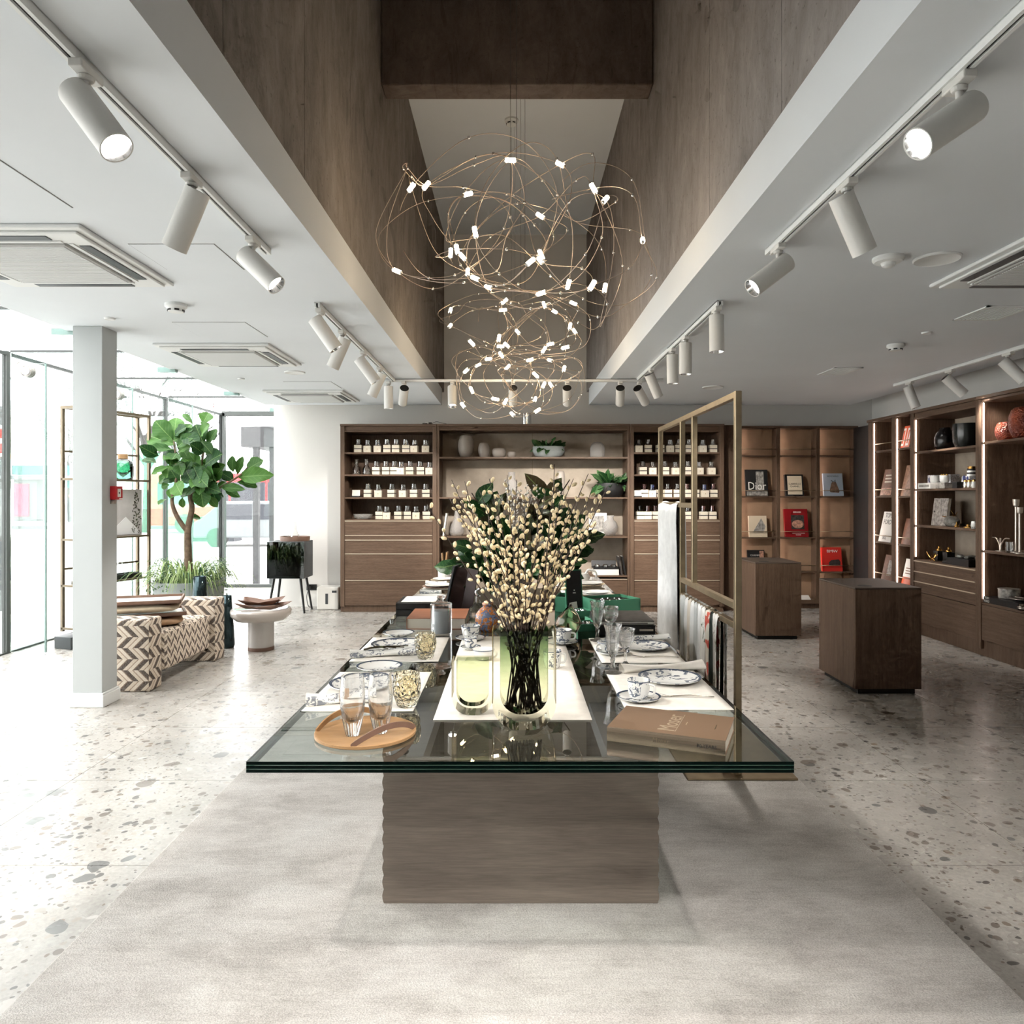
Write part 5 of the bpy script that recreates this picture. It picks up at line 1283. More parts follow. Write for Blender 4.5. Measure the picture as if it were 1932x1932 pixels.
# window side setting 1
plate('dinner_plate', T(690, 1297), 0.140, 'white dinner plate with blue leaves behind the two tall tumblers', M['china'])
plate('dessert_plate', T(716, 1263), 0.098, 'smaller blue patterned plate lying on the glass between two placemats', M['china'], dz=0.0005)
# window side setting 2
plate('dinner_plate', T(752, 1222), 0.135, 'white dinner plate with a blue flower beside the amber tumbler', M['china'])
plate('dessert_plate', T(752, 1199), 0.085, 'smaller leaf plate lying behind the second window side placemat', M['china'], dz=0.0005)
# cabinet side setting 1 and 2
pr1 = plate('dinner_plate', T(1263, 1286), 0.125, 'white dinner plate with blue rim lines and leaves behind the bronze book', M['china'])
plate('dinner_plate', T(1218, 1225), 0.118, 'white dinner plate with blue leaves near the cut stemware', M['china'])
q = T(1205, 1322); plate('saucer', q, 0.079, 'blue rimmed saucer between the bronze book and the plate', M['china'], h=0.012); cup('tea_cup', q, 0.0415, 0.068, 'white cup with blue leaf print on the saucer behind the bronze book', M['china_cup'], MT + 0.0065, True, R(150))
q = T(1156, 1235); plate('saucer', q, 0.078, 'blue rimmed saucer under the stemware on the far placemat', M['china'], h=0.012); cup('tea_cup', q + Vector((-0.02, 0.015, 0)), 0.046, 0.05, 'low white cup with blue leaves half hidden by the flute', M['china_cup'], MT + 0.0065, True, R(30), 1.15)
# middle: cups behind the small vase and the willow vase
q = T(888, 1208); plate('saucer', q, 0.078, 'wide saucer beside the orange and blue ginger jar', M['china'], h=0.012); cup('tea_cup', q, 0.045, 0.068, 'large white tea cup with blue brush leaves beside the ginger jar', M['china_cup'], MT + 0.0065, True, R(60), 1.15)
q = T(888, 1226); plate('saucer', q, 0.048, 'small saucer in front of the large tea cup', M['china'], h=0.01); cup('espresso_cup', q, 0.031, 0.052, 'small white espresso cup with blue brush leaves', M['china_cup'], MT + 0.0065, False)
q = T(912, 1246); cup('tea_cup', q, 0.042, 0.05, 'low white bowl cup beside the willow vase', M['porcelain'], MT, True, R(170), 1.2)
q = T(1060, 1215); plate('saucer', q, 0.082, 'saucer half hidden behind the willow vase', M['china'], h=0.012); cup('tea_cup', q, 0.048, 0.064, 'white tea cup with blue flowers behind the willow vase', M['china_cup'], MT + 0.0065, True, R(160), 1.1)
q = T(1042, 1262); cup('mug', q, 0.040, 0.078, 'blue patterned mug half hidden by the willow vase', M['china_cup'], MT, True, R(190))
# cutlery
def cutlery(kind, p, ang, label, L=0.19, dz=0.0045):
    t = thing(kind, label, kind, (p.x, p.y, TOP + dz), ang, group='cutlery on the glass table')
    if kind == 'fork':
        MB().tube(catmull([(-0.02, 0, 0.002), (0.05, 0, 0.007), (L - 0.05, 0, 0.004)], False, 5), [0.0035 - 0.0001 * i for i in range(11)], 6).build('handle', M['silver'], t, True)
        for k in range(4): MB().tube([(-0.02, -0.004 + 0.0027 * k, 0.002), (-0.04, -0.0065 + 0.0043 * k, 0.004), (-0.075, -0.006 + 0.004 * k, 0.009)], 0.0014, 5).build('tine', M['silver'], t)
    else:
        MB().tube([(0, 0, 0.003), (L * 0.5, 0, 0.003)], 0.0042, 8).build('handle', M['silver'], t)
        MB().prism([(0, -0.004), (-L * 0.5, -0.006), (-L * 0.55, 0.0), (-L * 0.48, 0.008), (0, 0.005)], 0.002, 0.0035).build('blade', M['silver'], t)
    return t
cutlery('fork', T(1275, 1317), R(-6), 'silver fork lying in front of the blue rimmed plate')
cutlery('knife', T(1245, 1265), R(4), 'silver knife on the folded napkin behind the blue rimmed plate', dz=0.021)
cutlery('fork', T(1222, 1242), R(-5), 'silver fork lying in front of the far leaf plate')
# napkins
def napkin(p0, p1, r, label, mat_, seed, flare=1.5, dz=MT, group='rolled napkins'):
    a = Vector((p0.x, p0.y, 0)); b = Vector((p1.x, p1.y, 0)); d = b - a; L = d.length; rnd = random.Random(seed)
    t = thing('napkin', label, 'napkin', (a.x, a.y, TOP + dz), math.atan2(d.y, d.x), group)
    def fn(u, v):
        s = v; rr = r * (1 + (flare - 1) * abs(2 * s - 1) ** 2.2) * (1 + 0.14 * math.sin(u * 6.283 * 3 + v * 5 + seed))
        an = u * 2 * math.pi
        z = max(0.0, r * 0.72 + rr * 0.8 * math.sin(an))
        return (L * s, rr * 1.25 * math.cos(an), z)
    MB().grid(fn, 28, 14).build('cloth', mat_, t, True)
    return t, L
M['napkin_floral'] = china('napkin_floral_print', (96, 104, 120), cov=0.56, scale=22)
t, L = napkin(T(578, 1331), T(705, 1324), 0.020, 'white napkin with blue flowers rolled in a wooden ring', M['napkin_floral'], 1, 1.9)
MB().lathe([(0.026, -0.014), (0.029, -0.014), (0.029, 0.014), (0.026, 0.014), (0.026, -0.014)], 24).build('napkin_ring', M['oak'], t, 'auto', loc=(L * 0.55, 0, 0.019), rot=(0, R(90), 0))
t, L = napkin(T(660, 1242), T(790, 1236), 0.018, 'rolled napkin with leaf print and a dark branch ring', M['napkin_floral'], 2, 1.6)
tg = MB(); rnd = random.Random(3)
for i in range(6): tg.tube(catmull([(L * 0.2, -0.012 + 0.004 * i, 0.034), (L * 0.4, 0.008 - 0.003 * i, 0.040 + 0.003 * (i % 3)), (L * (0.55 + 0.06 * i), -0.01 + 0.006 * i, 0.034 + 0.005 * (i % 2))], False, 4), 0.0026, 5)
tg.build('branch_ring', M['magnolia'], t)
t, L = napkin(T(1172, 1270), T(1325, 1262), 0.016, 'folded white napkin behind the blue rimmed plate', M['linen'], 5, 1.7)
t, L = napkin(T(1180, 1209), T(1262, 1207), 0.014, 'rolled printed napkin in front of the black books', M['napkin_floral'], 6, 1.5)
# round wooden tray with two strap handles
p = T(690, 1385)
t = thing('round_tray', 'round light oak tray with two bent strap handles', 'tray', (p.x, p.y, TOP + 0.0005))
r = 0.158
MB().lathe([(0, 0), (r - 0.006, 0), (r, 0.004), (r, 0.012), (r - 0.004, 0.013), (r - 0.012, 0.0095), (0, 0.009)], 64).build('plate', M['oak'], t, 'auto')
def strap(a0, a1, rise, w):
    a0, a1 = R(a0), R(a1); pts = []
    m = MB(); n = 20; vs = []
    A = Vector((math.cos(a0), math.sin(a0))) * (r - 0.004); B = Vector((math.cos(a1), math.sin(a1))) * (r - 0.004)
    for i in range(n + 1):
        s = i / n; an = a0 + (a1 - a0) * s
        rim = Vector((math.cos(an), math.sin(an))) * (r - 0.004)
        q = A.lerp(B, s).lerp(rim, 0.45)
        z = 0.010 + rise * math.sin(math.pi * s) ** 0.9
        nrm = Vector((math.cos(an), math.sin(an)))
        for (dx, dz) in ((-0.0025, -w / 2), (0.0025, -w / 2), (0.0025, w / 2), (-0.0025, w / 2)): vs.append((q.x + nrm.x * dx, q.y + nrm.y * dx, max(0.0095, z + dz)))
    fs = [(i * 4 + k, i * 4 + (k + 1) % 4, (i + 1) * 4 + (k + 1) % 4, (i + 1) * 4 + k) for i in range(n) for k in range(4)] + [(3, 2, 1, 0), tuple(n * 4 + k for k in range(4))]
    m.add(vs, fs); return m
strap(75, 185, 0.040, 0.018).build('handle', M['oak'], t, 'auto'); strap(-95, 10, 0.040, 0.018).build('handle', M['leather'], t, 'auto')
# crystal
def tumbler(name, p, r, h, label, mat_, dz, prof, n=10, group=None, inner=None, fac=None):
    t = thing(name, label, 'glass', (p.x, p.y, TOP + dz), random.uniform(0, 1), group)
    MB().lathe([(a * r, b * h) for a, b in prof], n, facet=fac).build('bowl', mat_, t, 'auto' if n > 20 else False)
    return t
hb = [(0, 0), (0.5, 0), (0.56, 0.03), (0.82, 0.25), (0.98, 0.5), (1.0, 0.68), (0.95, 0.86), (0.88, 1.0), (0.83, 1.0), (0.90, 0.84), (0.94, 0.68), (0.90, 0.5), (0.66, 0.3), (0.3, 0.24), (0, 0.23)]
cutf = lambda i, z: 1.0 - (0.07 if i % 2 and z < 0.105 else 0.0)
for px, py, lb in ((665, 1393, 'tall cut crystal tumbler on the oak tray, nearest its bent handle'), (718, 1388, 'tall cut crystal tumbler on the oak tray, beside the amber tumbler')):
    q = T(px, py); tumbler('crystal_tumbler', q, 0.039, 0.185, lb, M['crystal_tumbler'], 0.0105, hb, 24, 'crystal tumblers on the tray', fac=cutf)
am = [(0, 0), (0.62, 0), (0.7, 0.05), (0.94, 0.35), (1.0, 0.62), (0.9, 1.0), (0.84, 1.0), (0.93, 0.62), (0.86, 0.36), (0.5, 0.2), (0, 0.18)]
amf = lambda i, z: 1.0 + 0.05 * math.sin(i * 2.4 + z * 90)
tumbler('amber_tumbler', T(767, 1334), 0.050, 0.118, 'pale amber crackle glass tumbler on the placemat by the oak tray', M['amber'], MT, am, 22, 'amber tumblers', fac=amf)
tumbler('amber_tumbler', T(803, 1244), 0.050, 0.118, 'pale amber crackle glass tumbler on the second placemat', M['amber'], MT, am, 22, 'amber tumblers', fac=amf)
fl_ = [(0, 0), (0.95, 0), (1.0, 0.012), (0.45, 0.04), (0.22, 0.1), (0.2, 0.2), (0.3, 0.27), (0.2, 0.31), (0.52, 0.40), (0.72, 0.6), (0.8, 0.85), (1.0, 1.0), (0.95, 1.0), (0.72, 0.84), (0.64, 0.6), (0.45, 0.44), (0, 0.40)]
gb_ = [(0, 0), (0.85, 0), (0.9, 0.012), (0.4, 0.05), (0.16, 0.12), (0.15, 0.36), (0.22, 0.44), (0.55, 0.53), (0.85, 0.68), (0.92, 0.8), (0.9, 0.92), (1.0, 1.0), (0.95, 1.0), (0.84, 0.92), (0.84, 0.8), (0.75, 0.68), (0.4, 0.56), (0, 0.53)]
def stemglass(px, py, r, h, prof, label, dz):
    return tumbler('stem_glass', T(px, py), r, h, label, M['crystal'], dz, prof, 16, 'cut crystal stem glasses', fac=lambda i, z: 1.0 - (0.05 if i % 2 and z > h * 0.35 and z < h * 0.93 else 0))
stemglass(1156, 1271, 0.040, 0.205, fl_, 'tall cut crystal flute in front of the low cup', MT)
stemglass(1180, 1258, 0.043, 0.165, gb_, 'cut crystal goblet beside the flute on the near side', MT)
stemglass(1127, 1210, 0.040, 0.205, fl_, 'tall cut crystal flute in front of the green boxes', MT)
stemglass(1152, 1205, 0.044, 0.165, gb_, 'cut crystal goblet in front of the open green box', MT)

# ------------------------------------------------------------------ U-shaped glass vases
def upoly(w, h, rb, n=12, zb=0.0):
    pts = [(w / 2, h)]
    for i in range(n + 1):
        a = -math.pi / 2 * i / n
        pts.append((w / 2 - rb + rb * math.cos(a), zb + rb + rb * math.sin(a)))
    for i in range(n + 1):
        a = -math.pi / 2 - math.pi / 2 * i / n
        pts.append((-w / 2 + rb + rb * math.cos(a), zb + rb + rb * math.sin(a)))
    pts.append((-w / 2, h)); return pts
def uvase(px, py, w, h, dep, rb, label, green, dz, wall=0.024, bot=0.045):
    p = T(px, py); t = thing('glass_vase', label, 'vase', (p.x, p.y + dep / 2, TOP + dz))
    o = MB().prism(upoly(w, h, rb), -dep / 2, dep / 2, 'y'); o.build('outer_glass', M['vase_yellow'], t)
    i = MB().prism(upoly(w - 2 * wall, h - 0.0005, rb * 0.8, zb=bot), -dep / 2 + 0.018, dep / 2 - 0.018, 'y')
    i.build('inner_glass', green, t); 
    m = MB()
    for s in (-1, 1): m.box(s * w / 2 - 0.001, s * w / 2 + 0.001, -dep / 2 + 0.002, dep / 2 - 0.002, rb, h) 
    m.build('edge_glow', M['edge_yellow'], t)
    return t
M['edge_yellow'] = plain('vase_edge_yellow', (150, 134, 84), 0.2)
M['vase_green2'] = gradglass('small_vase_inner_glass', 0.03, 0.19, (0.95, 0.95, 0.87), (0.80, 0.86, 0.73))
vz = uvase(989, 1378, 0.204, 0.318, 0.115, 0.085, 'tall green and yellow U-shaped glass vase holding willow branches', M['vase_green'], 0.0005)
VX, VY = vz.location.x, vz.location.y
uvase(891, 1352, 0.139, 0.186, 0.085, 0.06, 'small empty yellow green U-shaped glass vase beside the willow', M['vase_green2'], MT, 0.014, 0.026)

# ------------------------------------------------------------------ willow branches
cat_m = MB().lathe([(0, -0.0085), (0.0034, -0.0065), (0.0053, -0.001), (0.0048, 0.004), (0.0025, 0.0078), (0, 0.0088)], 9).mesh('catkin', M['catkin'], True)
def willow(tip, seed, label, group, base, mouth, me, n_c, tw=0.0028, twm=None, start=0.30, sc=1.0):
    rnd = random.Random(seed)
    t = thing('willow_branch', label, 'branch', base, group=group)
    b = Vector(base); mid = Vector(mouth); tip = Vector(tip)
    c1 = mid.lerp(tip, 0.5) + Vector((rnd.uniform(-.02, .02), rnd.uniform(-.02, .02), 0.02))
    cur = [q - b for q in catmull([b, mid, c1, tip], False, 9)]
    rr = [tw * (1 - 0.62 * i / (len(cur) - 1)) for i in range(len(cur))]
    MB().tube(cur, rr, 5).build('twig', twm or M['twig'], t, True)
    L = len(cur) - 1
    for i in range(n_c):
        s = start + (1 - start) * (i + rnd.uniform(0.0, 0.6)) / n_c; s = min(s, 0.999)
        k = min(int(s * L), L - 1); f = s * L - k
        q = cur[k].lerp(cur[k + 1], f); d = (cur[k + 1] - cur[k]).normalized()
        a = i * 2.4 + rnd.uniform(-.4, .4); u = d.orthogonal().normalized(); w = d.cross(u)
        side = (u * math.cos(a) + w * math.sin(a))
        dir_ = (d * 0.75 + side * 0.65).normalized()
        o = link('catkin', me, t, q + side * 0.006 + dir_ * 0.006); o.rotation_mode = 'QUATERNION'; o.rotation_quaternion = dir_.to_track_quat('Z', 'Y')
        z_ = sc * rnd.uniform(0.85, 1.2); o.scale = (z_, z_, z_ * 1.05)
    return t
tips = [(806, 952), (852, 905), (877, 908), (862, 945), (848, 940), (923, 903), (905, 925), (880, 935), (957, 896), (975, 905), (940, 930), (1046, 876), (1046, 905), (1082, 903), (1110, 894), (1096, 925),
        (1146, 918), (1128, 945), (1118, 920), (1060, 930), (1030, 925), (1005, 915), (990, 935), (920, 950), (895, 965), (868, 975), (1075, 950), (1100, 960), (1015, 950), (960, 945), (935, 975), (980, 975),
        (1045, 980), (1090, 985), (1110, 990), (905, 1000), (1020, 1005), (955, 1010), (1065, 1015), (885, 1015), (1125, 985), (990, 1030)]
WL = 'brown willow twig with cream catkins standing in the tall green vase'
rnd = random.Random(21)
for i, (px, py) in enumerate(tips):
    d = VY + rnd.uniform(-0.16, 0.20)
    tip = at(px, py, d)
    s = (px - 975) / 175.0
    base = (VX + max(-0.058, min(0.058, s * 0.01 + rnd.uniform(-0.062, 0.062))), VY + rnd.uniform(-0.022, 0.022), TOP + 0.055)
    mouth = (VX + max(-0.074, min(0.074, s * 0.06 + rnd.uniform(-0.03, 0.03))), VY + rnd.uniform(-0.028, 0.028), TOP + 0.312)
    ln = (tip - Vector(base)).length
    willow(tip, 100 + i, {0: 'longest willow twig leaning far out toward the candle cabinet', 11: 'tallest willow twig rising straight above the green vase', 16: 'willow twig arching out toward the black bowl planter'}.get(i, WL), 'willow branches in the green vase', base, mouth, cat_m, int(8 + ln * 15), tw=0.0030, start=0.36 if i % 3 else 0.2)

# far bouquet of leaves and grey willow in a hidden crystal vase
p = Vector((0.03, 5.05, TOP)); 
tag(MB().lathe([(0, 0), (0.07, 0), (0.085, 0.05), (0.075, 0.16), (0.09, 0.24), (0.082, 0.24), (0.067, 0.16), (0.075, 0.05), (0, 0.02)], 20).build('crystal_vase', M['cutglass'], None, 'auto', (p.x, p.y, TOP + 0.0005)), 'cut crystal vase holding the leafy bouquet behind the willow', 'vase')
bq = thing('leaf_bouquet', 'leafy bouquet of dark green and magnolia leaves behind the willow', 'bouquet', (p.x, p.y, TOP + 0.03))
rnd = random.Random(77)
org = Vector(bq.location)
ends = [(848, 1075), (860, 1060), (880, 1030), (866, 1090), (900, 1075), (920, 960), (890, 930), (950, 1000), (985, 980), (1040, 920), (1075, 905), (1020, 940), (1075, 960), (1095, 990), (1110, 1010), (1120, 1035), (1090, 1060), (1010, 1040), (960, 1060), (1060, 1050), (935, 1045), (1075, 1080), (905, 1085), (1000, 1075)]
stm = MB()
for i, (px, py) in enumerate(ends):
    e = at(px, py, 5.05 + rnd.uniform(-0.22, 0.22)) - org
    m_ = Vector((e.x * 0.35, e.y * 0.35, max(0.24, e.z * 0.55)))
    cur = catmull([Vector((rnd.uniform(-.03, .03), rnd.uniform(-.03, .03), 0.0)), m_, e], False, 5)
    stm.tube(cur, 0.004, 5)
    kind = 'mag' if px > 880 and py < 990 and i % 2 else 'green'
    for k in range(8):
        s = 0.42 + 0.58 * (k + rnd.random()) / 8; j = min(int(s * (len(cur) - 1)), len(cur) - 2); b0 = cur[j]
        dr = ((e - m_).normalized() * 0.8 + Vector((rnd.uniform(-1, 1), rnd.uniform(-.9, .3), rnd.uniform(-.6, .6)))).normalized()
        Lf = rnd.uniform(0.11, 0.19) * (1.2 if kind == 'mag' else 1.0)
        leaf(LM[kind], bq, b0, b0 + dr * Lf, (rnd.uniform(-.5, .5), -1, 0.5), rnd.uniform(1.0, 1.35))
stm.build('stems', M['twig'], bq)
catg = MB().lathe([(0, -0.009), (0.005, -0.005), (0.006, 0.002), (0, 0.01)], 6).mesh('catkin', M['catkin_grey'], True)
for i in range(12):
    px, py = 952 + i * 6.0, 905 + (i * 37 % 28)
    willow(at(px, py, 5.05 + rnd.uniform(-.1, .1)), 400 + i, 'fine grey willow twig in the bouquet behind the cream willow', 'grey willow twigs in the far bouquet', (p.x + rnd.uniform(-.03, .03), p.y, TOP + 0.05), (p.x + rnd.uniform(-.05, .05), p.y, TOP + 0.26), catg, 16, 0.0025, None, 0.62, 1.1)

# ------------------------------------------------------------------ bronze book
M['bronze_cover'] = NT('bronze_foil_cover').set(color=(150, 122, 98), metal=0.55, rough=0.34).m
M['bronze_spine'] = NT('bronze_foil_spine').set(color=(158, 142, 124), metal=0.9, rough=0.24).m
a = T(1145.5, 1398); b = T(1369, 1427); d = (b - a); ang = math.atan2(d.y, d.x); W, H_ = d.length, 0.247
t = thing('bronze_book', 'thick bronze foil book with embossed title near the table edge', 'book', (a.x, a.y, TOP + 0.0005), ang)
MB().box(0, W, 0, H_, 0, 0.003).box(0, W, 0, H_, 0.041, 0.044).build('cover', M['bronze_cover'], t)
m = MB(); nseg = 8
for i in range(nseg):
    a0 = -math.pi / 2 * 0 + math.pi * i / nseg; a1 = math.pi * (i + 1) / nseg
    m.quad((0, -0.004 * math.sin(a0), 0.022 - 0.022 * math.cos(a0)), (W, -0.004 * math.sin(a0), 0.022 - 0.022 * math.cos(a0)), (W, -0.004 * math.sin(a1), 0.022 - 0.022 * math.cos(a1)), (0, -0.004 * math.sin(a1), 0.022 - 0.022 * math.cos(a1)))
m.build('spine', M['bronze_spine'], t, True)
MB().box(0.003, W - 0.003, 0.0, H_ - 0.004, 0.003, 0.041).build('page_block', M['pages'], t)
M['emboss'] = NT('embossed_title').set(color=(206, 188, 162), metal=0.6, rough=0.3).m
text('title', 'Moser', 0.075, M['emboss'], t, (W * 0.50, H_ * 0.47, 0.0443), (0, 0, R(90)), 0.9, ext=0.0002)
MB().box(W * 0.57, W * 0.575, H_ * 0.12, H_ * 0.86, 0.0441, 0.0446).build('title_rule', M['emboss'], t)
MB().box(W * 0.625, W * 0.632, H_ * 0.44, H_ * 0.56, 0.0441, 0.0445).build('small_line', M['emboss'], t)
MB().box(W * 0.875, W * 0.882, H_ * 0.40, H_ * 0.58, 0.0441, 0.0445).build('small_line', M['bronze_dark'], t)
text('spine_title', 'Moser', 0.019, M['bronze_dark'], t, (W * 0.47, -0.0043, 0.022), (R(90), 0, 0), 1, ext=0.0002)
text('spine_lettering', '80 YEARS', 0.014, M['ink'], t, (W * 0.85, -0.0043, 0.022), (R(90), 0, 0), 1, ext=0.0002)

# ------------------------------------------------------------------ farther things on the table
p = T(831, 1200)
t = thing('candle_jar', 'grey candle in a clear glass jar with crystal knob lid', 'candle', (p.x, p.y + 0.03, TOP + 0.0005))
MB().lathe([(0, 0), (0.058, 0), (0.06, 0.004), (0.06, 0.165), (0.055, 0.165), (0.055, 0.012), (0, 0.01)], 36).build('jar', M['clear'], t, 'auto')
MB().lathe([(0, 0.014), (0.0525, 0.014), (0.0525, 0.135), (0, 0.135)], 32).build('wax', M['wax'], t, 'auto')
MB().lathe([(0, 0.166), (0.06, 0.166), (0.058, 0.174), (0.02, 0.178), (0.012, 0.19), (0.026, 0.205), (0.022, 0.212), (0, 0.214)], 12).build('lid', M['crystal'], t)
def tbox(name, x0, x1, y0, y1, h, mt, label, cat='box', z=TOP, group=None):
    t = thing(name, label, cat, ((x0 + x1) / 2, (y0 + y1) / 2, z + 0.0006), group=group)
    bev(MB().box((x0 - x1) / 2, (x1 - x0) / 2, (y0 - y1) / 2, (y1 - y0) / 2, 0, h).build('body', mt, t), 0.002, 1); return t
M['copper'] = plain('copper_brown_cover', (160, 104, 76), 0.4, var=0.1)
def flatbook(x0, x1, y0, y1, h, cv, label, z=TOP, pages=None):
    t = thing('book', label, 'book', ((x0 + x1) / 2, (y0 + y1) / 2, z + 0.0006)); w, d = (x1 - x0) / 2, (y1 - y0) / 2
    MB().box(-w, w, -d, d, 0, 0.003).box(-w, w, -d, d, h - 0.003, h).box(-w, -w + 0.003, -d, d, 0.003, h - 0.003).build('cover', cv, t)
    MB().box(-w + 0.003, w - 0.004, -d + 0.004, d - 0.004, 0.003, h - 0.003).build('page_block', pages or M['pages'], t); return t
flatbook(-0.605, -0.27, 4.18, 4.55, 0.062, M['copper'], 'thick copper brown book lying behind the grey candle')
flatbook(-0.735, -0.47, 4.62, 4.95, 0.042, M['bk_black'], 'black book, lower of two stacked behind the copper book', TOP, M['bk_black'])
flatbook(-0.735, -0.47, 4.62, 4.95, 0.04, M['bk_black'], 'black book, upper of two stacked behind the copper book', TOP + 0.0432, M['bk_black'])
o = tbox('white_card', -0.71, -0.49, 4.66, 4.92, 0.004, M['paper'], 'white sheet lying on the stacked black books', 'paper', TOP + 0.0842)
# dark portfolio standing open
M['aubergine'] = plain('dark_aubergine', (52, 36, 36), 0.35)
t = thing('folding_case', 'dark brown folding case standing open behind the grey candle', 'case', (-0.45, 4.74, TOP + 0.004), R(0), rot=(0, 0, R(-8)))
MB().box(0.0, 0.012, 0, 0.16, 0, 0.31).build('front_board', M['anthracite'], t, rot=(0, R(12), 0)); MB().box(0.0, 0.09, 0, 0.010, 0, 0.30).build('left_leaf', M['aubergine'], t, rot=(0, R(10), R(10)), loc=(0.014, 0.05, 0)); MB().box(0.0, 0.07, 0, 0.010, 0, 0.29).build('right_leaf', M['aubergine'], t, rot=(0, R(10), R(-12)), loc=(0.105, 0.066, 0))

# far mats, plates, pots
def fplate(px, py, r, lb, mt, n=1, dz=0.0005):
    q = T(px, py); t = thing('charger_plate', lb, 'plate', (q.x, q.y, TOP + dz), group=None)
    for k in range(n):
        rr = r * (1 - 0.16 * k); MB().lathe([(0, 0.002), (rr * 0.6, 0), (rr, 0.014), (rr, 0.018), (rr * 0.62, 0.006), (0, 0.006)], 36, c=(0, 0, k * 0.012)).build('plate', mt if k == 0 else M['porcelain'], t, 'auto')
M['rattan'] = plain('brown_rattan', (146, 118, 100), 0.7, var=0.2, vs=60)
M['goldrim'] = plain('beige_gilt', (206, 188, 160), 0.4, 0.2, var=0.2, vs=60)
mat('placemat', -0.74, -0.36, 5.12, 5.55, 'patterned placemat on the window side beyond the folding case') 
mat('placemat', -0.74, -0.36, 6.0, 6.4, 'patterned placemat near the far end on the window side')
mat('placemat', 0.38, 0.77, 5.45, 5.9, 'pale placemat under stacked gilt plates on the cabinet side')
mat('placemat', 0.36, 0.75, 6.2, 6.65, 'pale placemat at the far end on the cabinet side')
fplate(810, 1133, 0.145, 'brown woven charger plate on the far window side placemat', M['rattan'], 2, MT)
fplate(829, 1110, 0.14, 'brown woven charger plate near the far end of the table', M['rattan'], 2, MT)
fplate(838, 1097, 0.12, 'pale charger plate at the far end of the window side', M['goldrim'], 2)
fplate(1135, 1141, 0.15, 'beige gilt charger plate behind the open green box', M['goldrim'], 2)
fplate(1125, 1127, 0.14, 'beige gilt charger plate stacked with bowl, second behind the green boxes', M['goldrim'], 3, MT)
fplate(1112, 1106, 0.13, 'beige charger plate at the far end of the cabinet side', M['goldrim'], 2, MT)
for i, (px, py, lb) in enumerate(((795, 1150, 'crumpled napkin between black books and woven plate'), (815, 1121, 'grey crumpled napkin between the two woven plates'), (825, 1104, 'striped folded napkin near the far woven plate'))):
    a_ = T(px - 22, py); b_ = T(px + 18, py); napkin(a_, b_, 0.02, lb, M['napkin_floral'] if i else M['linen'], 20 + i, 1.3, 0.0005)
q = T(845, 1097); t = thing('white_pot', 'small white pot with a wooden brush at the far end of the table', 'pot', (q.x + 0.02, 6.75, TOP + 0.0005))
t.location = (at(838, 1095, 6.7).x, 6.7, TOP + 0.0005)
MB().lathe([(0, 0), (0.05, 0), (0.055, 0.01), (0.058, 0.105), (0.053, 0.105), (0.05, 0.012), (0, 0.01)], 28).build('pot', M['porcelain'], t, 'auto'); MB().tube([(0.0, 0, 0.02), (-0.02, 0.01, 0.24)], 0.009, 8).build('brush', M['oak'], t); MB().box(0.01, 0.03, 0, 0.02, 0.02, 0.17).build('spatula', M['silver'], t)
t = thing('white_pitcher', 'white pitcher with looped handle at the far end of the cabinet side', 'pitcher', (at(1098, 1095, 6.6).x, 6.6, TOP + 0.0005))
MB().lathe([(0, 0), (0.06, 0), (0.075, 0.03), (0.06, 0.065), (0.055, 0.07), (0.06, 0.04), (0, 0.02)], 24).build('bowl', M['porcelain'], t, True); MB().tube(catmull([(0.03, 0, 0.06), (0.06, 0, 0.10), (0.12, 0, 0.08), (0.13, 0, 0.03)], False, 5), 0.009, 8).build('handle', M['porcelain'], t, True)
# decanter with bird stopper
t = thing('bird_decanter', 'clear crystal decanter with a silver bird stopper', 'decanter', (at(903, 1160, 4.7).x, 4.6, TOP + 0.0005))
MB().lathe([(0, 0), (0.045, 0), (0.055, 0.02), (0.05, 0.06), (0.018, 0.09), (0.014, 0.13), (0.019, 0.135), (0, 0.135)], 16).build('body', M['crystal'], t); MB().tube(catmull([(0.0, 0, 0.135), (-0.01, 0, 0.16), (0.02, 0, 0.18), (0.05, 0, 0.175), (0.055, 0, 0.2)], False, 5), [0.012 - 0.0004 * i for i in range(21)], 8).build('bird_stopper', M['chrome'], t, True)
# ginger jar
p = at(920, 1190, 4.1); t = thing('ginger_jar', 'round orange and blue patterned ginger jar', 'jar', (p.x, 4.12, TOP + 0.0005))
MB().lathe([(0, 0), (0.042, 0), (0.06, 0.02), (0.072, 0.06), (0.068, 0.095), (0.045, 0.125), (0.028, 0.135), (0.026, 0.145), (0, 0.145)], 36).build('body', M['gingerjar'], t, True); MB().lathe([(0, 0.145), (0.031, 0.145), (0.031, 0.158), (0.012, 0.17), (0, 0.172)], 24).build('lid', M['gingerjar'], t, True)
# amber blown vase with folded lip
p = at(1072, 1205, 3.95); t = thing('blown_vase', 'smoky amber blown glass vase with folded lip', 'vase', (p.x, 3.98, TOP + 0.0005))
def fn(u, v):
    a_ = u * 2 * math.pi; prof = [(0.0, 0.03), (0.2, 0.055), (0.45, 0.066), (0.7, 0.058), (0.88, 0.035), (1.0, 0.02)]
    for (v0, r0), (v1, r1) in zip(prof, prof[1:]):
        if v0 <= v <= v1: rr = r0 + (r1 - r0) * (v - v0) / (v1 - v0)
    return (rr * math.cos(a_) * (1 + 0.10 * math.sin(a_ * 2 + 5 * v)), rr * math.sin(a_), 0.155 * v + 0.02 * v * v * math.cos(a_))
MB().grid(fn, 28, 14).build('body', M['smoke_amber'], t, True).modifiers.new('thickness', 'SOLIDIFY').thickness = 0.004
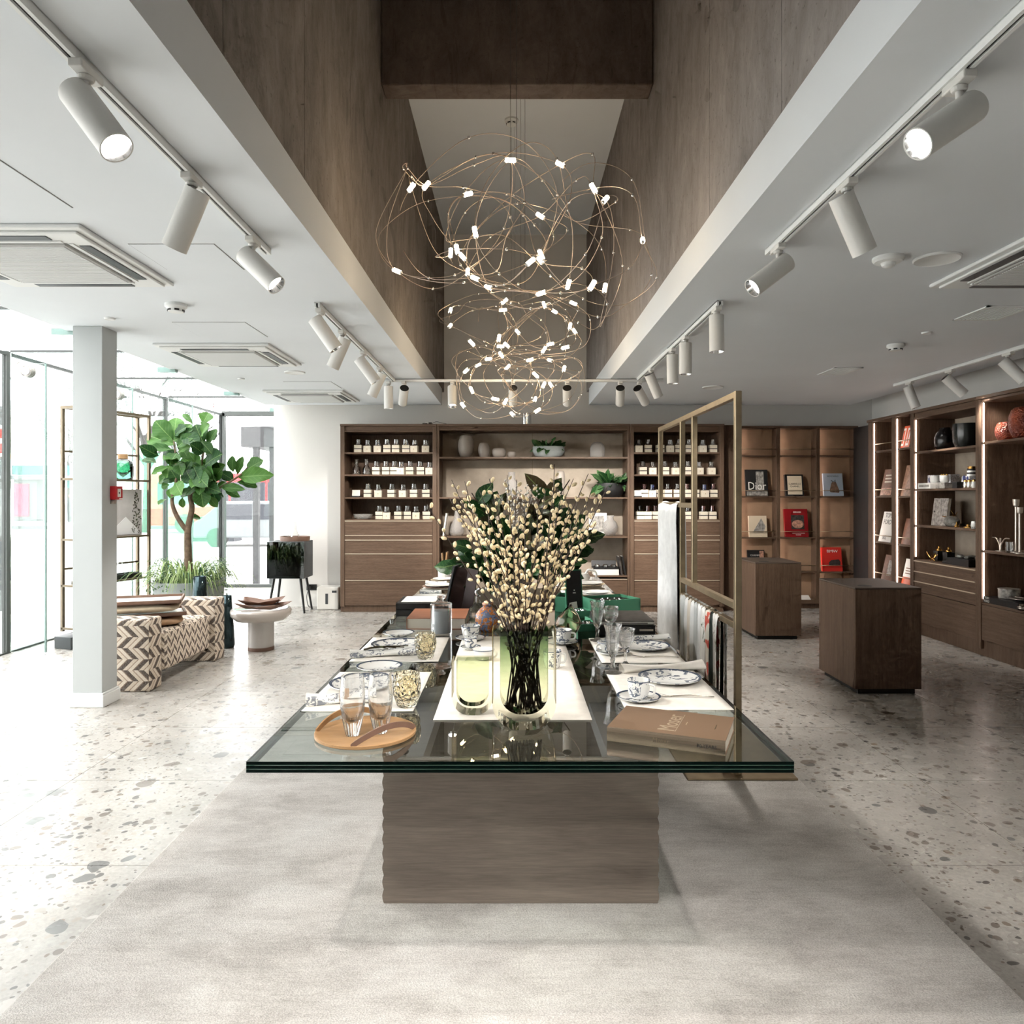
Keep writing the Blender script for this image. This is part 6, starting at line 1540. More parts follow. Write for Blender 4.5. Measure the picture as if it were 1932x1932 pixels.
# green gift boxes
M['green'] = plain('emerald_box', (40, 112, 82), 0.5); M['green2'] = plain('emerald_box_light', (84, 158, 124), 0.5)
def gbox(px, py, w, d, h, rot, label, lid=0.0, dz=0.0006, jewel=True, y=None):
    p = T(px, py) if y is None else Vector((at(px, py, y).x, y, TOP))
    t = thing('green_box', label, 'box', (p.x, p.y, TOP + dz), rot, group='green jewellery boxes')
    m = MB().box(-w / 2, w / 2, -d / 2, -d / 2 + 0.006, 0, h).box(-w / 2, w / 2, d / 2 - 0.006, d / 2, 0, h).box(-w / 2, -w / 2 + 0.006, -d / 2, d / 2, 0, h).box(w / 2 - 0.006, w / 2, -d / 2, d / 2, 0, h).box(-w / 2, w / 2, -d / 2, d / 2, 0, 0.006)
    m.build('tray', M['green2'], t); MB().box(-w / 2 + 0.006, w / 2 - 0.006, -d / 2 + 0.006, d / 2 - 0.006, 0.006, h * 0.82).build('velvet', M['black'], t)
    if jewel:
        jm = MB()
        for i in range(9): a_ = i * 0.7; jm.lathe([(0, 0), (0.006, 0.003), (0.005, 0.008), (0, 0.010)], 6, c=(math.cos(a_) * w * 0.22, math.sin(a_) * d * 0.22, h * 0.82))
        jm.build('necklace', M['chrome'], t)
    if lid:
        l = MB().box(-w / 2, w / 2, 0, 0.012, 0, lid).build('lid', M['green'], t, loc=(0, d / 2, h * 0.2), rot=(R(-8), 0, 0)); MB().box(-w / 2 + 0.008, w / 2 - 0.008, -0.002, 0, 0.008, lid - 0.008).build('lid_lining', M['black'], l)
        MB().box(-0.010, 0.010, -0.0035, -0.002, lid * 0.46, lid * 0.48).cyl((0, -0.002, lid * 0.53), (0, -0.0035, lid * 0.53), 0.004, 0.004, 8).build('emblem', M['inkw'], l)
        MB().box(-0.03, 0.02, -0.006, -0.004, 0.02, 0.075).build('card', M['paper'], l, rot=(R(4), R(-8), 0))
    return t
gbox(1093, 1172, 0.115, 0.13, 0.045, R(18), 'open green box with tall upright lid and white card', 0.28, y=4.62)
gbox(1152, 1165, 0.30, 0.24, 0.10, R(24), 'large open green box with black velvet and brooches', 0.0, y=4.78)
gbox(1103, 1198, 0.13, 0.14, 0.04, R(14), 'small open green box with a bracelet beside the blown vase', 0.0, y=4.18)
gbox(1132, 1190, 0.15, 0.11, 0.03, R(20), 'flat open green box behind the crystal flute', 0.0, y=4.42, jewel=False)
gbox(1068, 1160, 0.12, 0.2, 0.10, R(-12), 'dark green box behind the blown vase', 0.0, y=4.9, jewel=False)
t = flatbook(0.46, 0.80 - 0.02, 4.02, 4.42, 0.05, M['bk_black'], 'black book, lower of two stacked beside the white towel', TOP, M['bk_black'])
MB().box(0.07, 0.145, -0.2006, -0.1998, 0.019, 0.029).build('spine_line', M['pages'], t)
t = flatbook(0.46, 0.80 - 0.03, 4.02, 4.40, 0.022, M['ph_dark'], 'thin dark book with white pages, upper of two beside the towel', TOP + 0.0512, M['bk_white'])
MB().box(-0.02, 0.12, -0.1906, -0.1858, 0.008, 0.012).build('spine_line', M['ph_dark'], t)

# ================================================================== BRONZE RACK WITH TOWELS
RX, RY0, RY1, RH = 1.195, 3.92, 5.97, 2.05
rk = thing('towel_rack', 'tall bronze frame rack with draped towels beside the glass table', 'rack', (RX, (RY0 + RY1) / 2, 0.0145))
q = 0.017
def rl(y): return y - (RY0 + RY1) / 2
Z0 = -0.0
def post(y, z0, z1): bev(MB().box(-q, q, rl(y) - q, rl(y) + q, z0, z1).build('post', M['brass'], rk), 0.002, 1)
def rail(y0, y1, z, nm='rail'): bev(MB().box(-q, q, rl(y0) + q, rl(y1) - q, z - q, z + q).build(nm, M['brass'], rk), 0.002, 1)
post(RY0, 0.012, RH); post(RY1, 0.012, RH); post(5.2, 0.012, RH - 2 * q); post(4.86, 0.905 + q, RH - 2 * q)
rail(RY0, RY1, RH - q - 0.001, 'top_rail'); rail(5.2, RY1, 1.43, 'mid_rail'); rail(4.86, 5.2, 1.43, 'mid_rail'); rail(RY0, 5.2, 0.905, 'low_rail')
rail(RY0, 5.2, 0.80, 'hanging_rail')
bev(MB().box(-0.28, 0.30, -(RY1 - RY0) / 2 - 0.06, -(RY1 - RY0) / 2 + 0.9, 0, 0.012).build('foot_plate', M['brass'], rk), 0.002, 1)
bev(MB().box(-0.28, 0.30, (RY1 - RY0) / 2 - 0.5, (RY1 - RY0) / 2 + 0.06, 0, 0.012).build('foot_plate', M['brass'], rk), 0.002, 1)
def towel(y0, y1, ztop, zbot, mt, label, seed, thick=0.03, group='towels on the bronze rack', fold=0.012, xc=RX):
    rnd = random.Random(seed); t = thing('towel', label, 'towel', (xc, (y0 + y1) / 2, zbot), group=group)
    H = ztop - zbot; w = (y1 - y0); ph = rnd.uniform(0, 6)
    def fn(u, v):
        # v runs down the front, over the rail, down the back
        s = v * 2 - 1
        hang = abs(s)
        z = H * (1 - max(0.0, hang - 0.04) / 0.96) + (0.012 if hang < 0.04 else 0)
        x = (-1 if s < 0 else 1) * (q + 0.006 + thick * 0.4 * min(1, hang * 8)) if hang >= 0.03 else s / 0.03 * (q + 0.004)
        yy = (u - 0.5) * w * (1 - 0.03 * math.sin(hang * 5 + ph))
        x += fold * math.sin(u * (w / 0.035) + ph + hang * 1.5) * min(1, hang * 3)
        return (x, yy, max(0.001, z + 0.006 * math.sin(u * 9 + ph)))
    o = MB().grid(fn, max(8, int(w / 0.012)), 40).build('cloth', mt, t, True)
    return t
M['towel_white'] = plain('white_towel', (222, 224, 224), 0.95, var=0.05, vs=14, bump=0.3, bs=200)
M['towel_grey'] = plain('pale_grey_towel', (186, 190, 190), 0.95, var=0.04, bump=0.25, bs=200)
M['towel_beige'] = plain('sand_towel', (206, 198, 186), 0.95, var=0.05, bump=0.25, bs=200)
M['towel_red'] = NT('floral_red_cloth'); _k = M['towel_red']; _v = _k.coord(); _k.set(color=_k.ramp(_k.noise(_v, 9, 2, 0.5, 1.0), [(0.45, (212, 206, 194)), (0.52, (196, 92, 76)), (0.6, (178, 70, 60))], 'CONSTANT'), rough=0.9); M['towel_red'] = _k.m
M['towel_leaf'] = china('leaf_print_cloth', (74, 92, 66), cov=0.5, scale=9)
M['towel_dark'] = plain('dark_green_cloth', (34, 46, 40), 0.9)
towel(5.25, 5.93, 1.452, 0.36, M['towel_white'], 'long white towel hanging from the middle rail', 1, 0.03, fold=0.008)
cl_ = [('towel_grey', 'wide pale grey cloth at the far end of the low rail', 0.15), ('towel_white', 'white cloth next to the grey one on the low rail', 0.075), ('towel_beige', 'sand coloured cloth on the low rail between white cloths', 0.075), ('towel_white', 'white cloth beside the sand coloured one', 0.08),
       ('towel_grey', 'narrow pale grey cloth in the middle of the low rail', 0.08), ('towel_white', 'white folded cloth before the leaf print one', 0.085), ('towel_leaf', 'white cloth with olive leaf print', 0.095), ('towel_red', 'white cloth with a large red flower', 0.10), ('towel_dark', 'dark green cloth beside the near rack post', 0.05), ('towel_leaf', 'white cloth with green leaves against the near rack post', 0.10)]
y = 5.15
for i, (mt, lb, w) in enumerate(cl_):
    towel(y - w, y, 0.822, 0.26, M[mt], lb, 10 + i, 0.022, fold=0.006); y -= w + 0.006

# ================================================================== PEDESTALS
def pedestal(x0, y0, label, w=0.505, d=0.66, h=0.812):
    t = thing('pedestal', label, 'pedestal', (x0 + w / 2, y0 + d / 2, 0.0005), group='walnut pedestals')
    a, b = w / 2, d / 2; p = 0.02
    for nm, bxx in (('front_panel', (-a, a, -b, -b + p)), ('rear_panel', (-a, a, b - p, b)), ('side_panel', (-a, -a + p, -b + p, b - p)), ('side_panel', (a - p, a, -b + p, b - p))):
        bev(MB().box(bxx[0] + (0.0015 if nm[0] == 'f' else 0), bxx[1], bxx[2], bxx[3], 0.04, h - 0.014).build(nm, M['wood'], t), 0.002, 1)
    bev(MB().box(-a, a, -b, b, h - 0.013, h).build('top', M['woodtop'], t), 0.002, 1)
    MB().box(-a + 0.035, a - 0.035, -b + 0.03, b - 0.03, 0, 0.04).build('plinth', M['black'], t)
    MB().lathe([(0, 0.0), (0.052, 0.0), (0.052, 0.0012), (0.045, 0.0015), (0, 0.0004)], 32).build('cable_hole', M['black'], t, loc=(-a + 0.13, -b + 0.12, h))
pedestal(2.6, 5.60, 'walnut pedestal with round cable hole, standing alone before the drawers cabinet')
pedestal(2.548, 7.75, 'walnut pedestal with round cable hole, half hidden by the bronze rack', w=0.485)

# ================================================================== WINDOW SIDE FURNITURE
# red call point on the column
p = onx(214, 930, -2.936)
t = thing('fire_call_point', 'red fire alarm call point on the square column', 'alarm', (-2.9355, p.y, p.z), R(90))
M['alarm_red'] = plain('alarm_red', (186, 26, 34), 0.35)
bev(MB().box(-0.05, 0.05, -0.042, 0, -0.05, 0.05).build('housing', M['alarm_red'], t), 0.004, 2)
MB().box(-0.022, 0.022, -0.0428, -0.042, -0.03, 0.03).build('glass', M['bk_white'], t); MB().cyl((0, -0.0428, 0), (0, -0.0434, 0), 0.008, 0.008, 12).build('button', M['ink'], t)
MB().box(0.0, 0.045, -0.0426, -0.042, -0.047, -0.04).build('caption', M['inkw'], t)
t = thing('wall_plate', 'small grey plate below the red call point on the column', 'plate', (-2.9355, p.y - 0.01, p.z - 0.068), R(90)); MB().box(-0.035, 0.035, -0.006, 0, -0.013, 0.013).build('plate', M['ph_grey'], t)

# bench in herringbone fabric: two arms and a thick seat
bn = thing('bench', 'low bench in brown and cream herringbone fabric with block arms', 'bench', (-3.2, 6.28, 0.0005))
def pad(nm, b, mt, w=0.02):
    o = MB().box(b[0] + 3.2, b[1] + 3.2, b[2] - 6.28, b[3] - 6.28, b[4], b[5]).build(nm, mt, bn); return bev(o, w, 3)
pad('arm', (-3.36, -2.79, 5.66, 5.86, 0.0, 0.56), M['chev_row'], 0.02)
pad('arm', (-3.42, -2.71, 6.72, 6.93, 0.0, 0.57), M['chev_row'], 0.02)
pad('seat', (-3.38, -2.76, 5.86, 6.72, 0.12, 0.43), M['chev_col'], 0.03)
# lap trays with cushions on the bench
def lap_tray(c, z, w, d, rot, label, wd, cm, hc=0.075):
    t = thing('lap_tray', label, 'tray', (c[0], c[1], z + 0.0006), rot, group='lap trays on the bench')
    def fn(u, v):
        a = u * 2 * math.pi; ca, sa = math.cos(a), math.sin(a)
        k = (abs(ca) ** 6 + abs(sa) ** 6) ** (-1 / 6); b = math.pi * v - math.pi / 2
        rr = math.cos(b) ** 0.5 if math.cos(b) > 0 else 0.0
        return (w * 0.47 * k * ca * rr, d * 0.47 * k * sa * rr, hc / 2 + hc / 2 * math.sin(b) * (1.0 if v < 0.5 else 1.0))
    MB().grid(fn, 36, 12).build('cushion', cm, t, True)
    m = MB().box(-w / 2, w / 2, -d / 2, d / 2, hc, hc + 0.008)
    for bb in ((-w / 2, w / 2, -d / 2, -d / 2 + 0.014), (-w / 2, w / 2, d / 2 - 0.014, d / 2), (-w / 2, -w / 2 + 0.014, -d / 2, d / 2), (w / 2 - 0.014, w / 2, -d / 2, d / 2)): m.box(*bb, hc, hc + 0.03)
    m.build('tray', wd, t); MB().box(-w / 2 + 0.014, w / 2 - 0.014, -d / 2 + 0.014, d / 2 - 0.014, hc + 0.008, hc + 0.0095).build('tray_lining', M['bk_white'], t)
M['cush_beige'] = plain('beige_velvet', (198, 182, 158), 0.9, var=0.06, vs=20)
M['cush_tan'] = plain('tan_leather', (176, 142, 110), 0.6, var=0.1, vs=12)
M['traywood'] = plain('tray_walnut', (118, 90, 74), 0.5, var=0.12, vs=10)
lap_tray((-3.05, 6.16), 0.43, 0.56, 0.40, R(28), 'dark wood lap tray on tan cushion, lower on the bench', M['traywood'], M['cush_tan'], 0.09)
lap_tray((-3.08, 6.12), 0.5512, 0.62, 0.42, R(20), 'wooden lap tray on beige cushion, on top of the other tray', M['traywood'], M['cush_beige'], 0.08)

# round side table
p = onz(492, 1226, 0.0)
t = thing('side_table', 'round taupe glossy side table with thick translucent pillar foot', 'side table', (p.x, 7.25, 0.0005))
M['gloss_taupe'] = plain('glossy_taupe', (188, 180, 172), 0.12, coat=0.5); M['resin'] = NT('milky_resin').set(color=(206, 202, 198), rough=0.25, trans=0.15).m
MB().lathe([(0, 0.285), (0.16, 0.285), (0.24, 0.30), (0.285, 0.345), (0.29, 0.385), (0.28, 0.405), (0.255, 0.41), (0.245, 0.40), (0, 0.40)], 56).build('top', M['gloss_taupe'], t, True)
MB().lathe([(0, 0.035), (0.122, 0.035), (0.122, 0.285), (0, 0.285)], 40).build('pillar', M['resin'], t, 'auto'); MB().lathe([(0, 0), (0.124, 0), (0.124, 0.035), (0, 0.035)], 40).build('foot_band', M['leather'], t, 'auto')
def leather_tray(c, z, w, d, rot, label):
    t = thing('leather_tray', label, 'tray', (c[0], c[1], z), rot, group='leather trays')
    def fn(u, v):
        a, b = (u - 0.5) * 2, (v - 0.5) * 2; e = max(abs(a), abs(b)); cr = abs(a * b)
        return (a * w / 2 * (1 + 0.12 * cr), b * d / 2 * (1 + 0.12 * cr), 0.003 + 0.045 * max(0, e - 0.62) / 0.38 * (0.55 + 0.75 * cr))
    o = MB().grid(fn, 20, 20).build('leather', M['leather'], t, True); o.modifiers.new('thickness', 'SOLIDIFY').thickness = 0.003
leather_tray((p.x + 0.03, 7.22), 0.4115, 0.42, 0.24, R(-14), 'brown leather tray with raised corners, lower on the round side table')
leather_tray((p.x + 0.0, 7.26), 0.448, 0.36, 0.22, R(4), 'brown leather tray with raised corners, upper on the round side table')

# planter with fiddle-leaf fig
PD = 8.0
pc = at(357, 1100, PD)
pl = MB().lathe([(0, 0), (0.30, 0), (0.325, 0.02), (0.36, 0.58), (0.36, 0.60), (0.33, 0.60), (0.32, 0.52), (0, 0.52)], 48).build('planter', M['concrete_pot'], None, 'auto', (pc.x, PD, 0.0005)); tag(pl, 'round grey planter with the fig tree behind the bench', 'planter')
tr = thing('fig_tree', 'fiddle-leaf fig tree with big green leaves in the grey planter', 'tree', (pc.x, PD, 0.52))
org = Vector(tr.location)
def z7(x, y, d=PD): return at(200 + x / 3.33, 740 + y / 3.33, d) - org
tr_r = lambda a, b, n: [a + (b - a) * i / (n - 1) for i in range(n)]
c1 = catmull([Vector((0, 0, 0.0)), z7(515, 990), z7(515, 860), z7(540, 730, PD + .03), z7(530, 640, PD + .05), z7(590, 540, PD)], False, 6)
MB().tube(c1, tr_r(0.047, 0.018, len(c1)), 10).build('trunk', M['bark'], tr, True)
c2 = catmull([z7(510, 870), z7(470, 820, PD - .03), z7(430, 745, PD - .05), z7(415, 670, PD - .05), z7(440, 560, PD - .05), z7(440, 420, PD - .02), z7(425, 300, PD)], False, 6)
MB().tube(c2, tr_r(0.03, 0.008, len(c2)), 8).build('branch', M['bark'], tr, True)
c3 = catmull([z7(560, 690, PD + .03), z7(700, 610, PD - .05), z7(830, 530, PD - .1), z7(890, 470, PD - .1)], False, 6); MB().tube(c3, tr_r(0.018, 0.006, len(c3)), 7).build('branch', M['bark'], tr, True)
c4 = catmull([z7(545, 640, PD + .03), z7(600, 450, PD + .05), z7(620, 300, PD + .08), z7(640, 190, PD + .08)], False, 6); MB().tube(c4, tr_r(0.018, 0.006, len(c4)), 7).build('branch', M['bark'], tr, True)
FL = [(425,305,300,180,.9),(430,305,430,150,.95),(440,325,520,188,.8),(425,330,240,252,.6),(425,362,258,342,.55),(445,350,532,262,.7),(545,200,480,128,.45),(608,200,645,118,1.0),(615,325,555,200,.95),(640,330,680,228,.9),
      (600,495,478,395,.9),(620,462,700,378,1.05),(520,420,470,345,.9),(610,385,548,328,.9),(640,375,695,352,.5),(330,402,225,345,.7),(320,445,222,408,.6),(400,470,275,503,.55),(350,535,448,512,.9),(600,545,515,445,.9),
      (595,560,478,552,.6),(600,545,725,448,.65),(560,612,448,645,.5),(590,585,700,612,.6),(592,590,608,715,.95),(640,650,700,720,.7),(715,500,795,545,.85),(800,505,785,402,.7),(825,520,850,405,.55),(878,495,968,420,.9),
      (830,535,1018,512,.5),(820,562,952,585,.55),(740,600,832,655,.5),(720,600,850,600,.4),(700,640,748,655,.6),(430,600,405,655,1.0),(400,580,340,595,.8),(480,660,478,725,.8),(520,788,598,782,.7),(380,672,328,692,.7),
      (690,560,735,512,.8),(470,470,545,520,.8),(450,430,370,400,.7),(560,520,650,540,.8),(540,560,600,470,.9),(660,620,690,560,.8),(480,560,440,620,.8),(640,560,560,610,.7),(540,430,500,480,.8),(700,560,640,500,.8),(450,380,520,330,.8),(610,430,700,470,.7),(440,500,350,470,.6),(760,560,700,590,.7)]
rnd = random.Random(8)
for i in range(46):
    cx_, cy_ = rnd.choice(((430, 470), (430, 540), (560, 520), (620, 560), (560, 440), (640, 420), (450, 400), (700, 580), (600, 610), (500, 470), (450, 300), (620, 280)))
    a_ = rnd.uniform(0, 6.28); l_ = rnd.uniform(75, 120); x_, y_ = cx_ + rnd.uniform(-35, 35), cy_ + rnd.uniform(-35, 35)
    FL.append((x_, y_, x_ + math.cos(a_) * l_, y_ + math.sin(a_) * l_ * 0.8, rnd.uniform(0.7, 1.0)))
for i, (x0, y0, x1, y1, w) in enumerate(FL):
    dd_ = rnd.uniform(-0.22, 0.16); b0 = z7(x0, y0, PD + dd_ * 0.4); t0 = z7(x1, y1, PD + dd_ + rnd.uniform(-.12, .06))
    leaf(LM['fig'], tr, b0, t0, (rnd.uniform(-.35, .35), -1, rnd.uniform(0.1, 0.8)), w * 1.15)
sp = thing('spider_plant', 'striped spider plant and trailing fern filling the planter', 'plant', (pc.x, PD, 0.525))
bl = MB(); bl2 = MB()
for i in range(260):
    a = rnd.uniform(0, 6.283); r0 = rnd.uniform(0.02, 0.28); Lx = rnd.uniform(0.22, 0.46); hz = rnd.uniform(0.08, 0.30)
    b0 = Vector((math.cos(a) * r0, math.sin(a) * r0, 0.0)); dv = Vector((math.cos(a + rnd.uniform(-.5, .5)), math.sin(a + rnd.uniform(-.5, .5)), 0))
    pts = [b0, b0 + dv * Lx * 0.35 + Vector((0, 0, hz * 0.85)), b0 + dv * Lx * 0.75 + Vector((0, 0, hz)), b0 + dv * Lx * 1.1 + Vector((0, 0, hz * 0.35 - 0.08))]
    cur = catmull(pts, False, 4); sd = dv.cross(Vector((0, 0, 1))).normalized(); n = len(cur)
    vs = []
    for k, c_ in enumerate(cur):
        w_ = 0.0065 * math.sin(math.pi * (0.12 + 0.86 * k / (n - 1))); vs += [c_ - sd * w_, c_ + Vector((0, 0, -0.003)), c_ + sd * w_]
    (bl if i % 3 else bl2).add(vs, [(k * 3 + j, k * 3 + j + 1, k * 3 + j + 4, k * 3 + j + 3) for k in range(n - 1) for j in range(2)])
tag(bl.build('striped_blades', M['paleleaf'], sp, True), kind='stuff'); tag(bl2.build('green_blades', M['fernleaf'], sp, True), kind='stuff')
fr = MB()
for i in range(300):
    a = rnd.uniform(0, 6.283); rr = 0.28 + 0.14 * rnd.random(); z_ = rnd.uniform(-0.16, 0.16) if rr > 0.345 else rnd.uniform(0.0, 0.18)
    rr = max(rr, 0.37) if z_ < 0.05 else rr
    c_ = Vector((math.cos(a) * rr, math.sin(a) * rr, z_)); u = Vector((rnd.uniform(-1, 1), rnd.uniform(-1, 1), rnd.uniform(-1, 1))).normalized(); w_ = u.orthogonal().normalized()
    fr.add([c_, c_ + u * 0.018 + w_ * 0.008, c_ + u * 0.036, c_ + u * 0.018 - w_ * 0.008], [(0, 1, 2, 3)])
tag(fr.build('fern_leaflets', M['fernleaf'], sp), kind='stuff')
# iridescent vases behind the bench
vp = [(0, 0), (0.85, 0), (1.0, 0.05), (0.9, 0.35), (0.66, 0.8), (0.6, 1.0), (0.55, 1.0), (0.6, 0.8), (0.85, 0.35), (0, 0.06)]
for (px, y_, r_, h_, lb) in ((377, 7.45, 0.10, 0.70, 'taller dark iridescent glass vase behind the bench'), (428, 7.35, 0.075, 0.52, 'shorter dark iridescent glass vase at the end of the bench')):
    o = MB().lathe([(a * r_, b * h_) for a, b in vp], 24, facet=lambda i, z: 1 + 0.02 * (i % 2)).build('iridescent_vase', M['iridescent'], None, True, (at(px, 1100, y_).x, y_, 0.0005)); tag(o, lb, 'vase')

# etagere of bronze frames
P0, P1 = Vector((-4.5, 7.36)), Vector((-4.205, 8.25)); dv = P1 - P0; LN = dv.length
et = thing('etagere', 'slim bronze etagere by the window behind the column', 'shelf', (P0.x, P0.y, 0.0005), math.atan2(dv.y, dv.x))
h_ = 0.014
DW = -0.16
for x in (0, LN):
    for y_ in (0, DW): MB().box(x - h_, x + h_, y_ - h_, y_ + h_, 0.16, 2.41).build('post', M['bronze_dark'], et)
    MB().box(x - h_, x + h_, DW + h_, -h_, 2.41 - 2 * h_, 2.41).build('end_rail', M['bronze_dark'], et)
for y_ in (0, DW): MB().box(h_, LN - h_, y_ - h_, y_ + h_, 2.41 - 2 * h_, 2.41).build('top_rail', M['bronze_dark'], et)
ez = [0.20, 0.625, 1.085, 1.69]
for z_ in ez: bev(MB().box(-h_, LN + h_, DW - h_, h_, z_ - 0.022, z_).build('shelf', M['bronze_dark'], et), 0.002, 1)
for z_ in (0.78, 1.96): MB().box(h_, LN - h_, -0.008, 0.008, z_ - 0.01, z_ + 0.01).build('guard_rail', M['bronze_dark'], et)
bev(MB().box(-0.07, LN + 0.07, DW - 0.03, 0.03, 0, 0.12).build('base_block', M['anthracite'], et), 0.004, 1)
for x in (0.12, LN - 0.12): MB().cyl((x, DW / 2, 0.12), (x, DW / 2, 0.18), 0.025, 0.025, 12).build('base_stem', M['bronze_dark'], et)
def ep(x, y_, z_): 
    a = et.rotation_euler.z; return (P0.x + x * math.cos(a) - y_ * math.sin(a), P0.y + x * math.sin(a) + y_ * math.cos(a), z_ + 0.001)
t = thing('green_jar', 'round green glass jar with wooden stopper on the etagere', 'jar', ep(0.66, -0.08, ez[3]))
MB().lathe([(0, 0), (0.09, 0), (0.105, 0.03), (0.11, 0.12), (0.10, 0.19), (0.06, 0.215), (0.05, 0.225), (0.045, 0.225), (0.09, 0.18), (0.10, 0.1), (0, 0.02)], 32).build('jar', M['thin_green'], t, True); MB().cyl((0, 0, 0.222), (0, 0, 0.275), 0.052, 0.05, 24).build('stopper', M['oak'], t, 'auto')
t = thing('wood_stopper_jar', 'clear jar with wooden stopper beside the green jar', 'jar', ep(0.40, -0.08, ez[3])); MB().lathe([(0, 0), (0.08, 0), (0.085, 0.2), (0.06, 0.22), (0, 0.22)], 24).build('jar', M['thin_glass'], t, True); MB().cyl((0, 0, 0.221), (0, 0, 0.27), 0.05, 0.05, 20).build('stopper', M['oak'], t, 'auto')
t = thing('landscape_panel', 'pale art panel with a white mountain and branches on the etagere', 'picture', ep(LN / 2 + 0.05, -0.10, ez[2]), math.atan2(dv.y, dv.x))
M['mist'] = plain('mist_grey', (196, 190, 188), 0.6, var=0.06); M['snow'] = plain('snow_white', (236, 234, 234), 0.6)
MB().box(-0.40, 0.38, 0, 0.015, 0, 0.50).build('panel', M['mist'], t); MB().prism([(-0.1, 0.01), (0.36, 0.01), (0.3, 0.08), (0.16, 0.20), (0.02, 0.09)], -0.002, 0, 'y').build('mountain', M['snow'], t)
lf = MB()
for i in range(60):
    c_ = Vector((0.30 + rnd.uniform(-.07, .07) * (1 - abs(i / 60 - .3)), -0.002, 0.02 + 0.45 * i / 60)); u = Vector((rnd.uniform(-1, 1), 0, rnd.uniform(-1, 1))).normalized() * 0.018; w_ = Vector((-u.z, 0, u.x)) * 0.4
    lf.add([c_ - u, c_ + w_, c_ + u, c_ - w_], [(0, 1, 2, 3)])
tag(lf.build('branch_print', M['magnolia'], t), kind='stuff')
t = thing('shelf_tray', 'black tray on the lower shelf of the etagere', 'tray', ep(0.62, -0.08, ez[1]), math.atan2(dv.y, dv.x)); MB().box(-0.22, 0.22, -0.08, 0.08, 0, 0.006).box(-0.22, 0.22, -0.08, -0.072, 0, 0.05).box(-0.22, 0.22, 0.072, 0.08, 0, 0.05).box(-0.22, -0.212, -0.08, 0.08, 0, 0.05).box(0.212, 0.22, -0.08, 0.08, 0, 0.05).build('tray', M['black'], t)
q_ = ep(0.62, -0.08, ez[1] + 0.0062); carafe(q_[0], q_[1], q_[2], 'clear carafe standing in the black tray on the etagere', 0.26, None, 0.06)
t = thing('grey_figure', 'stack of grey stone blocks on the lower shelf of the etagere', 'figurine', ep(0.13, -0.08, ez[1])); MB().box(-0.06, 0.06, -0.05, 0.05, 0, 0.03).box(-0.045, 0.045, -0.04, 0.04, 0.03, 0.06).box(-0.02, 0.02, -0.02, 0.02, 0.06, 0.12).build('blocks', M['stone'], t)

# black cabinet on splayed legs
cb = thing('black_cabinet', 'small black cabinet with smoked glass front on four splayed legs', 'cabinet', (at(547, 1100, 9.66).x, 9.68, 0.0005))
w_, d_, z0, z1 = 0.24, 0.20, 0.45, 0.925
m = MB().box(-w_, w_, -d_, d_, z0, z0 + 0.02).box(-w_, w_, -d_, d_, z1 - 0.02, z1).box(-w_, -w_ + 0.02, -d_, d_, z0 + 0.02, z1 - 0.02).box(w_ - 0.02, w_, -d_, d_, z0 + 0.02, z1 - 0.02).box(-w_, w_, d_ - 0.01, d_, z0, z1)
bev(m.build('carcass', M['anthracite'], cb), 0.002, 1)
M['smoked'] = pane('smoked_glass', (0.28, 0.28, 0.28), 1.2, 0.03)
MB().box(-w_, w_, -d_ - 0.008, -d_ - 0.001, z0 + 0.004, z1 - 0.004).build('glass_door', M['smoked'], cb)
for sx in (-1, 1):
    for sy in (-1, 1): MB().cyl((sx * 0.17, sy * 0.13, z0), (sx * 0.235, sy * 0.18, 0.0), 0.017, 0.013, 12).build('leg', M['black'], cb, 'auto')
cp_ = cb.location
tag(MB().box(-0.16, 0.0, -0.1, 0.1, 0, 0.30).box(0.0, 0.15, -0.12, 0.08, 0, 0.24).build('stone_block', M['ph_grey'], None, False, (cp_.x, cp_.y, z0 + 0.0215)), 'grey stone blocks inside the black glass cabinet', 'stone')
t = thing('oval_tray', 'round brown leather tray on top of the black cabinet', 'tray', (cp_.x + 0.06, cp_.y, z1 + 0.0012)); MB().lathe([(0, 0), (0.19, 0), (0.195, 0.06), (0.188, 0.06), (0.183, 0.008), (0, 0.008)], 40, sy=0.8).build('tray', M['leather'], t, 'auto')
carafe(cp_.x + 0.06, cp_.y, z1 + 0.0096, 'clear glass carafe on the leather tray above the black cabinet', 0.24, None, 0.06)
tag(MB().lathe([(0, 0), (0.028, 0), (0.032, 0.07), (0.029, 0.07), (0.025, 0.008), (0, 0.006)], 18).build('glass_tumbler', M['thin_glass'], None, 'auto', (cp_.x - 0.04, cp_.y - 0.02, z1 + 0.0096)), 'small clear tumbler beside the carafe on the leather tray', 'glass')
t = thing('small_heater', 'small white appliance with a narrow slot against the back wall', 'appliance', (at(621, 1150, 9.9).x, 9.93, 0.0005)); bev(MB().box(-0.145, 0.145, -0.12, 0.12, 0, 0.30).build('housing', M['bk_white'], t), 0.015, 3)
MB().box(-0.04, 0.02, -0.1215, -0.119, 0.06, 0.23).build('slot', M['bk_white'], t); MB().box(-0.028, 0.008, -0.123, -0.121, 0.075, 0.215).build('slot_opening', M['anthracite'], t); MB().box(0.06, 0.12, -0.1225, -0.119, 0.225, 0.255).build('display', M['anthracite'], t)
t = thing('wall_socket', 'black double socket with plug low on the back wall', 'socket', (at(588, 1108, 10.09).x, 10.099, at(588, 1108, 10.09).z)); MB().box(-0.07, 0.07, -0.012, 0, -0.04, 0.04).build('plate', M['black'], t); MB().box(-0.05, 0.0, -0.05, -0.012, -0.02, 0.02).build('plug', M['black'], t)
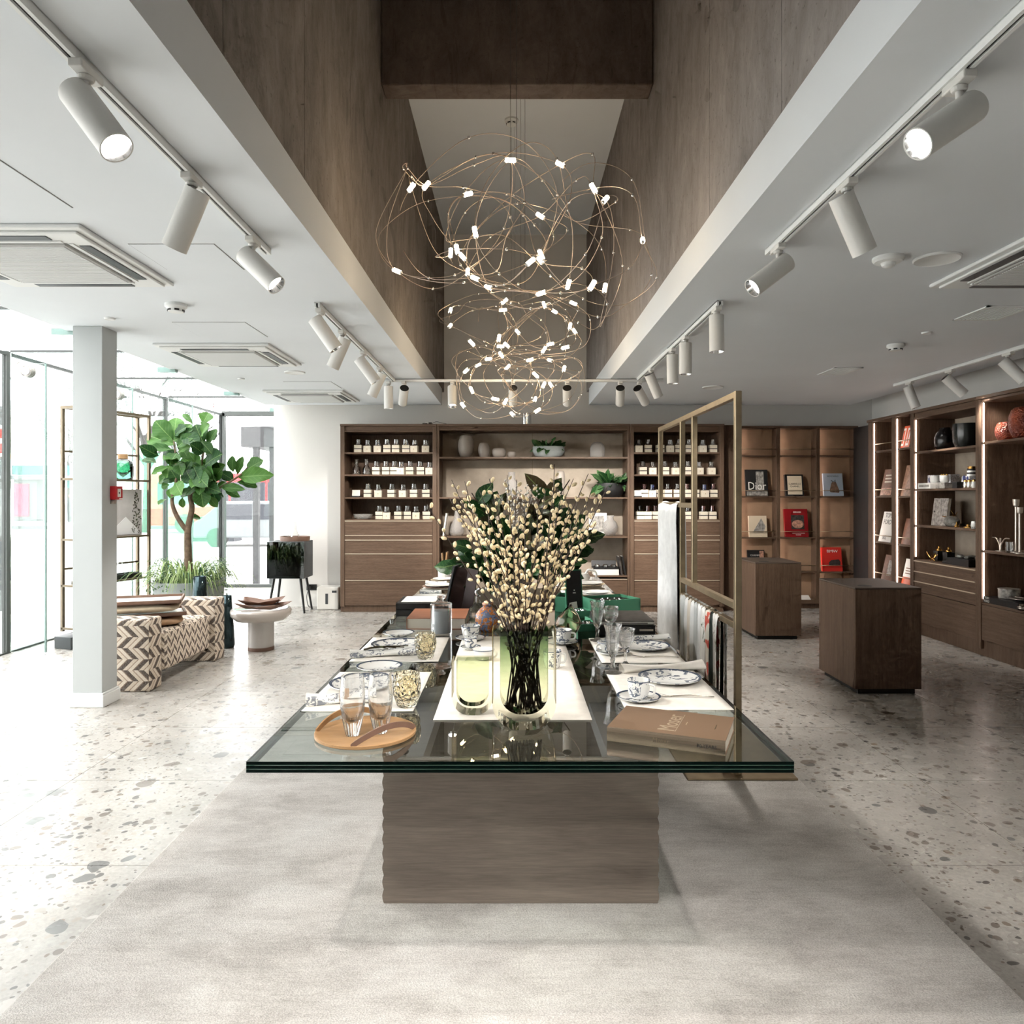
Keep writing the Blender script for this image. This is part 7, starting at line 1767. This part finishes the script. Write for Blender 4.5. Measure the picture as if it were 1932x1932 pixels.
MB().tube(catmull([(-0.025, -0.05, 0), (-0.05, -0.07, -0.12), (-0.02, -0.06, -0.26), (0.12, -0.05, -0.268)], False, 6), 0.005, 6).build('cord', M['black'], t, True)
# round lamps on the glass fins
for (yy, lb) in ((7.07, 'round grey floodlight on the glass fin nearest the column'), (8.68, 'round grey floodlight on the glass fin behind the etagere')):
    t = thing('round_floodlight', lb, 'lamp', (XL + 0.22, yy - 0.0105, 2.70), group='round floodlights on the fins')
    MB().cyl((0, 0, 0), (0, -0.06, 0), 0.06, 0.055, 28).build('housing', M['ph_grey'], t, 'auto'); MB().cyl((0, -0.0602, 0), (0, -0.066, 0), 0.04, 0.038, 24).build('lens', M['chrome'], t, 'auto'); MB().tube(catmull([(0, -0.02, 0.058), (-0.06, -0.02, 0.09), (-0.12, -0.01, 0.08)], False, 4), 0.006, 6).build('arm', M['ph_grey'], t)

# ================================================================== THE STREET
M['paving'] = plain('pale_paving', (205, 206, 204), 0.9, var=0.06, vs=0.6)
g = MB().box(-140, 40, -40, 160, -0.35, -0.13).build('ground', M['paving']); tag(g, 'pale paved ground and road outside the windows', kind='structure')
M['teal'] = plain('kiosk_teal', (6, 92, 90), 0.6); M['pinkad'] = plain('pink_poster', (150, 26, 72), 0.6); M['kgrey'] = plain('kiosk_grey', (96, 100, 102), 0.7); M['crowd'] = plain('dark_coat', (44, 46, 52), 0.8); M['skin'] = plain('pale_face', (120, 96, 84), 0.8)
GZ = -0.13
def gat(px, py): return onz(px, py, GZ)
k0 = 50.0
def kx(px, d=k0): return (px - CX) / F_PX * d
def kz(py, d=k0): return EYE + (HY - py) / F_PX * d
t = thing('street_kiosk', 'grey street kiosk with teal band and pink poster outside', 'kiosk', (kx(78), k0, GZ)); lx = lambda px: kx(px) - kx(78)
MB().box(lx(26), lx(70), 0, 3, 0, kz(905) - GZ).build('body', M['kgrey'], t); MB().box(lx(26), lx(130), -0.4, 3.4, kz(905) - GZ, kz(897) - GZ).build('canopy', M['kgrey'], t); MB().box(lx(26), lx(127), -0.2, 0.4, kz(896) - GZ, kz(878) - GZ).build('teal_band', M['teal'], t)
MB().box(lx(28), lx(56), -0.1, -0.02, kz(974) - GZ, kz(913) - GZ).build('poster', M['pinkad'], t); MB().box(lx(98), lx(128), 0.2, 0.4, kz(920) - GZ, kz(905) - GZ).build('teal_sign', M['teal'], t); MB().box(lx(118), lx(134), 0, 1.0, 0, kz(950) - GZ).build('bin', M['kgrey'], t)
pm_ = {}
def person(px, d, h, label, coat):
    t = thing('person', label, 'person', (kx(px, d), d, GZ), random.uniform(-.5, .5), group='people waiting by the kiosk')
    if coat.name not in pm_:
        pm_[coat.name] = (MB().lathe([(0.10, 0), (0.11, 0.4), (0.16, 0.85), (0.19, 1.05), (0.22, 1.35), (0.19, 1.46), (0.07, 1.52), (0.06, 1.56), (0, 1.57)], 12, sy=0.6).mesh('coat', coat, True),
                         MB().lathe([(0, 1.53), (0.06, 1.55), (0.09, 1.64), (0.08, 1.72), (0, 1.77)], 12).mesh('head', M['skin'], True))
    for nm, me in zip(('clothed_body', 'head'), pm_[coat.name]):
        o = link(nm, me, t); o.scale = (h / 1.75,) * 3
for i, (px, c_) in enumerate(((84, 'crowd'), (89, 'kgrey'), (95, 'crowd'), (101, 'kgrey'), (107, 'crowd'), (110, 'crowd'), (113.5, 'crowd'), (104, 'kgrey'), (132, 'crowd'))):
    person(px, 46 + (i * 1.7) % 4, 1.7 + 0.05 * (i % 3), 'person in a ' + ('dark' if c_ == 'crowd' else 'grey') + ' coat standing by the street kiosk', M[c_])
kb = MB().box(kx(-60, 38), kx(560, 38), 37.6, 38.2, 0, 0.16).build('kerb', M['kgrey'], None, False, (0, 0, GZ)); tag(kb, 'long grey kerb stone edge across the street', 'kerb')
M['treebark'] = plain('bare_tree_bark', (70, 68, 66), 0.9)
def bare_tree(px, d, H, seed, label, r0=0.22):
    rnd_ = random.Random(seed); t = thing('bare_tree', label, 'tree', (kx(px, d), d, GZ), group='bare street trees')
    m = MB()
    MB().tube([(0, 0, 0), (0.05, 0, H * 0.3), (0, 0, H * 0.5)], [r0, r0 * 0.8, r0 * 0.6], 8).build('trunk', M['treebark'], t, True)
    def br(p, dr, L, r, lv):
        q_ = p + dr * L; mid = p.lerp(q_, 0.5) + Vector((rnd_.uniform(-.08, .08), rnd_.uniform(-.08, .08), 0.05)) * L
        m.tube([p, mid, q_], [r, r * 0.75, r * 0.5], 5)
        if lv:
            for _ in range(3): br(p.lerp(q_, rnd_.uniform(0.55, 1.0)), (dr + Vector((rnd_.uniform(-.7, .7), rnd_.uniform(-.7, .7), rnd_.uniform(-.1, .5)))).normalized(), L * rnd_.uniform(0.5, 0.75), r * 0.55, lv - 1)
    for i in range(7):
        a = i * 0.9; br(Vector((0, 0, H * rnd_.uniform(0.28, 0.5))), Vector((math.cos(a) * 0.6, math.sin(a) * 0.6, 1)).normalized(), H * 0.3, r0 * 0.45, 3)
    m.build('branches', M['treebark'], t)
bare_tree(276, 34, 9.0, 2, 'bare winter tree between the etagere and the fig tree', 0.20)
bare_tree(352, 48, 9.0, 5, 'bare winter tree seen above the fig tree', 0.16)
bare_tree(128, 62, 9.0, 6, 'bare winter tree behind the street kiosk', 0.2)
def car(px, d, L, h, mt, label, bus=False):
    t = thing('bus' if bus else 'car', label, 'bus' if bus else 'car', (kx(px, d), d, GZ)); r_ = 0.45 if bus else 0.32
    if bus: prof = [(-L / 2, 0.35), (L / 2, 0.35), (L / 2, h), (L / 2 - 0.2, h + 0.1), (-L / 2 + 0.2, h + 0.1), (-L / 2, h)]
    else: prof = [(-L / 2, 0.3), (L / 2, 0.3), (L / 2, 0.75), (L * 0.3, 0.85), (L * 0.14, h), (-L * 0.28, h), (-L * 0.45, 0.9), (-L / 2, 0.8)]
    bev(MB().prism(prof, 0, 1.8, 'y').build('body', mt, t), 0.06, 2)
    wz0, wz1 = (1.3, h - 0.3) if bus else (0.9, h - 0.1)
    wx_ = [(-L / 2 + 0.4 + i * (L - 0.8) / 5, -L / 2 + 0.3 + (i + 1) * (L - 0.8) / 5) for i in range(5)] if bus else [(-L * 0.26, -L * 0.05), (-L * 0.03, L * 0.13)]
    for a, b in wx_: MB().box(a, b, -0.012, -0.002, wz0, wz1).build('window', M['crowd'], t)
    for s_ in (-0.32, 0.32): MB().cyl((s_ * L, -0.02, r_ - 0.02), (s_ * L, 0.2, r_ - 0.02), r_, r_, 20).build('wheel', M['black'], t, 'auto')
M['busred'] = plain('bus_red', (150, 16, 22), 0.4)
car(470, 33, 9.0, 2.6, M['busred'], 'red bus passing outside behind the fig tree', True)
car(488, 24, 4.3, 1.5, M['kgrey'], 'grey car driving past the end window')
t = thing('road_planter', 'low dark street planter with shrubs outside', 'planter', (kx(400, 27), 27, GZ)); MB().box(-0.8, 0.8, 0, 0.8, 0, 0.5).build('trough', M['crowd'], t)
for s_ in (-0.5, 0.1, 0.5): MB().lathe([(0, 0.5), (0.2, 0.55), (0.25, 0.7), (0.1, 0.9), (0, 0.92)], 8, c=(s_, 0.4, 0)).build('shrub', M['darkleaf'], t)
# dark entrance canopy beyond the end window
M['canopy'] = plain('canopy_grey', (48, 48, 50), 0.7)
t = thing('entrance_canopy', 'dark entrance canopy on posts with glass panels beyond the end window', 'canopy', (-4.0, 13.4, GZ))
MB().box(-0.98, 1.6, 0, 3.5, 2.55, 2.92).build('roof', M['canopy'], t, rot=(0, 0, R(-4)))
for x in (-0.72, -0.42): MB().box(x - 0.05, x + 0.05, 0.1, 0.2, 0, 2.55).build('post', M['canopy'], t)
MB().box(-0.36, 1.5, 0.1, 0.115, 0.1, 2.5).build('glass_panel', M['thin_green'], t)
# street sign at the edge of the first bay
t = thing('street_sign', 'round red road sign with white rim outside the window', 'sign', (kx(-4, 10.5), 10.5, GZ))
zz = kz(832, 10.5) - GZ
MB().cyl((0, 0.03, 0), (0, 0.03, zz + 0.5), 0.035, 0.035, 12).build('pole', M['kgrey'], t); MB().cyl((0, -0.01, zz), (0, 0.0, zz), 0.23, 0.23, 36).build('rim', M['inkw'], t, 'auto'); MB().cyl((0, -0.016, zz), (0, -0.010, zz), 0.185, 0.185, 36).build('red_disc', plain('sign_red', (150, 10, 16), 0.5), t, 'auto'); MB().box(-0.12, 0.12, -0.019, -0.016, zz - 0.035, zz + 0.035).build('white_bar', M['inkw'], t)
